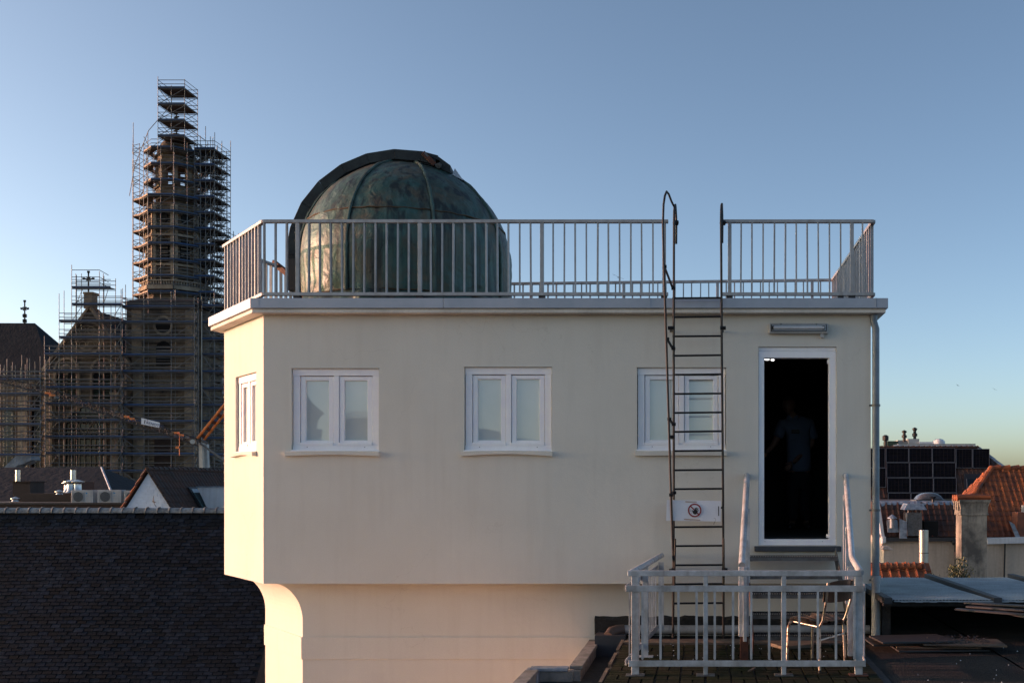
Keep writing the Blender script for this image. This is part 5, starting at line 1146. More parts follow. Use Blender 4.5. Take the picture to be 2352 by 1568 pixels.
for k in range(8):
    a = R(45*k-90); n_ = Vector((math.cos(a),math.sin(a),0)); t_ = Vector((-n_.y,n_.x,0)); c = Vector((TX,TY,0))+n_*3.28
    def fp(s_, y, out=0): return c+t_*s_+n_*out+Vector((0,0,zt(y)))
    mb = MB(); mb.prism([fp(-.55,598),fp(-.55,560),fp(-.42,551),fp(0,546),fp(.42,551),fp(.55,560),fp(.55,598)], -n_*.5); w_ = mb.build('window', M['void'], ch)
    mb = MB()
    for (yy) in (570,582): mb.bar(fp(-.55,yy,.03),fp(.55,yy,.03),.08,.08)
    mb.build('window_bar', M['stone_pale'], w_)
    mb = MB(); mb.prism([fp(.5*math.cos(R(q)),500-11*math.sin(R(q))) for q in range(0,360,30)], -n_*.5); mb.build('window', M['void'], ch)
    for s_ in (-1,1):
        mb = MB(); mb.bar(fp(s_*1.12,650,-.1),fp(s_*1.12,470,-.1), .36, .42, n_); mb.build('pilaster', M['stone_pale'], ch)
    mb = MB(); mb.bar(fp(-1.4,540,-.05),fp(1.4,540,-.05),.5,.3); mb.bar(fp(-1.4,608,-.05),fp(1.4,608,-.05),.5,.3); mb.build('string_course', M['stone_pale'], ch)
    mb = MB(); c = Vector((TX,TY,0))+n_*3.75; mb.bar(fp(-1.6,662,0),fp(1.6,662,0),.7,.5); mb.bar(fp(-1.6,646,0),fp(1.6,646,0),.4,.18)
    for s_ in range(-4,5): mb.bar(fp(s_*.33,660,0),fp(s_*.33,647,0),.15,.15,n_)
    mb.build('balustrade', M['stone_pale'], ch)
mb = MB(); pr = [(2.25,zt(344)),(2.30,zt(338)),(2.1,zt(328)),(1.75,zt(316)),(1.2,zt(306)),(.85,zt(300)),(.7,zt(294)),(.45,zt(290)),(.0,zt(289))]; mb.lathe(TX,TY,pr,24); mb.build('cupola', M['stone'], ch, smooth=True)
mb = MB(); mb.tube([(TX,TY,zt(292)),(TX,TY,zt(238))], .09, 6)
for y in (282,268,252,242): mb.bar((TX-.35,TY,zt(y)),(TX+.35,TY,zt(y-2)),.12,.12); mb.bar((TX-.25,TY,zt(y+3)),(TX+.25,TY,zt(y-4)),.1,.1); mb.bar((TX+.25,TY,zt(y+3)),(TX-.25,TY,zt(y-4)),.1,.1)
mb.build('spire_cross', M['iron_far'], ch)
BYf = 132.0; bx0, bx1 = XW(290,BYf), XW(460,BYf)
mb = MB(); mb.box(bx0,BYf,-14,bx1,BYf+10,ZW(706,BYf)); tbase = mb.build('tower_base', M['stone'], ch)
mb = MB(); mb.box(bx0-.35,BYf-.35,ZW(708,BYf),bx1+.35,BYf+10.3,ZW(702,BYf)); mb.box(bx0-.1,BYf-.15,ZW(702,BYf),bx1+.1,BYf+10,ZW(692,BYf)); mb.prism([(bx0-.1,BYf-.15,ZW(692,BYf)),(bx1+.1,BYf-.15,ZW(692,BYf)),(bx1-1,BYf+1,ZW(683,BYf)),(bx0+1,BYf+1,ZW(683,BYf))],(0,8,0)); mb.build('tower_cornice', M['church_slate'], ch)
for (a_, b_) in ((302,325),(425,447)):
    for (y0_, y1_, e_) in ((712,850,0),(853,1000,1.5),(1003,1180,3)):
        mb = MB(); poly(mb, [(a_-e_,y0_),(b_+e_,y0_),(b_+e_,y1_),(a_-e_,y1_)], BYf-.5, .5); mb.build('pilaster', M['stone_pale'], ch)
mb = MB(); c = W(375,747.5,BYf)
mb.prism([Vector((c.x+.95*math.cos(R(q)),BYf-.04,c.z+.95*math.sin(R(q)))) for q in range(0,360,15)], (0,.1,0)); mb.build('window', M['void'], ch)
mb = MB(); annulus(mb, c, .95, 1.25, BYf-.08, 28); mb.build('oculus_ring', M['stone_pale'], ch, recalc=False)
mb = MB(); poly(mb, arch_pts(375,34,783,839,10), BYf-.05, .1); w_ = mb.build('window', M['void'], ch)
mb = MB()
for k in range(7): poly(mb, [(359,797+k*6),(391,797+k*6),(391,798.5+k*6),(359,798.5+k*6)], BYf-.14, .08)
mb.build('louvre', M['scaf_tube'], w_)
mb = MB(); poly(mb, [(354,1085),(396,1085),(396,1010),(388,1003),(362,1003),(354,1010)], BYf-.05, .1); mb.build('doorway', M['brick_brown'], ch)
mb = MB()
for k in range(52):
    y = 716+k*8.6; mb.box(bx0+.1,BYf-.035,ZW(y,BYf),bx1-.1,BYf,ZW(y-1.5,BYf))
mb.build('stone_course', M['stone_pale'], ch, kind='stuff')
mb = MB()
for k in range(24):
    y = 470+k*7.6; ap = 3.02 if y > 505 else 2.98; z_ = zt(y); octprism(mb, ap, z_, ap, z_+.09)
mb.build('stone_course', M['stone_pale'], ch, kind='stuff')
# pale raking stone at the far left
mb = MB(); poly(mb, [(-10,1092),(30,1052),(38,1046),(70,1047),(72,1056),(52,1066),(40,1068),(16,1088),(10,1100),(-10,1110)], 90, 1.2); poly(mb, [(-10,1150),(0,1146),(18,1163),(18,1170),(-10,1170)], 90, 1); poly(mb, [(0,1100),(12,1090),(14,1150),(2,1150)], 91, 1)
tag(mb.build('stone_buttress', pm('bluish_stone', (.22,.25,.28), .9, scale=1, bump=.6, bscale=3, bdist=.1, col2=(.10,.11,.12)), None), 'pale blue grey raking stone buttress at the far left edge, beside the church', 'buttress')

# ---------------------------------------------------------------- scaffolding
S0 = 1005.0; DS = 37.15
def scaffold(name, label, loc): return thing(name, label, 'scaffolding', loc)
def zs(y): return ZW(y, 133.0)
tube_r = .042
def tubes(mb, a, b, r=tube_r): mb.tube([a, b], r, 4, caps=False)
lev = [S0-DS*i for i in range(-2, 19)]        # picture heights of the decks at the tower's distance
sc1 = scaffold('tower_scaffold', 'tall scaffolding of grey tubes and blue toe boards ringing the church tower', (TX,TY,10))
APo, sideo = 3.95, None
led = MB(); brc = MB()
levT = [y for y in lev if 330 < y < 690]
def ringpts(ap): return octo(ap, 0)
for y in levT:
    z = zs(y); o_ = octo(APo if y > 430 else 3.5, z); ini = 3.1 if y > 470 else 2.6; i_ = octo(ini, z)
    for k in range(8):
        k2 = (k+1) % 8; mb = MB(); mb.prism([i_[k],i_[k2],o_[k2],o_[k]], (0,0,.09)); mb.build('deck', M['scaf_deck'], sc1)
        front = (k in (4,5,6))
        up_ = Vector((0,0,1)); n_ = ((o_[k]+o_[k2])/2-Vector((TX,TY,z))).normalized()
        mb = MB(); mb.bar(o_[k]+Vector((0,0,.13))+n_*.03, o_[k2]+Vector((0,0,.13))+n_*.03, .04, .20 if k != 4 else .20); mb.build('toe_board', M['scaf_blue'] if k not in (3,4) else M['scaf_sunlit'], sc1)  # left faces get the sun-bright boards instead of blue
        for h in (.55,1.05,-.12): tubes(led, o_[k]+up_*h, o_[k2]+up_*h)
        tubes(led, i_[k]-up_*.12, i_[k2]-up_*.12)
        tubes(led, i_[k]-up_*.1, o_[k]-up_*.1)
    for k in range(8):
        if (k+int(y/DS)) % 2 == 0: tubes(brc, o_[k], Vector((o_[(k+1)%8].x,o_[(k+1)%8].y,z+2.05)))
for k in range(8):
    for ap, top in ((APo, 330-14*(k%3)), (3.1, 345)):
        p = octo(ap, 0)[k]; mb = MB(); tubes(mb, Vector((p.x,p.y,zs(720))), Vector((p.x,p.y,zs(top)))); mb.build('standard', M['scaf_tube'], sc1)
    p = (octo(APo,0)[k]+octo(APo,0)[(k+1)%8])/2; mb = MB(); tubes(mb, Vector((p.x,p.y,zs(720))), Vector((p.x,p.y,zs(322+9*(k%2))))); mb.build('standard', M['scaf_tube'], sc1)
# outer bay at the left
o4 = octo(APo,0); pl_ = [Vector((TX-APo-1.3,TY-.9,0)), Vector((TX-APo-1.3,TY+1.8,0)), Vector((TX-APo-.45,TY-2.3,0))]
for i, p in enumerate(pl_):
    mb = MB(); tubes(mb, Vector((p.x,p.y,zs(720))), Vector((p.x,p.y,zs((350,370,272)[i])))); mb.build('standard', M['scaf_tube'], sc1)
for i, y in enumerate(levT):
    z = zs(y)
    for h in (0,.55,1.05):
        tubes(led, pl_[0]+Vector((0,0,z+h)), Vector((o4[4].x,o4[4].y,z+h))); tubes(led, pl_[0]+Vector((0,0,z+h)), pl_[1]+Vector((0,0,z+h))); tubes(led, pl_[0]+Vector((0,0,z+h)), pl_[2]+Vector((0,0,z+h)))
    if y > 430:
        mb = MB(); mb.prism([pl_[0]+Vector((0,0,z)), pl_[1]+Vector((0,0,z)), Vector((o4[3].x,o4[3].y,z)), Vector((o4[4].x,o4[4].y,z))], (0,0,.08)); mb.build('deck', M['scaf_deck'], sc1)
        mb = MB(); mb.bar(pl_[0]+Vector((-.02,0,z+.15)), pl_[1]+Vector((-.02,0,z+.15)), .04, .2); mb.bar(pl_[0]+Vector((-.02,-.02,z+.15)), Vector((o4[4].x,o4[4].y-.03,z+.15)), .04, .2); mb.build('toe_board', M['scaf_sunlit'], sc1)  # outer left boards coloured as sunlit
    tubes(brc, pl_[0]+Vector((0,0,z)), pl_[2]+Vector((0,0,z+2))); tubes(brc, pl_[0]+Vector((0,0,z)), pl_[1]+Vector((0,0,z+2)))
led.build('guard_rails', M['scaf_tube'], sc1, kind='stuff', recalc=False); brc.build('braces', M['scaf_tube'], sc1, kind='stuff', recalc=False)
def bay_scaffold(sc, xs_, ys_, levels, top_over=1.3, zbot=-14, deckmat=None, brace=True, rails=True, toe=True, tops=None, skipdeck=()):
    led = MB(); tops = tops or {}
    zl = sorted(levels)
    for i, x in enumerate(xs_):
        for j, y in enumerate(ys_):
            mb = MB(); zt_ = tops.get((i,j), zl[-1]+top_over+.5*((i*7+j*3) % 3)); tubes(mb, Vector((x,y,zbot)), Vector((x,y,zt_))); mb.build('standard', M['scaf_tube'], sc)
    for n_, z in enumerate(zl):
        mb = MB(); mb.box(xs_[0],ys_[0],z,xs_[-1],ys_[-1],z+.08)
        if n_ not in skipdeck: mb.build('deck', deckmat or M['scaf_deck'], sc)
        if toe: mb = MB(); mb.box(xs_[0],ys_[0]-.05,z+.02,xs_[-1],ys_[0]-.01,z+.24); mb.box(xs_[0]-.05,ys_[0],z+.02,xs_[0]-.01,ys_[-1],z+.24); mb.build('toe_board', M['scaf_blue'], sc)
        if rails:
            for h in (-.1,.55,1.05):
                for y in (ys_[0], ys_[-1]): tubes(led, Vector((xs_[0],y,z+h)), Vector((xs_[-1],y,z+h)))
                for x in (xs_[0], xs_[-1]): tubes(led, Vector((x,ys_[0],z+h)), Vector((x,ys_[-1],z+h)))
        if brace and n_ < len(zl)-1:
            a, b = (0, 1) if n_ % 2 else (1, 0)
            tubes(led, Vector((xs_[a],ys_[0],z)), Vector((xs_[b],ys_[0],zl[n_+1])))
            tubes(led, Vector((xs_[-1],ys_[0],z)), Vector((xs_[-1],ys_[-1],zl[n_+1])))
            if len(xs_) > 3 : tubes(led, Vector((xs_[-2],ys_[0],z)), Vector((xs_[-1],ys_[0],zl[n_+1])))
    led.build('guard_rails', M['scaf_tube'], sc, kind='stuff', recalc=False)
# top tower of the scaffold, around the spire
sc2 = scaffold('spire_scaffold', 'narrow scaffold turret with three dark platforms on top of the tower scaffolding', (-68,135,43))
x0_, x1_ = XW(362.5,133), XW(424,133)
bay_scaffold(sc2, [x0_, (x0_+x1_)/2, x1_], [133.0,136.4], [zs(y) for y in (203,240,277,313)], 3.0, zs(345), toe=True, tops={(0,0):zs(176),(2,0):zs(182),(2,1):ZW(206,136.4),(1,0):zs(196),(0,1):zs(200),(1,1):zs(200)}, brace=True)
mb = MB()
for (a, b) in (((362,276),(341,300)),((341,300),(309,380)),((309,380),(297,450)),((440,300),(470,322)),((362,276),(430,240)),((362,313),(425,276)),((362,240),(425,203))): tubes(mb, W(*a,133), W(*b,133), .05)
mb.build('raking_tubes', M['scaf_tube'], sc2, kind='stuff', recalc=False)
# stair and hoist tower at the right side of the church tower
sc3 = scaffold('stair_scaffold', 'dense dark scaffold stair tower at the right side of the church tower', (-64.5,138,10))
xs3 = [XW(446,135),XW(460,135),XW(472,135),XW(483,135),XW(493,135)]
lv3 = [zs(y)+.3 for y in lev if y > 315]
bay_scaffold(sc3, xs3, [135,137,139.5], lv3, 1.2, -14, tops={(4,0):zs(292),(3,0):zs(302),(4,2):zs(285),(2,0):zs(278),(1,0):zs(300)})
mb = MB()
for i, z in enumerate(sorted(lv3)[:-1]):
    for k in range(5):
        a = Vector((xs3[1+(k%4)], 135+1.0*k, z)); b = Vector((xs3[min(4,2+(k%3))], 136+.9*k, z+2.05)); tubes(mb, a, b, .05); 
    for k in range(7): x = xs3[0]+(xs3[-1]-xs3[0])*k/6; tubes(mb, Vector((x,139.5,z)), Vector((x,139.5,z+2)), .035)
    mb.box(xs3[2],136+.5*(i%2),z+.9,xs3[4],138,z+1.0)
mb.build('stair_flights', M['scaf_tube'], sc3, kind='stuff', recalc=False)
mb = MB(); p_ = [W(478,555,135),W(525,552,135),W(548,562,137),W(500,566,138)]; mb.prism(p_, (0,0,.12)); mb.build('side_platform', M['scaf_deck'], sc3)
mb = MB()
for (x, y) in ((525,552),(548,562),(536,557)):
    tubes(mb, W(x,y+12,136), W(x,y-26,136), .05)
for dy in (-8,-18): tubes(mb, W(520,552+dy,136), W(548,562+dy,136), .04)
mb.build('platform_rails', M['scaf_tube'], sc3, kind='stuff', recalc=False)
for i, y in enumerate((722,874,899,1050)):
    mb = MB(); p = W(514,y,134.8); mb.box(p.x-.2,134.7,p.z-.3,p.x+.2,134.9,p.z+.3); mb.build('notice_board', M['banner'], sc3)
# hoist mast
sc4 = thing('hoist_mast', 'slender triangular lattice hoist mast rising in front of the church tower', 'mast', W(452,1180,130.6))
mb = MB(); xa, xb, xc = XW(441,130.5), XW(450,130.5), XW(456,130.5)
for (x, y) in ((xa,130.5),(xb,130.9),(xc,130.5)): tubes(mb, Vector((x,y,-14)), Vector((x,y,ZW(715 if x==xa else 712,130.5))), .055)
mb.build('lower_chords', M['scaf_tube'], sc4, recalc=False)
mb = MB()
for k in range(70):
    z = -14+k*.75
    if z > ZW(712,130.5): break
    tubes(mb, Vector((xb,130.5,z)), Vector((xc,130.5,z+.75)), .035); tubes(mb, Vector((xc,130.5,z+.75)), Vector((xb,130.5,z+.75)), .03)
mb.build('lattice', M['scaf_tube'], sc4, kind='stuff', recalc=False)
mb = MB()
for x, yt in ((622,719),(1,0)): pass
for px in (622,628,640,643):
    pass
for (px, yt) in ((450.5,717),(463,716)): tubes(mb, W(px,1180,130.6), W(px,yt,130.6), .05)
mb.build('upper_chords', M['crane_cream'], sc4, recalc=False)
# scaffolding over transept and tower base
sc5 = scaffold('transept_scaffold', 'wide scaffolding with long blue toe boards before the church gable', W(190,1180,130))
Ysc = [129.0,130.0]
xs5 = [XW(p,129) for p in (102,135.5,164.4,228,254.7,277.8)]
lv_a = [ZW(y,129) for y in (813.5,852,890,927.5,965.5,1003.5,1041.5,1082,1120)]
topsA = {(0,0):ZW(772,129),(0,1):ZW(792,129),(1,0):ZW(674,129),(1,1):ZW(664,129),(2,0):ZW(608,129),(2,1):ZW(628,129),(3,0):ZW(623,129),(3,1):ZW(630,129),(4,0):ZW(700,129),(4,1):ZW(636,129),(5,0):ZW(664,129),(5,1):ZW(650,129)}
bay_scaffold(sc5, xs5, Ysc, lv_a, tops=topsA, brace=True)
led = MB()
def strip(px0, px1, y, sc):
    z = ZW(y,129); x0, x1 = XW(px0,129), XW(px1,129)
    mb = MB(); mb.box(x0,129,z,x1,130.0,z+.08); mb.build('deck', M['scaf_deck'], sc); mb = MB(); mb.box(x0,128.95,z+.02,x1,128.99,z+.26); mb.build('toe_board', M['scaf_blue'], sc)
    for h in (.55,1.05,-.1):
        for yy in Ysc: tubes(led, Vector((x0,yy,z+h)), Vector((x1,yy,z+h)))
for y in (776,738.5): strip(135.5,277.8,y,sc5)
for y in (661.5,700): strip(164.4,254 if y < 680 else 280,y,sc5)
for z0_ in (620,636,648): tubes(led, W(164.4,z0_,129), W(228,z0_,129)); tubes(led, W(228,z0_,129), W(249,z0_+12,130))
for px in (174,237,187): tubes(led, W(px,760,130), W(px,628,130))
for (a, b) in (((164,700),(200,680)),((254,776),(278,738)),((254,813),(278,776)),((254,852),(278,813)),((254,738),(278,700)),((164,738),(190,700)),((237,700),(249,662)),((174,700),(190,662))): tubes(led, W(*a,129), W(*b,129))
led.build('upper_rails', M['scaf_tube'], sc5, kind='stuff', recalc=False)
sc6 = scaffold('tower_base_scaffold', 'scaffolding with blue toe boards before the square tower base', W(370,1180,130))
xs6 = [XW(p,129.6) for p in (281,330.5,393,446)]
bay_scaffold(sc6, xs6, [129.6,130.6], [ZW(y,129.6) for y in (705,740,777.5,815.5,853.5,893,931,968,1005,1043,1082,1120)], tops={(0,0):ZW(660,129),(1,0):ZW(672,129),(2,0):ZW(668,129)})
sc7 = scaffold('side_scaffold', 'dark scaffolding with short blue toe boards at the right side of the tower base', W(490,1180,131))
xs7 = [XW(p,131) for p in (464,492,522)]
bay_scaffold(sc7, xs7, [131,133], [ZW(y,131) for y in (703,741,779,815,854,893,931,968,1007,1045,1082)])
sc8 = scaffold('choir_scaffold', 'lower scaffolding with many pole tops before the choir roof at far left', W(40,1180,127))
xs8 = [XW(p,127) for p in (-30,-5,16,35,50,68,92)]
bay_scaffold(sc8, xs8, [127,128], [ZW(y,127) for y in (872,905,940,975,1010,1045)], tops={(i,j):ZW((845,838,824,838,815,822,818)[i]+j*5,127) for i in range(7) for j in (0,1)})
sc8b = led = MB()
for px in (1,10,26,58,80): tubes(led, W(px,1060,127.5), W(px,835+px%7,127.5))
led.build('extra_poles', M['scaf_tube'], sc8, recalc=False)

# ---------------------------------------------------------------- crane
cr = thing('mobile_crane', 'folding crane with dark lattice jib, orange mast tube and cream post before the church', 'crane', W(466,1180,95))
CY = 95
def jib(a, b, h, nseg):
    a = W(*a,CY); b = W(*b,CY); c1 = MB(); c2 = MB(); u = (b-a)/nseg; up_ = Vector((0,0,h))
    for off in (-.35,.35): c1.bar(a+Vector((0,off,0)), b+Vector((0,off,0)), .07, .07)
    c1.bar(a+up_, b+up_, .08, .08); c1.build('jib_chord', M['crane_grey'], cr)
    for k in range(nseg):
        p = a+u*k
        for off in (-.35,.35): c2.bar(p+Vector((0,off,0)), p+u*.5+up_, .035, .035); c2.bar(p+u*.5+up_, p+u+Vector((0,off,0)), .035, .035)
    c2.build('jib_lattice', M['crane_grey'], cr, kind='stuff')
jib((-40,868),(108,905),.55,9); jib((108,905),(460,1025),.62,20)
for (x, y, w_) in ((112,903,9),(122,908,10),(132,913,6),(293,957,9),(305,962,8),(408,994,10),(418,999,8),(432,1004,5)):
    mb = MB(); p = W(x,y,CY-.5); mb.box(p.x-w_*.014,CY-.9,p.z-.08,p.x+w_*.014,CY-.4,p.z+.09); mb.build('coupling', M['crane_orange'] if w_ > 7 else M['galv'], cr)
mb = MB(); mb.box(XW(409,CY),CY-.5,ZW(1030,CY),XW(415,CY),CY-.3,ZW(1025,CY)); mb.tube([W(412,1003,CY-.4),W(412,1024,CY-.4)],.025,5); mb.tube([W(412,1030,CY-.4),W(412,1046,CY-.4)],.03,5); mb.build('hook_block', M['crane_orange'], cr)
for off in (-.22,.22):
    mb = MB(); d_ = Vector((.16,0,-.1))*(1 if off > 0 else -1); mb.bar(W(460,1009,CY)+d_+Vector((0,off,0)), W(560,884,CY)+d_+Vector((0,off,0)), .22, .16); mb.build('mast_tube', M['crane_orange'], cr, bevel=.02)
mb = MB()
for k in range(8):
    p = W(460,1009,CY).lerp(W(560,884,CY), (k+.5)/8); mb.bar(p+Vector((-.15,0,.1)), p+Vector((.15,0,-.1)), .06, .3)
mb.build('mast_web', M['rust'], cr)
mb = MB(); mb.prism([W(456,1017,CY),W(463.5,1017,CY),W(470,1180,CY),W(460,1180,CY)], (0,.5,0)); mb.build('post', M['crane_cream'], cr)
mb = MB(); mb.prism([W(465,1017,CY+.4),W(475,1020,CY+.4),W(480,1180,CY+.4),W(470,1180,CY+.4)], (0,.4,0)); mb.build('post_brace', M['ac_grey'], cr)
mb = MB(); mb.tube([W(442,1014,CY-.5),W(442,1014,CY-.1)], .22, 12); mb.build('sheave', M['crane_cream'], cr)
mb = MB(); mb.bar(W(460,1018,CY),W(540,1075,CY),.12,.16); mb.tube([W(463,1010,CY-.3),W(476,1018,CY-.3)],.12,8); mb.build('rear_stay', M['galv'], cr)
mb = MB(); mb.bar(W(380,990,CY),W(465,1012,CY),.05,.05); mb.bar(W(395,995,CY-.2),W(390,985,CY-.2),.05,.05); mb.build('pendant', M['crane_grey'], cr)
# banner on the jib
bn = thing('jib_banner', 'tilted white advertising banner hanging on the crane jib', 'banner', W(482/1.0-136,980,CY-.8))
BYn = CY-.9
q = [W(324.5,959.5,BYn),W(366,970,BYn),W(365,982,BYn),W(324,973.5,BYn)]
mb = MB(); mb.prism(q, (0,.05,0)); mb.build('sheet', M['banner'], bn)
ux = (q[1]-q[0]); uz = (q[0]-q[3])
def bpt(a, b): return q[3]+ux*a+uz*b+Vector((0,-.02,0))
mb = MB(); mb.add([bpt(.16,.2),bpt(.20,.2),bpt(.23,.85),bpt(.19,.85)], [(0,1,2,3)]); mb.build('logo_bar', M['print_black'], bn, recalc=False)
mb = MB(); mb.add([bpt(.20,.80),bpt(.42,.84),bpt(.34,1.0-.06),bpt(.27,.82)], [(0,1,2,3)]); mb.build('logo_roof', M['print_red'], bn, recalc=False)
ang = math.atan2(ux.z, ux.x)
def text_mesh(name, body, size, mat, parent, loc, rot, ext=.004):
    tc = bpy.data.curves.new(name, 'FONT'); tc.body = body; tc.size = size; tc.extrude = ext; tc.space_character = 1.1
    to = bpy.data.objects.new('tmp', tc); link(to); bpy.context.view_layer.update()
    dg = bpy.context.evaluated_depsgraph_get(); me = bpy.data.meshes.new_from_object(to.evaluated_get(dg)); bpy.data.objects.remove(to)
    me.materials.clear(); me.materials.append(mat)
    o = bpy.data.objects.new(name, me); link(o); o.parent = parent; o.rotation_euler = rot; o.location = loc-ORG[parent.name]; ORG[o.name] = loc; return o
text_mesh('lettering', 'RENOTEC', .34, M['print_navy'], bn, bpt(.27,.26)+Vector((0,-.01,0)), (R(90),-ang,0))
# ---------------------------------------------------------------- roofs at the right
# house with a mansard front of old orange tiles
mh = thing('mansard_house', 'cream walled house with steep dark orange tiled mansard and crumpled silver flashing', 'house', (8.8,45,-14))
MY = 42.0; zE = ZW(1236,MY); zTp = ZW(1152,43.0)
mb = MB(); mb.box(XW(2026,MY),MY,-14,XW(2420,MY),MY+8,zE); mb.build('wall', M['render_cream'], mh)
mb = MB(); mb.prism([(XW(2022,MY),MY-.1,zE+.05),(XW(2022,MY),MY+1.0,zTp),(XW(2022,MY),MY+8,zTp),(XW(2022,MY),MY+8,zE+.05)], (XW(2205,MY)-XW(2022,MY),0,0)); mr = mb.build('mansard_roof', M['pantile_dark'], mh)
vm = Vector((0,1.1,zTp-zE-.05)).normalized()
def in_m(a, b): return not (XW(2087,MY)-XW(2022,MY) < a < XW(2115,MY)-XW(2022,MY) and b < 1.2)
tiled(mr, TDK, (XW(2026,MY),MY-.12,zE+.06), (1,0,0), vm, in_m, L=XW(2202,MY)-XW(2026,MY), Hh=1.55, e=.27, limit=120)
mb = MB(); n = 46; vs = []
xa, xb = XW(2018,43), XW(2200,43)
for i in range(n+1):
    x = xa+(xb-xa)*i/n; j = .07*noise.noise(Vector((x*3,1,1)))
    vs += [(x,MY+.78+j,zTp-.26+.12*noise.noise(Vector((x*2.2,5,0)))), (x,MY+.86,zTp-.05+.03*noise.noise(Vector((x*5,2,0)))), (x,MY+1.1,zTp+.04)]
mb.add(vs, [(i*3+k,i*3+k+3,i*3+k+4,i*3+k+1) for i in range(n) for k in range(2)]); mb.build('flashing', M['lead'], mh, recalc=False)
mb = MB(); mb.prism([W(2013,1150,41.8),W(2020,1152,41.8),W(2034,1246,41.8),W(2027,1248,41.8)], (0,.4,0)); mb.build('verge_board', M['white_paint'], mh)
mb = MB(); mb.box(XW(2030,MY-.2),MY-.25,zE-.10,XW(2192,MY-.2),MY-.02,zE+.05); mb.build('gutter', M['beam_grey'], mh)
mb = MB(); mb.box(XW(2026,MY-.2),MY-.28,zE-.16,XW(2034,MY-.2),MY-.02,zE+.08); mb.build('gutter_end', M['white_paint'], mh)
mb = MB(); mb.tube([W(2190,1240,MY-.2),W(2193,1246,MY-.2),W(2199,1250,MY-.15),W(2199,1340,MY-.15)], .13, 10); mb.build('downpipe', M['beam_grey'], mh, smooth=True)
mb = MB(); mb.box(XW(2121,MY),MY-.16,zE+.02,XW(2153,MY),MY+.3,ZW(1196,MY)); mb.build('roof_opening', M['void'], mh)
mb = MB(); mb.bar(W(2308.5,1243,MY-.1),W(2306,1345,MY-.1),.05,.05); mb.build('cable', M['print_black'], mh)
mb = MB(); mb.prism([W(2268,1236,MY-.3),W(2420,1231,MY-.3),W(2420,1245,MY-.3),W(2268,1249,MY-.3)], (0,.32,0)); mb.build('gutter', M['white_paint'], mh)
mb = MB(); mb.box(XW(2110,44),43.7,zTp,XW(2195,44),43.72,zTp+.12); mb.build('roof_edge', M['wood_old'], mh)
dl = thing('dome_rooflight', 'clear plastic dome rooflight standing above the mansard roof', 'rooflight', W(2136,1152,43.5))
mb = MB(); c = W(2136,1150,43.5); w_ = (XW(2172,43.5)-XW(2102,43.5))/2
mb.box(c.x-w_,43.2,c.z-.1,c.x+w_,44.4,c.z+.05); mb.build('kerb', M['alu'], dl, bevel=.02)
mb = MB(); vs = []; n = 12
for i in range(n+1):
    for j in range(n+1):
        u_, v_ = i/n*2-1, j/n*2-1; vs.append((c.x+u_*w_*.86, 43.8+v_*.52, c.z+.05+.30*(1-u_**4*.99)**.5*(1-v_**4*.99)**.5*(1-.35*u_*u_)))
mb.add(vs, [(i*(n+1)+j,(i+1)*(n+1)+j,(i+1)*(n+1)+j+1,i*(n+1)+j+1) for i in range(n) for j in range(n)]); mb.build('dome', M['perspex'], dl, smooth=True, recalc=False)
mb = MB(); mb.tube([W(2143,1160,43),W(2143,1142,43)], [.05,.05], 6); mb.tube([W(2143,1146,43),W(2143,1140,43)], [.06,.16], 8); tag(mb.build('roof_vent', M['print_black'], None), 'small black vent before the dome rooflight', 'vent')
# square clad flue with a hood
hf = thing('hooded_flue', 'grey sheet metal boxed flue with open hood on the mansard roof', 'flue', W(2100,1228,41.6))
x0,x1 = XW(2084,41.6),XW(2118,41.6); z0,z1 = ZW(1230,41.6),ZW(1177,41.6)
mb = MB(); mb.box(x0,41.6,z0,x1,42.3,z1); mb.build('casing', M['galv'], hf)
mb = MB(); mb.prism([(XW(2076,41.6),41.5,z1+.12),(XW(2128,41.6),41.5,z1+.12),(XW(2120,41.6),41.6,z1+.36),(XW(2084,41.6),41.6,z1+.36)], (0,.9,0)); mb.build('hood', M['lead'], hf)
for k in range(4): mb = MB(); x = x0+.04+(x1-x0-.08)*k/3; mb.tube([(x,41.62,z1),(x,41.62,z1+.14)], .018, 5); mb.build('hood_stay', M['galv'], hf)
mb = MB(); mb.box(x0-.04,41.65,z0+.3,x0,42.2,z1-.02); mb.build('side_strip', M['steel_shiny'], hf)
mb = MB(); mb.prism([W(2066,1190,41.55),W(2083,1198,41.55),W(2083,1236,41.55),W(2066,1236,41.55)], (0,.03,0)); mb.build('flashing', M['lead'], hf)
rv = thing('roof_vent', 'small vent pipe with conical cap on crumpled flashing, on the mansard roof', 'vent', W(2048,1222,41.7))
mb = MB(); p = W(2049,1212,41.6); mb.tube([p, W(2049,1189,41.6)], .09, 10); mb.build('pipe', M['pvc'], rv, smooth=True)
mb = MB(); q = W(2049,1190,41.6); mb.lathe(q.x,q.y,[(.20,q.z),(.19,q.z+.03),(0.01,q.z+.16)],12); mb.build('cap', M['lead'], rv)
mb = MB(); mb.prism([W(2037,1194,41.7),W(2044,1192,41.7),W(2050,1206,41.7),W(2056,1192,41.7),W(2061,1194,41.7),W(2065,1222,41.7),W(2039,1222,41.7)], (0,.04,0)); mb.build('flashing', M['lead'], rv)
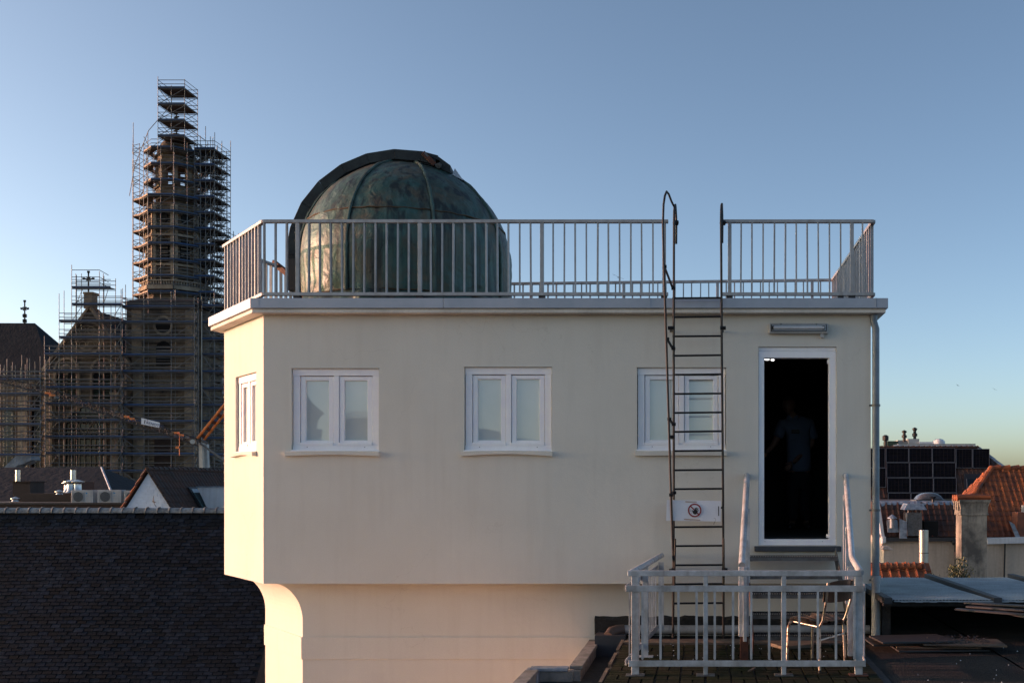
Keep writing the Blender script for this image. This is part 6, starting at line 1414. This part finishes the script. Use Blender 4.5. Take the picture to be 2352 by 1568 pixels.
# big rendered chimney
bcY = 39.5; bch = thing('big_chimney', 'tall stained rendered chimney with tiled cap, beside the orange hipped roof', 'chimney', W(2236,1340,bcY))
def cb(name, x0, x1, y0, y1, d0, d1, mat, bev=.01): mb = MB(); mb.box(XW(x0,bcY),bcY+d0,ZW(y1,bcY),XW(x1,bcY),bcY+d1,ZW(y0,bcY)); return mb.build(name, mat, bch, bevel=bev)
cb('shaft', 2208,2267,1181,1420,0,.85,M['chimney_render']); cb('neck_band', 2205,2270,1179,1183,-.04,.9,M['chimney_render'])
mb = MB(); yv = [(1179,0,0),(1165,0,.02),(1157,2,.06),(1152,4,.12),(1147,5,.14)]
rings = []
for (y, ex, dd_) in yv: rings.append([Vector((XW(2206-ex,bcY),bcY-dd_,ZW(y,bcY))),Vector((XW(2269+ex,bcY),bcY-dd_,ZW(y,bcY))),Vector((XW(2269+ex,bcY),bcY+.9+dd_,ZW(y,bcY))),Vector((XW(2206-ex,bcY),bcY+.9+dd_,ZW(y,bcY)))])
vs = [v for r_ in rings for v in r_]; mb.add(vs, [(i*4+k,i*4+(k+1)%4,i*4+4+(k+1)%4,i*4+4+k) for i in range(4) for k in range(4)]+[(16,17,18,19)]); mb.build('head', M['chimney_render'], bch)
for k in range(3):
    mb = MB(); y = bcY-.02+.3*k
    mb.tube([(XW(2197,bcY),y,ZW(1143,bcY)),(XW(2236,bcY),y+.02,ZW(1141.5,bcY)),(XW(2274,bcY),y,ZW(1143,bcY))], .12, 8); mb.build('cap_tile', M['pantile'], bch, smooth=True)
for k in range(3):
    mb = MB(); y = bcY+.10+.27*k; mb.box(XW(2204,bcY)-.05,y,ZW(1172-k,bcY),XW(2204,bcY)+.05,y+.12,ZW(1148,bcY)); mb.build('corbel', M['chimney_render'], bch)
# orange hipped roof
hh = thing('orange_hipped_house', 'house with bright orange pantiled hipped roof at the right edge', 'house', (14,46,-14))
AX, AY, AZ = 12.55, 45.8, .63; EYf, EZ = 43.0, -2.19; EX = 9.9
P1, P2 = Vector((EX,EYf,EZ)), Vector((22,EYf,EZ)); AP = Vector((AX,AY,AZ)); AR = Vector((19,AY,AZ)); P3 = Vector((EX+.5,AY+2.8,EZ))
mb = MB(); mb.quad(P1,P2,AR,AP); mb.add([P1,AP,P3],[(0,1,2)]); mb.quad(P3,AP,AR,Vector((22,AY+2.8,EZ))); hr_ = mb.build('roof', M['pantile'], hh, recalc=False)
mb = MB(); mb.box(EX+.3,EYf+.3,-14,22,AY+2.5,EZ+.1); mb.build('wall', M['render_cream'], hh)
vv = (AP-Vector((AX,EYf,EZ))); Lv = vv.length; vv.normalize()
def in_h(a, b): 
    x = EX+a; return x > EX+(AX-EX)*(b/Lv) and x < 15.8 and b < Lv-.02
tiled(hr_, TOR, (EX,EYf,EZ), (1,0,0), vv, in_h, L=6.2, Hh=Lv, e=.29, w=.235, limit=300)
u3 = (P1-P3); u3.normalize(); mid = P1+(P3-P1)*.5; v3 = (AP-(P3+u3*((AP-P3).dot(u3)))); Lv3 = v3.length; v3.normalize(); L3 = (P1-P3).length
apx = (AP-P3).dot(u3)
def in_l(a, b):
    f_ = b/Lv3; return apx*f_ < a < L3-(L3-apx)*f_
tiled(hr_, TOR, P3, u3, v3, in_l, L=L3, Hh=Lv3, e=.29, w=.235, limit=150)
def ridge(a, b, n, mat=M['pantile'], parent=hr_, r_=.12):
    for k in range(n):
        p, q = a.lerp(b, k/n), a.lerp(b, (k+1)/n); mb = MB(); mb.tube([p+Vector((0,0,.05)), q+Vector((0,0,.08))], [r_*.85,r_*1.12], 8); mb.build('ridge_tile', mat, parent, smooth=True)
ridge(AP, AR, 16); ridge(P1, AP, 12); ridge(P3, AP, 11)
sc_ = thing('small_brick_chimney', 'small sunlit orange brick chimney at the right edge of the photo', 'chimney', W(2346,1222,42.6))
mb = MB(); mb.box(XW(2337,42.6),42.6,ZW(1240,42.6),XW(2375,42.6),43.4,ZW(1176,42.6)); mb.build('stack', M['brick_red'], sc_, bevel=.01)
mb = MB(); mb.tube([W(2351,1176,42.9),W(2351,1160,42.9)], .09, 8); mb.build('pot', M['pvc'], sc_, smooth=True)
mb = MB(); mb.prism([W(2318,1196,42.5),W(2330,1203,42.5),W(2345,1236,42.5),W(2336,1240,42.5)], (0,.06,0)); mb.build('flashing', M['lead'], sc_)
# steel flue tube
mb = MB(); mb.tube([W(2121.5,1420,36),W(2121.5,1217,36)], .165, 24); fo_ = mb.build('steel_flue', M['steel_shiny'], None, smooth=True); tag(fo_, 'shiny round steel flue pipe before the cream wall', 'flue')
for y in (1319,1270):
    mb = MB(); c = W(2121.5,y,36); mb.tube([c, c+Vector((0,0,.03))], .172, 24); mb.build('joint_band', M['galv'], fo_, smooth=True)
mb = MB(); mb.tube([W(2135.5,1420,36.3),W(2135.5,1300,36.3)], .025, 6); mb.build('condensate_pipe', M['pvc'], fo_)
# small orange pantile roof close by
so = thing('small_orange_roof', 'small strip of glowing orange pantile roof beside the downpipe', 'roof', W(2060,1400,31))
u0, u1 = W(1995,1307,32.0), W(2115,1305,32.0); l0 = Vector((u0.x,30.6,u0.z-.95)); l1 = Vector((u1.x+.22,30.6,u0.z-.95))
mb = MB(); mb.prism([u0,u1,l1,l0], (0,.05,-.06)); ss = mb.build('deck', M['pantile_dark'], so)
vS = (u0-l0); LS = vS.length; vS.normalize()
TBIG = tile_me(M['pantile'], w=.27, l=.42, amp=.07)
tiled(so, TBIG, l0, (1,0,0), vS, lambda a,b: True, w=.27, e=.31, L=(l1-l0).x, Hh=LS-.05)
for k in range(9):
    p = u0.lerp(u1, k/9); q = u0.lerp(u1, (k+1)/9); mb = MB(); mb.tube([p+Vector((0,0,.04)),q+Vector((-.06,0,.06)),q+Vector((0,0,.07))], [.10,.11,.135], 10); mb.build('ridge_tile', M['pantile'], so, smooth=True)
mb = MB(); mb.box(u0.x,30.8,-14,u1.x-.1,32,l0.z-.1); mb.build('wall', M['render_cream'], so)
# narrow pier with cap and railings at the far side
pr = thing('rendered_pier', 'narrow cream rendered pier with a small stone cap, above the orange roof strip', 'pier', W(2036,1330,38))
mb = MB(); mb.box(XW(2030,38),38,-14,XW(2043,38),38.5,ZW(1262,38)); mb.build('shaft', M['render_cream'], pr)
mb = MB(); c = W(2036.5,1258,38); mb.prism([c+Vector((-.19,-.1,-.05)),c+Vector((.24,-.1,-.05)),c+Vector((.10,0,.05)),c+Vector((-.10,0,.05))], (0,.6,0)); mb.build('cap', M['concrete'], pr)
bs = MB()
for k in range(9): bs.tube([W(2012+.2*k,1180+11*k,44), W(2030,1186+11*k,44)], .02, 4)
for px in (2016,2021,2026): bs.tube([W(px,1160,44),W(px,1290,44)], .02, 4)
tag(bs.build('fire_stair', M['galv'], None, recalc=False), 'thin metal fire stair seen between the downpipe and the cream house', 'stairs')
mb = MB(); mb.box(XW(1985,45),45,-14,XW(2027,45),48,ZW(1284,45)); tag(mb.build('low_annex', M['render_cream'], None), 'low grey rendered block behind the rendered pier', 'building')

# ---------------------------------------------------------------- house with solar panels
so_h = thing('solar_house', 'dark brown tiled house whose front slope is covered with black solar panels', 'house', (16,73,-14))
RYs, RZs = 73.0, ZW(1029,73.0); PY_, PZ_ = 68.5, RZs-4.5
pn = Vector((0,-1,1)).normalized(); pp0 = Vector((0,RYs,RZs))
xl, xr = XW(1950,RYs), XW(2248,RYs)
hipb = Vector((xr+5.0, PY_-.5, PZ_-.5))
mb = MB(); mb.quad((xl,PY_-1.5,PZ_-1.5),(hipb.x+1,PY_-1.5,PZ_-1.5),(xr,RYs,RZs),(xl,RYs,RZs)); mb.add([(hipb.x+1,PY_-1.5,PZ_-1.5),(hipb.x+1,RYs+6,PZ_-1.5),(xr,RYs,RZs)],[(0,1,2)]); mb.quad((xl,RYs,RZs),(xr,RYs,RZs),(hipb.x+1,RYs+6,PZ_-1.5),(xl,RYs+6,PZ_-1.5)); sr_ = mb.build('roof', M['pantile_dark'], so_h, recalc=False)
mb = MB(); mb.box(xl,PY_-1.2,-14,hipb.x+.5,RYs+5.7,PZ_-1.6); mb.build('wall', M['render_cream'], so_h)
def slope(px, py, out=0): return on_plane(px, py, pp0, pn)+pn*out
def zx(z): return (2750+z/2.8)*.7177
def zy(z): return (1340+z/2.8)*.7177
vS2 = Vector((0,1,1)).normalized()
def in_s(a, b):
    x = xl+a; y = -1.5+b
    rx = xr+(hipb.x+1-xr)*(1-b/ ((RYs-PY_+1.5)*1.414)); q = Vector((x,PY_-1.5,PZ_-1.5))+vS2*b; px = q.x/q.y*F+VX; py = VY-q.z/q.y*F
    if x > rx-.15: return False
    return px > 2005 and py < 1165 and ((px > zx(1165)) or (px > zx(868) and py > zy(452)) or (px < zx(232) and py > zy(625)))
TDK2 = tile_me(M['pantile_dark'], w=.30, l=.42, amp=.04)
tiled(sr_, TDK2, (xl,PY_-1.5,PZ_-1.5), (1,0,0), vS2, in_s, w=.30, e=.36, L=hipb.x+1-xl, Hh=8.4, limit=200)
for k in range(24):
    p = Vector((XW(2005,RYs)+.37*k,RYs,RZs+.04)); q = p+Vector((.36,0,.0)); 
    if q.x > xr: break
    mb = MB(); mb.tube([p,q+Vector((-.04,0,.02)),q+Vector((0,0,.05))], [.11,.12,.15], 8); mb.build('ridge_tile', M['pantile_dark'], sr_, smooth=True)
hipA, hipB = Vector((xr,RYs,RZs)), Vector((hipb.x+1,PY_-1.5,PZ_-1.5))
mb = MB()
for k in range(10): p, q = hipA.lerp(hipB,k/14), hipA.lerp(hipB,(k+1)/14); mb.bar(p+pn*.06+Vector((random.uniform(-.06,.06),0,0)), q+pn*.06, .22, .04, pn)
mb.build('hip_flashing', M['lead'], sr_)
def panel_pv(x0, x1, y0, y1, nc_, nr2):
    a, b, c, d = slope(x0,y1,.10), slope(x1,y1,.10), slope(x1,y0,.10), slope(x0,y0,.10)
    mb = MB(); mb.prism([a,b,c,d], pn*.04); p = mb.build('solar_panel', M['pv_glass'], so_h)
    def pt(u_, v_, o=.043): return (a+(b-a)*u_)*(1-v_)+(d+(c-d)*u_)*v_+pn*o
    e = MB(); w2 = .012
    for i in range(1,nc_): e.bar(pt(i/nc_,.03), pt(i/nc_,.97), .022 if i != nc_//2 else .035, .003, pn)
    for j in range(1,nr2): e.bar(pt(.02,j/nr2), pt(.98,j/nr2), .014, .003, pn)
    e.build('cell_lines', M['pv_cell'], p)
    f_ = MB()
    for (q, r_) in ((pt(0,0),pt(1,0)),(pt(1,0),pt(1,1)),(pt(1,1),pt(0,1)),(pt(0,1),pt(0,0))): f_.bar(q, r_, .032, .02, pn)
    f_.build('panel_frame', M['alu'], p)
cx_ = [236,441,650,857]; ry_ = [(277,401),(407,537),(544,673),(679,742)]
for i in range(3):
    for (r0, r1) in ry_:
        sh_ = (r0-277)*.045; panel_pv(zx(cx_[i]+3+sh_), zx(cx_[i+1]-3+sh_), zy(r0), zy(r1), 6, 4)
panel_pv(zx(142-120), zx(228), zy(277), zy(450), 8, 8); panel_pv(zx(142-120), zx(236), zy(455), zy(625), 8, 8)
panel_pv(zx(865), zx(1008), zy(283), zy(452), 5, 8); panel_pv(zx(1016), zx(1162), zy(283), zy(452), 5, 8)
mb = MB(); mb.prism([slope(zx(935),zy(700),.05),slope(zx(1130),zy(700),.05),slope(zx(1130),zy(508),.05),slope(zx(935),zy(508),.05)], pn*.12); rw = mb.build('roof_window', M['print_black'], so_h)
mb = MB(); mb.prism([slope(zx(962),zy(700),.18),slope(zx(1110),zy(700),.18),slope(zx(1110),zy(556),.18),slope(zx(962),zy(556),.18)], pn*.01); mb.build('pane', M['glass_dark'], rw)
mb = MB(); mb.bar(slope(zx(957),zy(555),.2),slope(zx(966),zy(690),.2),.05,.03,pn); mb.build('frame', M['alu'], rw)
# pale flat roofed building behind
pb = thing('flat_roofed_building', 'pale flat roofed block with plant room peeping over the solar roof', 'building', (20,92,-14))
Yb = 88
def fb(name, x0, x1, y0, y1, dy=0, mat='white_paint', d=4): mb = MB(); mb.box(XW(zx(x0),Yb+dy),Yb+dy,ZW(zy(y1),Yb+dy),XW(zx(x1),Yb+dy),Yb+dy+d,ZW(zy(y0),Yb+dy)); return mb.build(name, M[mat], pb)
fb('upper_wall', 357,1042,226,300); fb('parapet', 350,1044,222,227,-.1,'ac_grey',4.2); fb('lower_wall', 240,357,247,300)
mb = MB(); mb.prism([W(zx(257),zy(250),Yb-.1),W(zx(360),zy(222),Yb-.1),W(zx(360),zy(262),Yb-.1),W(zx(250),zy(262),Yb-.1)],(0,2,0)); mb.build('ramp_wall', M['white_paint'], pb)
fb('plant_room', 252,350,198,250,.5,'green_louvre',2); fb('plant_room', 440,537,178,228,.4,'ac_grey',2); fb('plant_room', 345,440,190,228,.8,'ac_grey',2); fb('parapet', 537,672,205,226,.3,'white_paint',2); fb('body', -100,1040,300,1500,0,'render_cream',8)
def flue2(z, y0, y1, label):
    Y = Yb+.6; t = thing('chimney_pot', label, 'flue', W(zx(z),zy(y1),Y), 'black flues on the plant room'); r = .28; za, zb = ZW(zy(y1),Y), ZW(zy(y0),Y); h = zb-za; x = XW(zx(z),Y)
    mb = MB(); mb.lathe(x,Y,[(.13,za-.15),(.13,za+h*.2),(.22,za+h*.22),(.22,za+h*.45),(.13,za+h*.5),(.13,za+h*.72),(.20,za+h*.75),(.14,za+h*.85)],12); mb.build('pipe', M['iron_far'], t)
    mb = MB(); mb.lathe(x,Y,[(.22,zb-.18),(.22,zb-.10),(.05,zb)],12); mb.build('cap', M['iron_far'], t)
flue2(403,100,187,'shorter black flue with flared cap on the plant room roof'); flue2(497,76,178,'taller black flue with spiky cap on the plant room roof')
mb = MB(); p = W(zx(235),zy(262),Yb-1); mb.lathe(p.x,p.y,[(.13,p.z),(.13,p.z+.6),(.26,p.z+.65),(.26,p.z+1.0),(.1,p.z+1.1)],10); tag(mb.build('roof_vent', M['iron_far'], None), 'small dark vent at the left end of the pale flat roofed block', 'vent')
mb = MB(); c = W(zx(712),zy(225),Yb+.5); mb.lathe(c.x,c.y,[(.52,c.z-.1),(.52,c.z+.22),(.46,c.z+.28),(.36,c.z+.38),(.18,c.z+.44),(.01,c.z+.46)],20); tag(mb.build('round_rooflight', M['white_paint'], None, smooth=True), 'low domed pale rooflight on the pale flat roofed block', 'rooflight')
# shrub behind the lean-to roof
sb_ = thing('shrub', 'small leafy shrub growing behind the grey ribbed roof', 'shrub', W(2204,1340,17.5))
base = W(2206,1345,17.5); leafs = MB(); tw = MB(); tips = []
for k in range(24):
    a = random.uniform(-1.35,1.35); L = random.uniform(.20,.50)*(1-.22*abs(a)); p = base.copy(); d = Vector((math.sin(a)*.8,random.uniform(-.35,.35),math.cos(a))); pts = [p]
    for j in range(4): d = (d+Vector((random.uniform(-.2,.2),random.uniform(-.2,.2),.10))).normalized(); p = p+d*L/4; pts.append(p); tips.append((p.copy(), d.copy()))
    tw.tube(pts, [.006,.005,.004,.003,.002], 4)
for (p, d) in tips:
    for j in range(6):
        c = p+Vector((random.gauss(0,.026),random.gauss(0,.03),random.gauss(0,.026))); ax = Vector((random.gauss(0,1),random.gauss(0,1),random.gauss(0,1)+.6)).normalized(); sd_ = ax.cross(Vector((random.gauss(0,1),random.gauss(0,1),random.gauss(0,1)))).normalized()
        l = random.uniform(.022,.042); w_ = l*.36; leafs.add([c-ax*l, c+sd_*w_, c+ax*l, c-sd_*w_], [(0,1,2,3)])
leafs.build('foliage', M['leaf'], sb_, recalc=False, kind='stuff'); tw.build('stems', M['twig'], sb_, recalc=False)
sb2 = thing('shrub', 'tiny sprig of weed beside the end of the orange roof strip', 'shrub', W(2143,1330,15.2)); leafs = MB()
for k in range(30):
    c = W(2140+random.gauss(0,6),1326-abs(random.gauss(0,7)),15.3); ax = Vector((random.gauss(0,.5),random.gauss(0,.5),1)).normalized(); sd_ = ax.cross(Vector((random.gauss(0,1),random.gauss(0,1),0.3))).normalized(); leafs.add([c-ax*.022, c+sd_*.008, c+ax*.022, c-sd_*.008], [(0,1,2,3)])
leafs.build('foliage', M['leaf'], sb2, recalc=False, kind='stuff')
# ---------------------------------------------------------------- birds on the wing
def bird(px, py, Y, span, roll, yaw, label):
    p = W(px,py,Y); t = MB(); s = span
    body = [(-.42,0,.0,.01),(-.25,0,0,.05),(0,0,0,.075),(.2,0,0,.06),(.32,0,0,.04),(.40,0,0,.01)]
    t.tube([(b[0]*s,b[1],b[2]) for b in body], [b[3]*s for b in body], 6)
    t.add([(-.30*s,0,0),(-.62*s,.10*s,0),(-.48*s,0,0),(-.62*s,-.10*s,0)], [(0,1,2),(0,2,3)])
    for sg_ in (1,-1):
        w_ = [(.12,.04),(.20,.30),(.06,.62),(-.22,.98),(-.04,.60),(.04,.28),(-.10,.05)]
        vs = [(a*s, b*sg_*s, (.10*math.sin(b*2.2))*s) for a, b in w_]
        t.add(vs+[(v[0],v[1],v[2]+.012*s) for v in vs], [tuple(range(7)),tuple(range(7,14))]+[(k,(k+1)%7,7+(k+1)%7,7+k) for k in range(7)])
    o = t.build('bird', M['bird'], None, origin=(0,0,0)); o.location = p; o.rotation_euler = (R(roll),R(-10),R(yaw)); ORG[o.name] = p
    return tag(o, label, 'bird', 'birds in flight')
bird(353,1152,33,.24,70,150,'dark swift gliding in front of the white brick gable')
bird(1420,637,40,.26,25,80,'dark swift just above the far roof railing, seen between balusters')
bird(2200,885,80,.22,30,40,'tiny distant bird in the right sky, left of the pair')
bird(2284.5,894,80,.22,30,60,'tiny distant bird in the right sky, right of the pair')

# ---------------------------------------------------------------- the person in the doorway
PYD = 14.45
def PW(zx_, zy_, dy=0.0): return W((2350+zx_/1.8447)*.7177, (1000+zy_/1.8447)*.7177, PYD+dy)
floor_z = hz0
per = thing('person', 'man in light blue short sleeved shirt and dark trousers standing inside the dark doorway', 'person', Vector((XW(1836,PYD),PYD,floor_z)))
SCL = 1.10
def skin(name, verts, edges, radii, mat, parent, sub=2, root=0, extra=None):
    me = bpy.data.meshes.new(name); org = ORG[parent.name]; me.from_pydata([tuple(Vector(v)-org) for v in verts], edges, [])
    o = bpy.data.objects.new('tmp', me); link(o); sk = o.modifiers.new('s','SKIN'); sk.use_smooth_shade = True
    radii = [tuple(q*SCL for q in r_) if isinstance(r_, tuple) else r_*SCL for r_ in radii]
    for i, r_ in enumerate(radii):
        me.skin_vertices[0].data[i].radius = r_ if isinstance(r_, tuple) else (r_, r_)
        me.skin_vertices[0].data[i].use_root = (i == root)
    ss_ = o.modifiers.new('u','SUBSURF'); ss_.levels = sub; ss_.render_levels = sub
    dg = bpy.context.evaluated_depsgraph_get(); dg.update(); m2 = bpy.data.meshes.new_from_object(o.evaluated_get(dg)); bpy.data.objects.remove(o)
    m2.materials.clear(); m2.materials.append(mat); m2.polygons.foreach_set('use_smooth', [True]*len(m2.polygons))
    return m2
def put(name, me, parent): o = bpy.data.objects.new(name, me); link(o); o.parent = parent; ORG[o.name] = ORG[parent.name].copy(); return o
pelv = PW(383,985); waist = PW(383,900); chest = PW(378,720); upc = PW(362,645,.0); neck = PW(338,610,-.02); headb = PW(328,575,-.03)
shL, shR = PW(285,655,-.03), PW(440,655,.05); elL, elR = PW(240,770,-.05), PW(462,775,.02); haL, haR = PW(188,828,-.15), PW(345,888,-.17)
hipL, hipR = PW(352,1000,0), PW(412,1000,.02); H_ = pelv.z-floor_z
knL = Vector((hipL.x-.01,hipL.y-.03,floor_z+H_*.5)); knR = Vector((hipR.x+.01,hipR.y,floor_z+H_*.5)); anL = Vector((hipL.x-.02,hipL.y+.02,floor_z+.08)); anR = Vector((hipR.x+.03,hipR.y+.04,floor_z+.08))
toL = anL+Vector((-.05,-.18,-.045)); toR = anR+Vector((.02,-.18,-.045))
V = [pelv, waist, chest, upc, neck, headb, shL, elL, haL, shR, elR, haR, hipL, knL, anL, toL, hipR, knR, anR, toR]
E = [(0,1),(1,2),(2,3),(3,4),(4,5),(3,6),(6,7),(7,8),(3,9),(9,10),(10,11),(0,12),(12,13),(13,14),(14,15),(0,16),(16,17),(17,18),(18,19)]
Rr = [(.14,.105),(.14,.105),(.15,.11),(.10,.08),.055,.055,.058,.043,.028,.058,.043,.028,.085,.058,.040,.032,.085,.058,.040,.032]
bodyme = skin('body', V, E, Rr, M['skin'], per)
# head, joined into the same surface list: shaped ellipsoid with brow, nose, mouth, chin, ears
bmh = bmesh.new(); bmh.from_mesh(bodyme)
hc = PW(322,548,-.05)-ORG[per.name]; tmp = bmesh.new(); bmesh.ops.create_uvsphere(tmp, u_segments=28, v_segments=20, radius=1)
yaw = R(-28); pit = R(14)
for v in tmp.verts:
    x, y, z = v.co; fx_ = x*.086; fy_ = y*.105; fz_ = z*.130
    if z < 0: fx_ *= 1+.30*z; fy_ *= 1+.12*z
    front = max(0, -y)
    fy_ -= .030*math.exp(-((x/.16)**2+((z+.12)/.17)**2))*front       # nose
    fy_ += .012*math.exp(-(((abs(x)-.38)/.16)**2+((z-.08)/.10)**2))*front   # eye sockets
    fy_ -= .008*math.exp(-(((abs(x)-.35)/.25)**2+((z-.25)/.08)**2))*front   # brow
    fy_ -= .008*math.exp(-((x/.28)**2+((z+.50)/.07)**2))*front; fy_ -= .012*math.exp(-((x/.3)**2+((z+.85)/.14)**2))*front
    fx_ += (.016 if x > 0 else -.016)*math.exp(-(((y-.10)/.16)**2+((z+.02)/.22)**2))*(abs(x) > .8)
    q = Vector((fx_,fy_,fz_)); q.rotate(Matrix.Rotation(pit,3,'X')); q.rotate(Matrix.Rotation(yaw,3,'Z')); v.co = q+hc
hm = bpy.data.meshes.new('h'); tmp.to_mesh(hm); bmh.from_mesh(hm)
# hands: palm and five fingers each
def hand(w_, dirv, side, upv, curl):
    dirv = Vector(dirv).normalized(); upv = Vector(upv).normalized(); acr = dirv.cross(upv).normalized()*side; vs = []; es = []; rs = []
    def av(p, r_): vs.append(p); rs.append(r_); return len(vs)-1
    a = av(w_, .024); b = av(w_+dirv*.05, .030); es.append((a,b))
    for i, (o_, L) in enumerate(((-.030,.062),(-.010,.072),(.010,.068),(.028,.052))):
        p = w_+dirv*.085+acr*o_; k1 = av(p,.010); es.append((b,k1)); d = dirv.copy()
        for j in range(3):
            d = (d+upv*-curl*.5).normalized(); p = p+d*L/3; k2 = av(p,.0088-.0008*j); es.append((k1,k2)); k1 = k2
    p = w_+dirv*.03+acr*-.035; k1 = av(p,.012); es.append((a,k1)); 
    for j in range(2): p = p+(dirv*.8-acr*.5-upv*.3*curl).normalized()*.03; k2 = av(p,.0095); es.append((k1,k2)); k1 = k2
    return skin('hand', vs, es, rs, M['skin'], per, 1)
bmh.from_mesh(hand(haL, haL-elL, 1, (0,0,1), .3)); bmh.from_mesh(hand(haR, haR-elR, -1, (0,-1,.2), .6))
bmh.to_mesh(bodyme); bmh.free(); bodyme.polygons.foreach_set('use_smooth', [True]*len(bodyme.polygons)); bodyo = put('body', bodyme, per)
shv = [PW(383,955), PW(383,900), chest, upc, PW(343,622,-.01), shL, PW(262,722,-.05), PW(255,738,-.05), shR, PW(462,735,.03), PW(463,750,.03)]
shm = skin('shirt', shv, [(0,1),(1,2),(2,3),(3,4),(3,5),(5,6),(6,7),(3,8),(8,9),(9,10)], [(.175,.135),(.165,.125),(.168,.125),(.118,.095),.062,.078,.075,.072,.078,.078,.076], M['shirt'], per)
so_ = put('shirt', shm, per)
mb = MB(); a_ = PW(348,700,-.155); mb.box(a_.x-.055,a_.y-.006,a_.z-.11,a_.x+.055,a_.y+.03,a_.z+.02); pk = mb.build('pocket', M['shirt'], per)
mb = MB(); a_ = PW(361,699,-.175); mb.box(a_.x-.055,a_.y-.008,a_.z-.03,a_.x+.055,a_.y+.02,a_.z+.022); mb.build('dark_case', M['print_black'], per, bevel=.006)
mb = MB(); n0 = PW(342,612,-.03)
for sg_ in (-1,1): mb.prism([n0+Vector((0,-.105,-.035)),n0+Vector((.06*sg_,-.06,.02)),n0+Vector((.095*sg_,-.055,-.035)),n0+Vector((.05*sg_,-.115,-.075))], (0,.012,0))
mb.build('collar', M['shirt'], per)
tv = [pelv+Vector((0,0,.20)), pelv, hipL+Vector((0,0,-.03)), knL, anL+Vector((0,0,.02)), hipR+Vector((0,0,-.03)), knR, anR+Vector((0,0,.02))]
put('trousers', skin('trousers', tv, [(0,1),(1,2),(2,3),(3,4),(1,5),(5,6),(6,7)], [(.150,.118),(.155,.12),.098,.076,.070,.098,.076,.070], M['trousers'], per), per)
for an, to in ((anL,toL),(anR,toR)):
    put('shoe', skin('shoe', [an+Vector((0,.05,-.04)), an+Vector((0,-.03,-.035)), to+Vector((0,0,.003)), to+Vector((0,-.05,0))], [(0,1),(1,2),(2,3)], [.038,.046,.044,.03], M['print_black'], per), per)
tmp = bmesh.new(); bmesh.ops.create_uvsphere(tmp, u_segments=22, v_segments=14, radius=1)
for v in list(tmp.verts):
    if v.co.z < .35-.55*max(0,v.co.y): pass
bmesh.ops.delete(tmp, geom=[v for v in tmp.verts if v.co.z < .42-.75*max(-.1,v.co.y)], context='VERTS')
for v in tmp.verts:
    q = Vector((v.co.x*.090, v.co.y*.110+.002, v.co.z*.136)); q.rotate(Matrix.Rotation(pit,3,'X')); q.rotate(Matrix.Rotation(yaw,3,'Z')); v.co = q+hc
hm = bpy.data.meshes.new('hair'); tmp.to_mesh(hm); hm.materials.append(M['hair']); put('hair', hm, per)
for sg_ in (-1,1):
    tmp = bmesh.new(); bmesh.ops.create_uvsphere(tmp, u_segments=10, v_segments=8, radius=.0125)
    for v in tmp.verts: v.co = v.co
    q = Vector((.033*sg_,-.092,.009)); q.rotate(Matrix.Rotation(pit,3,'X')); q.rotate(Matrix.Rotation(yaw,3,'Z')); bmesh.ops.translate(tmp, verts=tmp.verts, vec=q+hc)
    hm = bpy.data.meshes.new('eye'); tmp.to_mesh(hm); hm.materials.append(M['skin']); put('eye', hm, per)

# ---------------------------------------------------------------- roofs behind the viewer, seen only in the window panes
def mirrored(pts, Yv, d, name, mat, label, cat):      # outline seen in the glass at x,y; real place behind the eye
    Yr = 2*12.08-Yv; mb = MB(); mb.prism([Vector((XW(x,Yv),Yr,ZW(y,Yv))) for x, y in pts], (0,d,0)); return tag(mb.build(name, mat, None), label, cat)
m1 = mirrored([(630,800),(690,868),(698,890),(708,912),(722,930),(745,949),(732,962),(727,985),(741,986),(738,1010),(752,1013),(752,1500),(630,1500)], 30, 4, 'bellcast_roof_house', M['church_slate'], 'dark house with swept pointed roof, seen only reflected in the left window', 'house')
m2 = mirrored([(788,965),(800,960),(850,958),(900,962),(900,1500),(788,1500)], 34, -6, 'arched_roof_house', M['beam_grey'], 'low building reflected in the lower part of the left window', 'building')
mb = MB(); Yv = 34; Yr = 2*12.08-Yv+.2
pa = [Vector((XW(x,Yv),Yr,ZW(y,Yv))) for x, y in [(786,966),(796,956),(808,950),(822,946),(838,947),(856,953),(872,962)]]
pb_ = [p-Vector((0,0,.14)) for p in pa]
for P_ in (pa, pb_):
    for i in range(6): mb.bar(P_[i], P_[i+1], .05, .04)
for i in range(6): mb.bar(pa[i], pb_[i], .03, .03); mb.bar(pa[i], pb_[min(6,i+1)], .02, .02)
tag(mb.build('arched_glass_roof', M['white_paint'], None), 'arched glasshouse ribs reflected in the left window', 'roof')
m3 = mirrored([(1060,988),(1092,985),(1118,984),(1126,992),(1131,1002),(1180,1004),(1300,1016),(1450,1015),(1700,1012),(1700,1500),(1060,1500)], 40, -2.5, 'dark_roofs', M['church_slate'], 'dark house roofs reflected in the middle window', 'house')
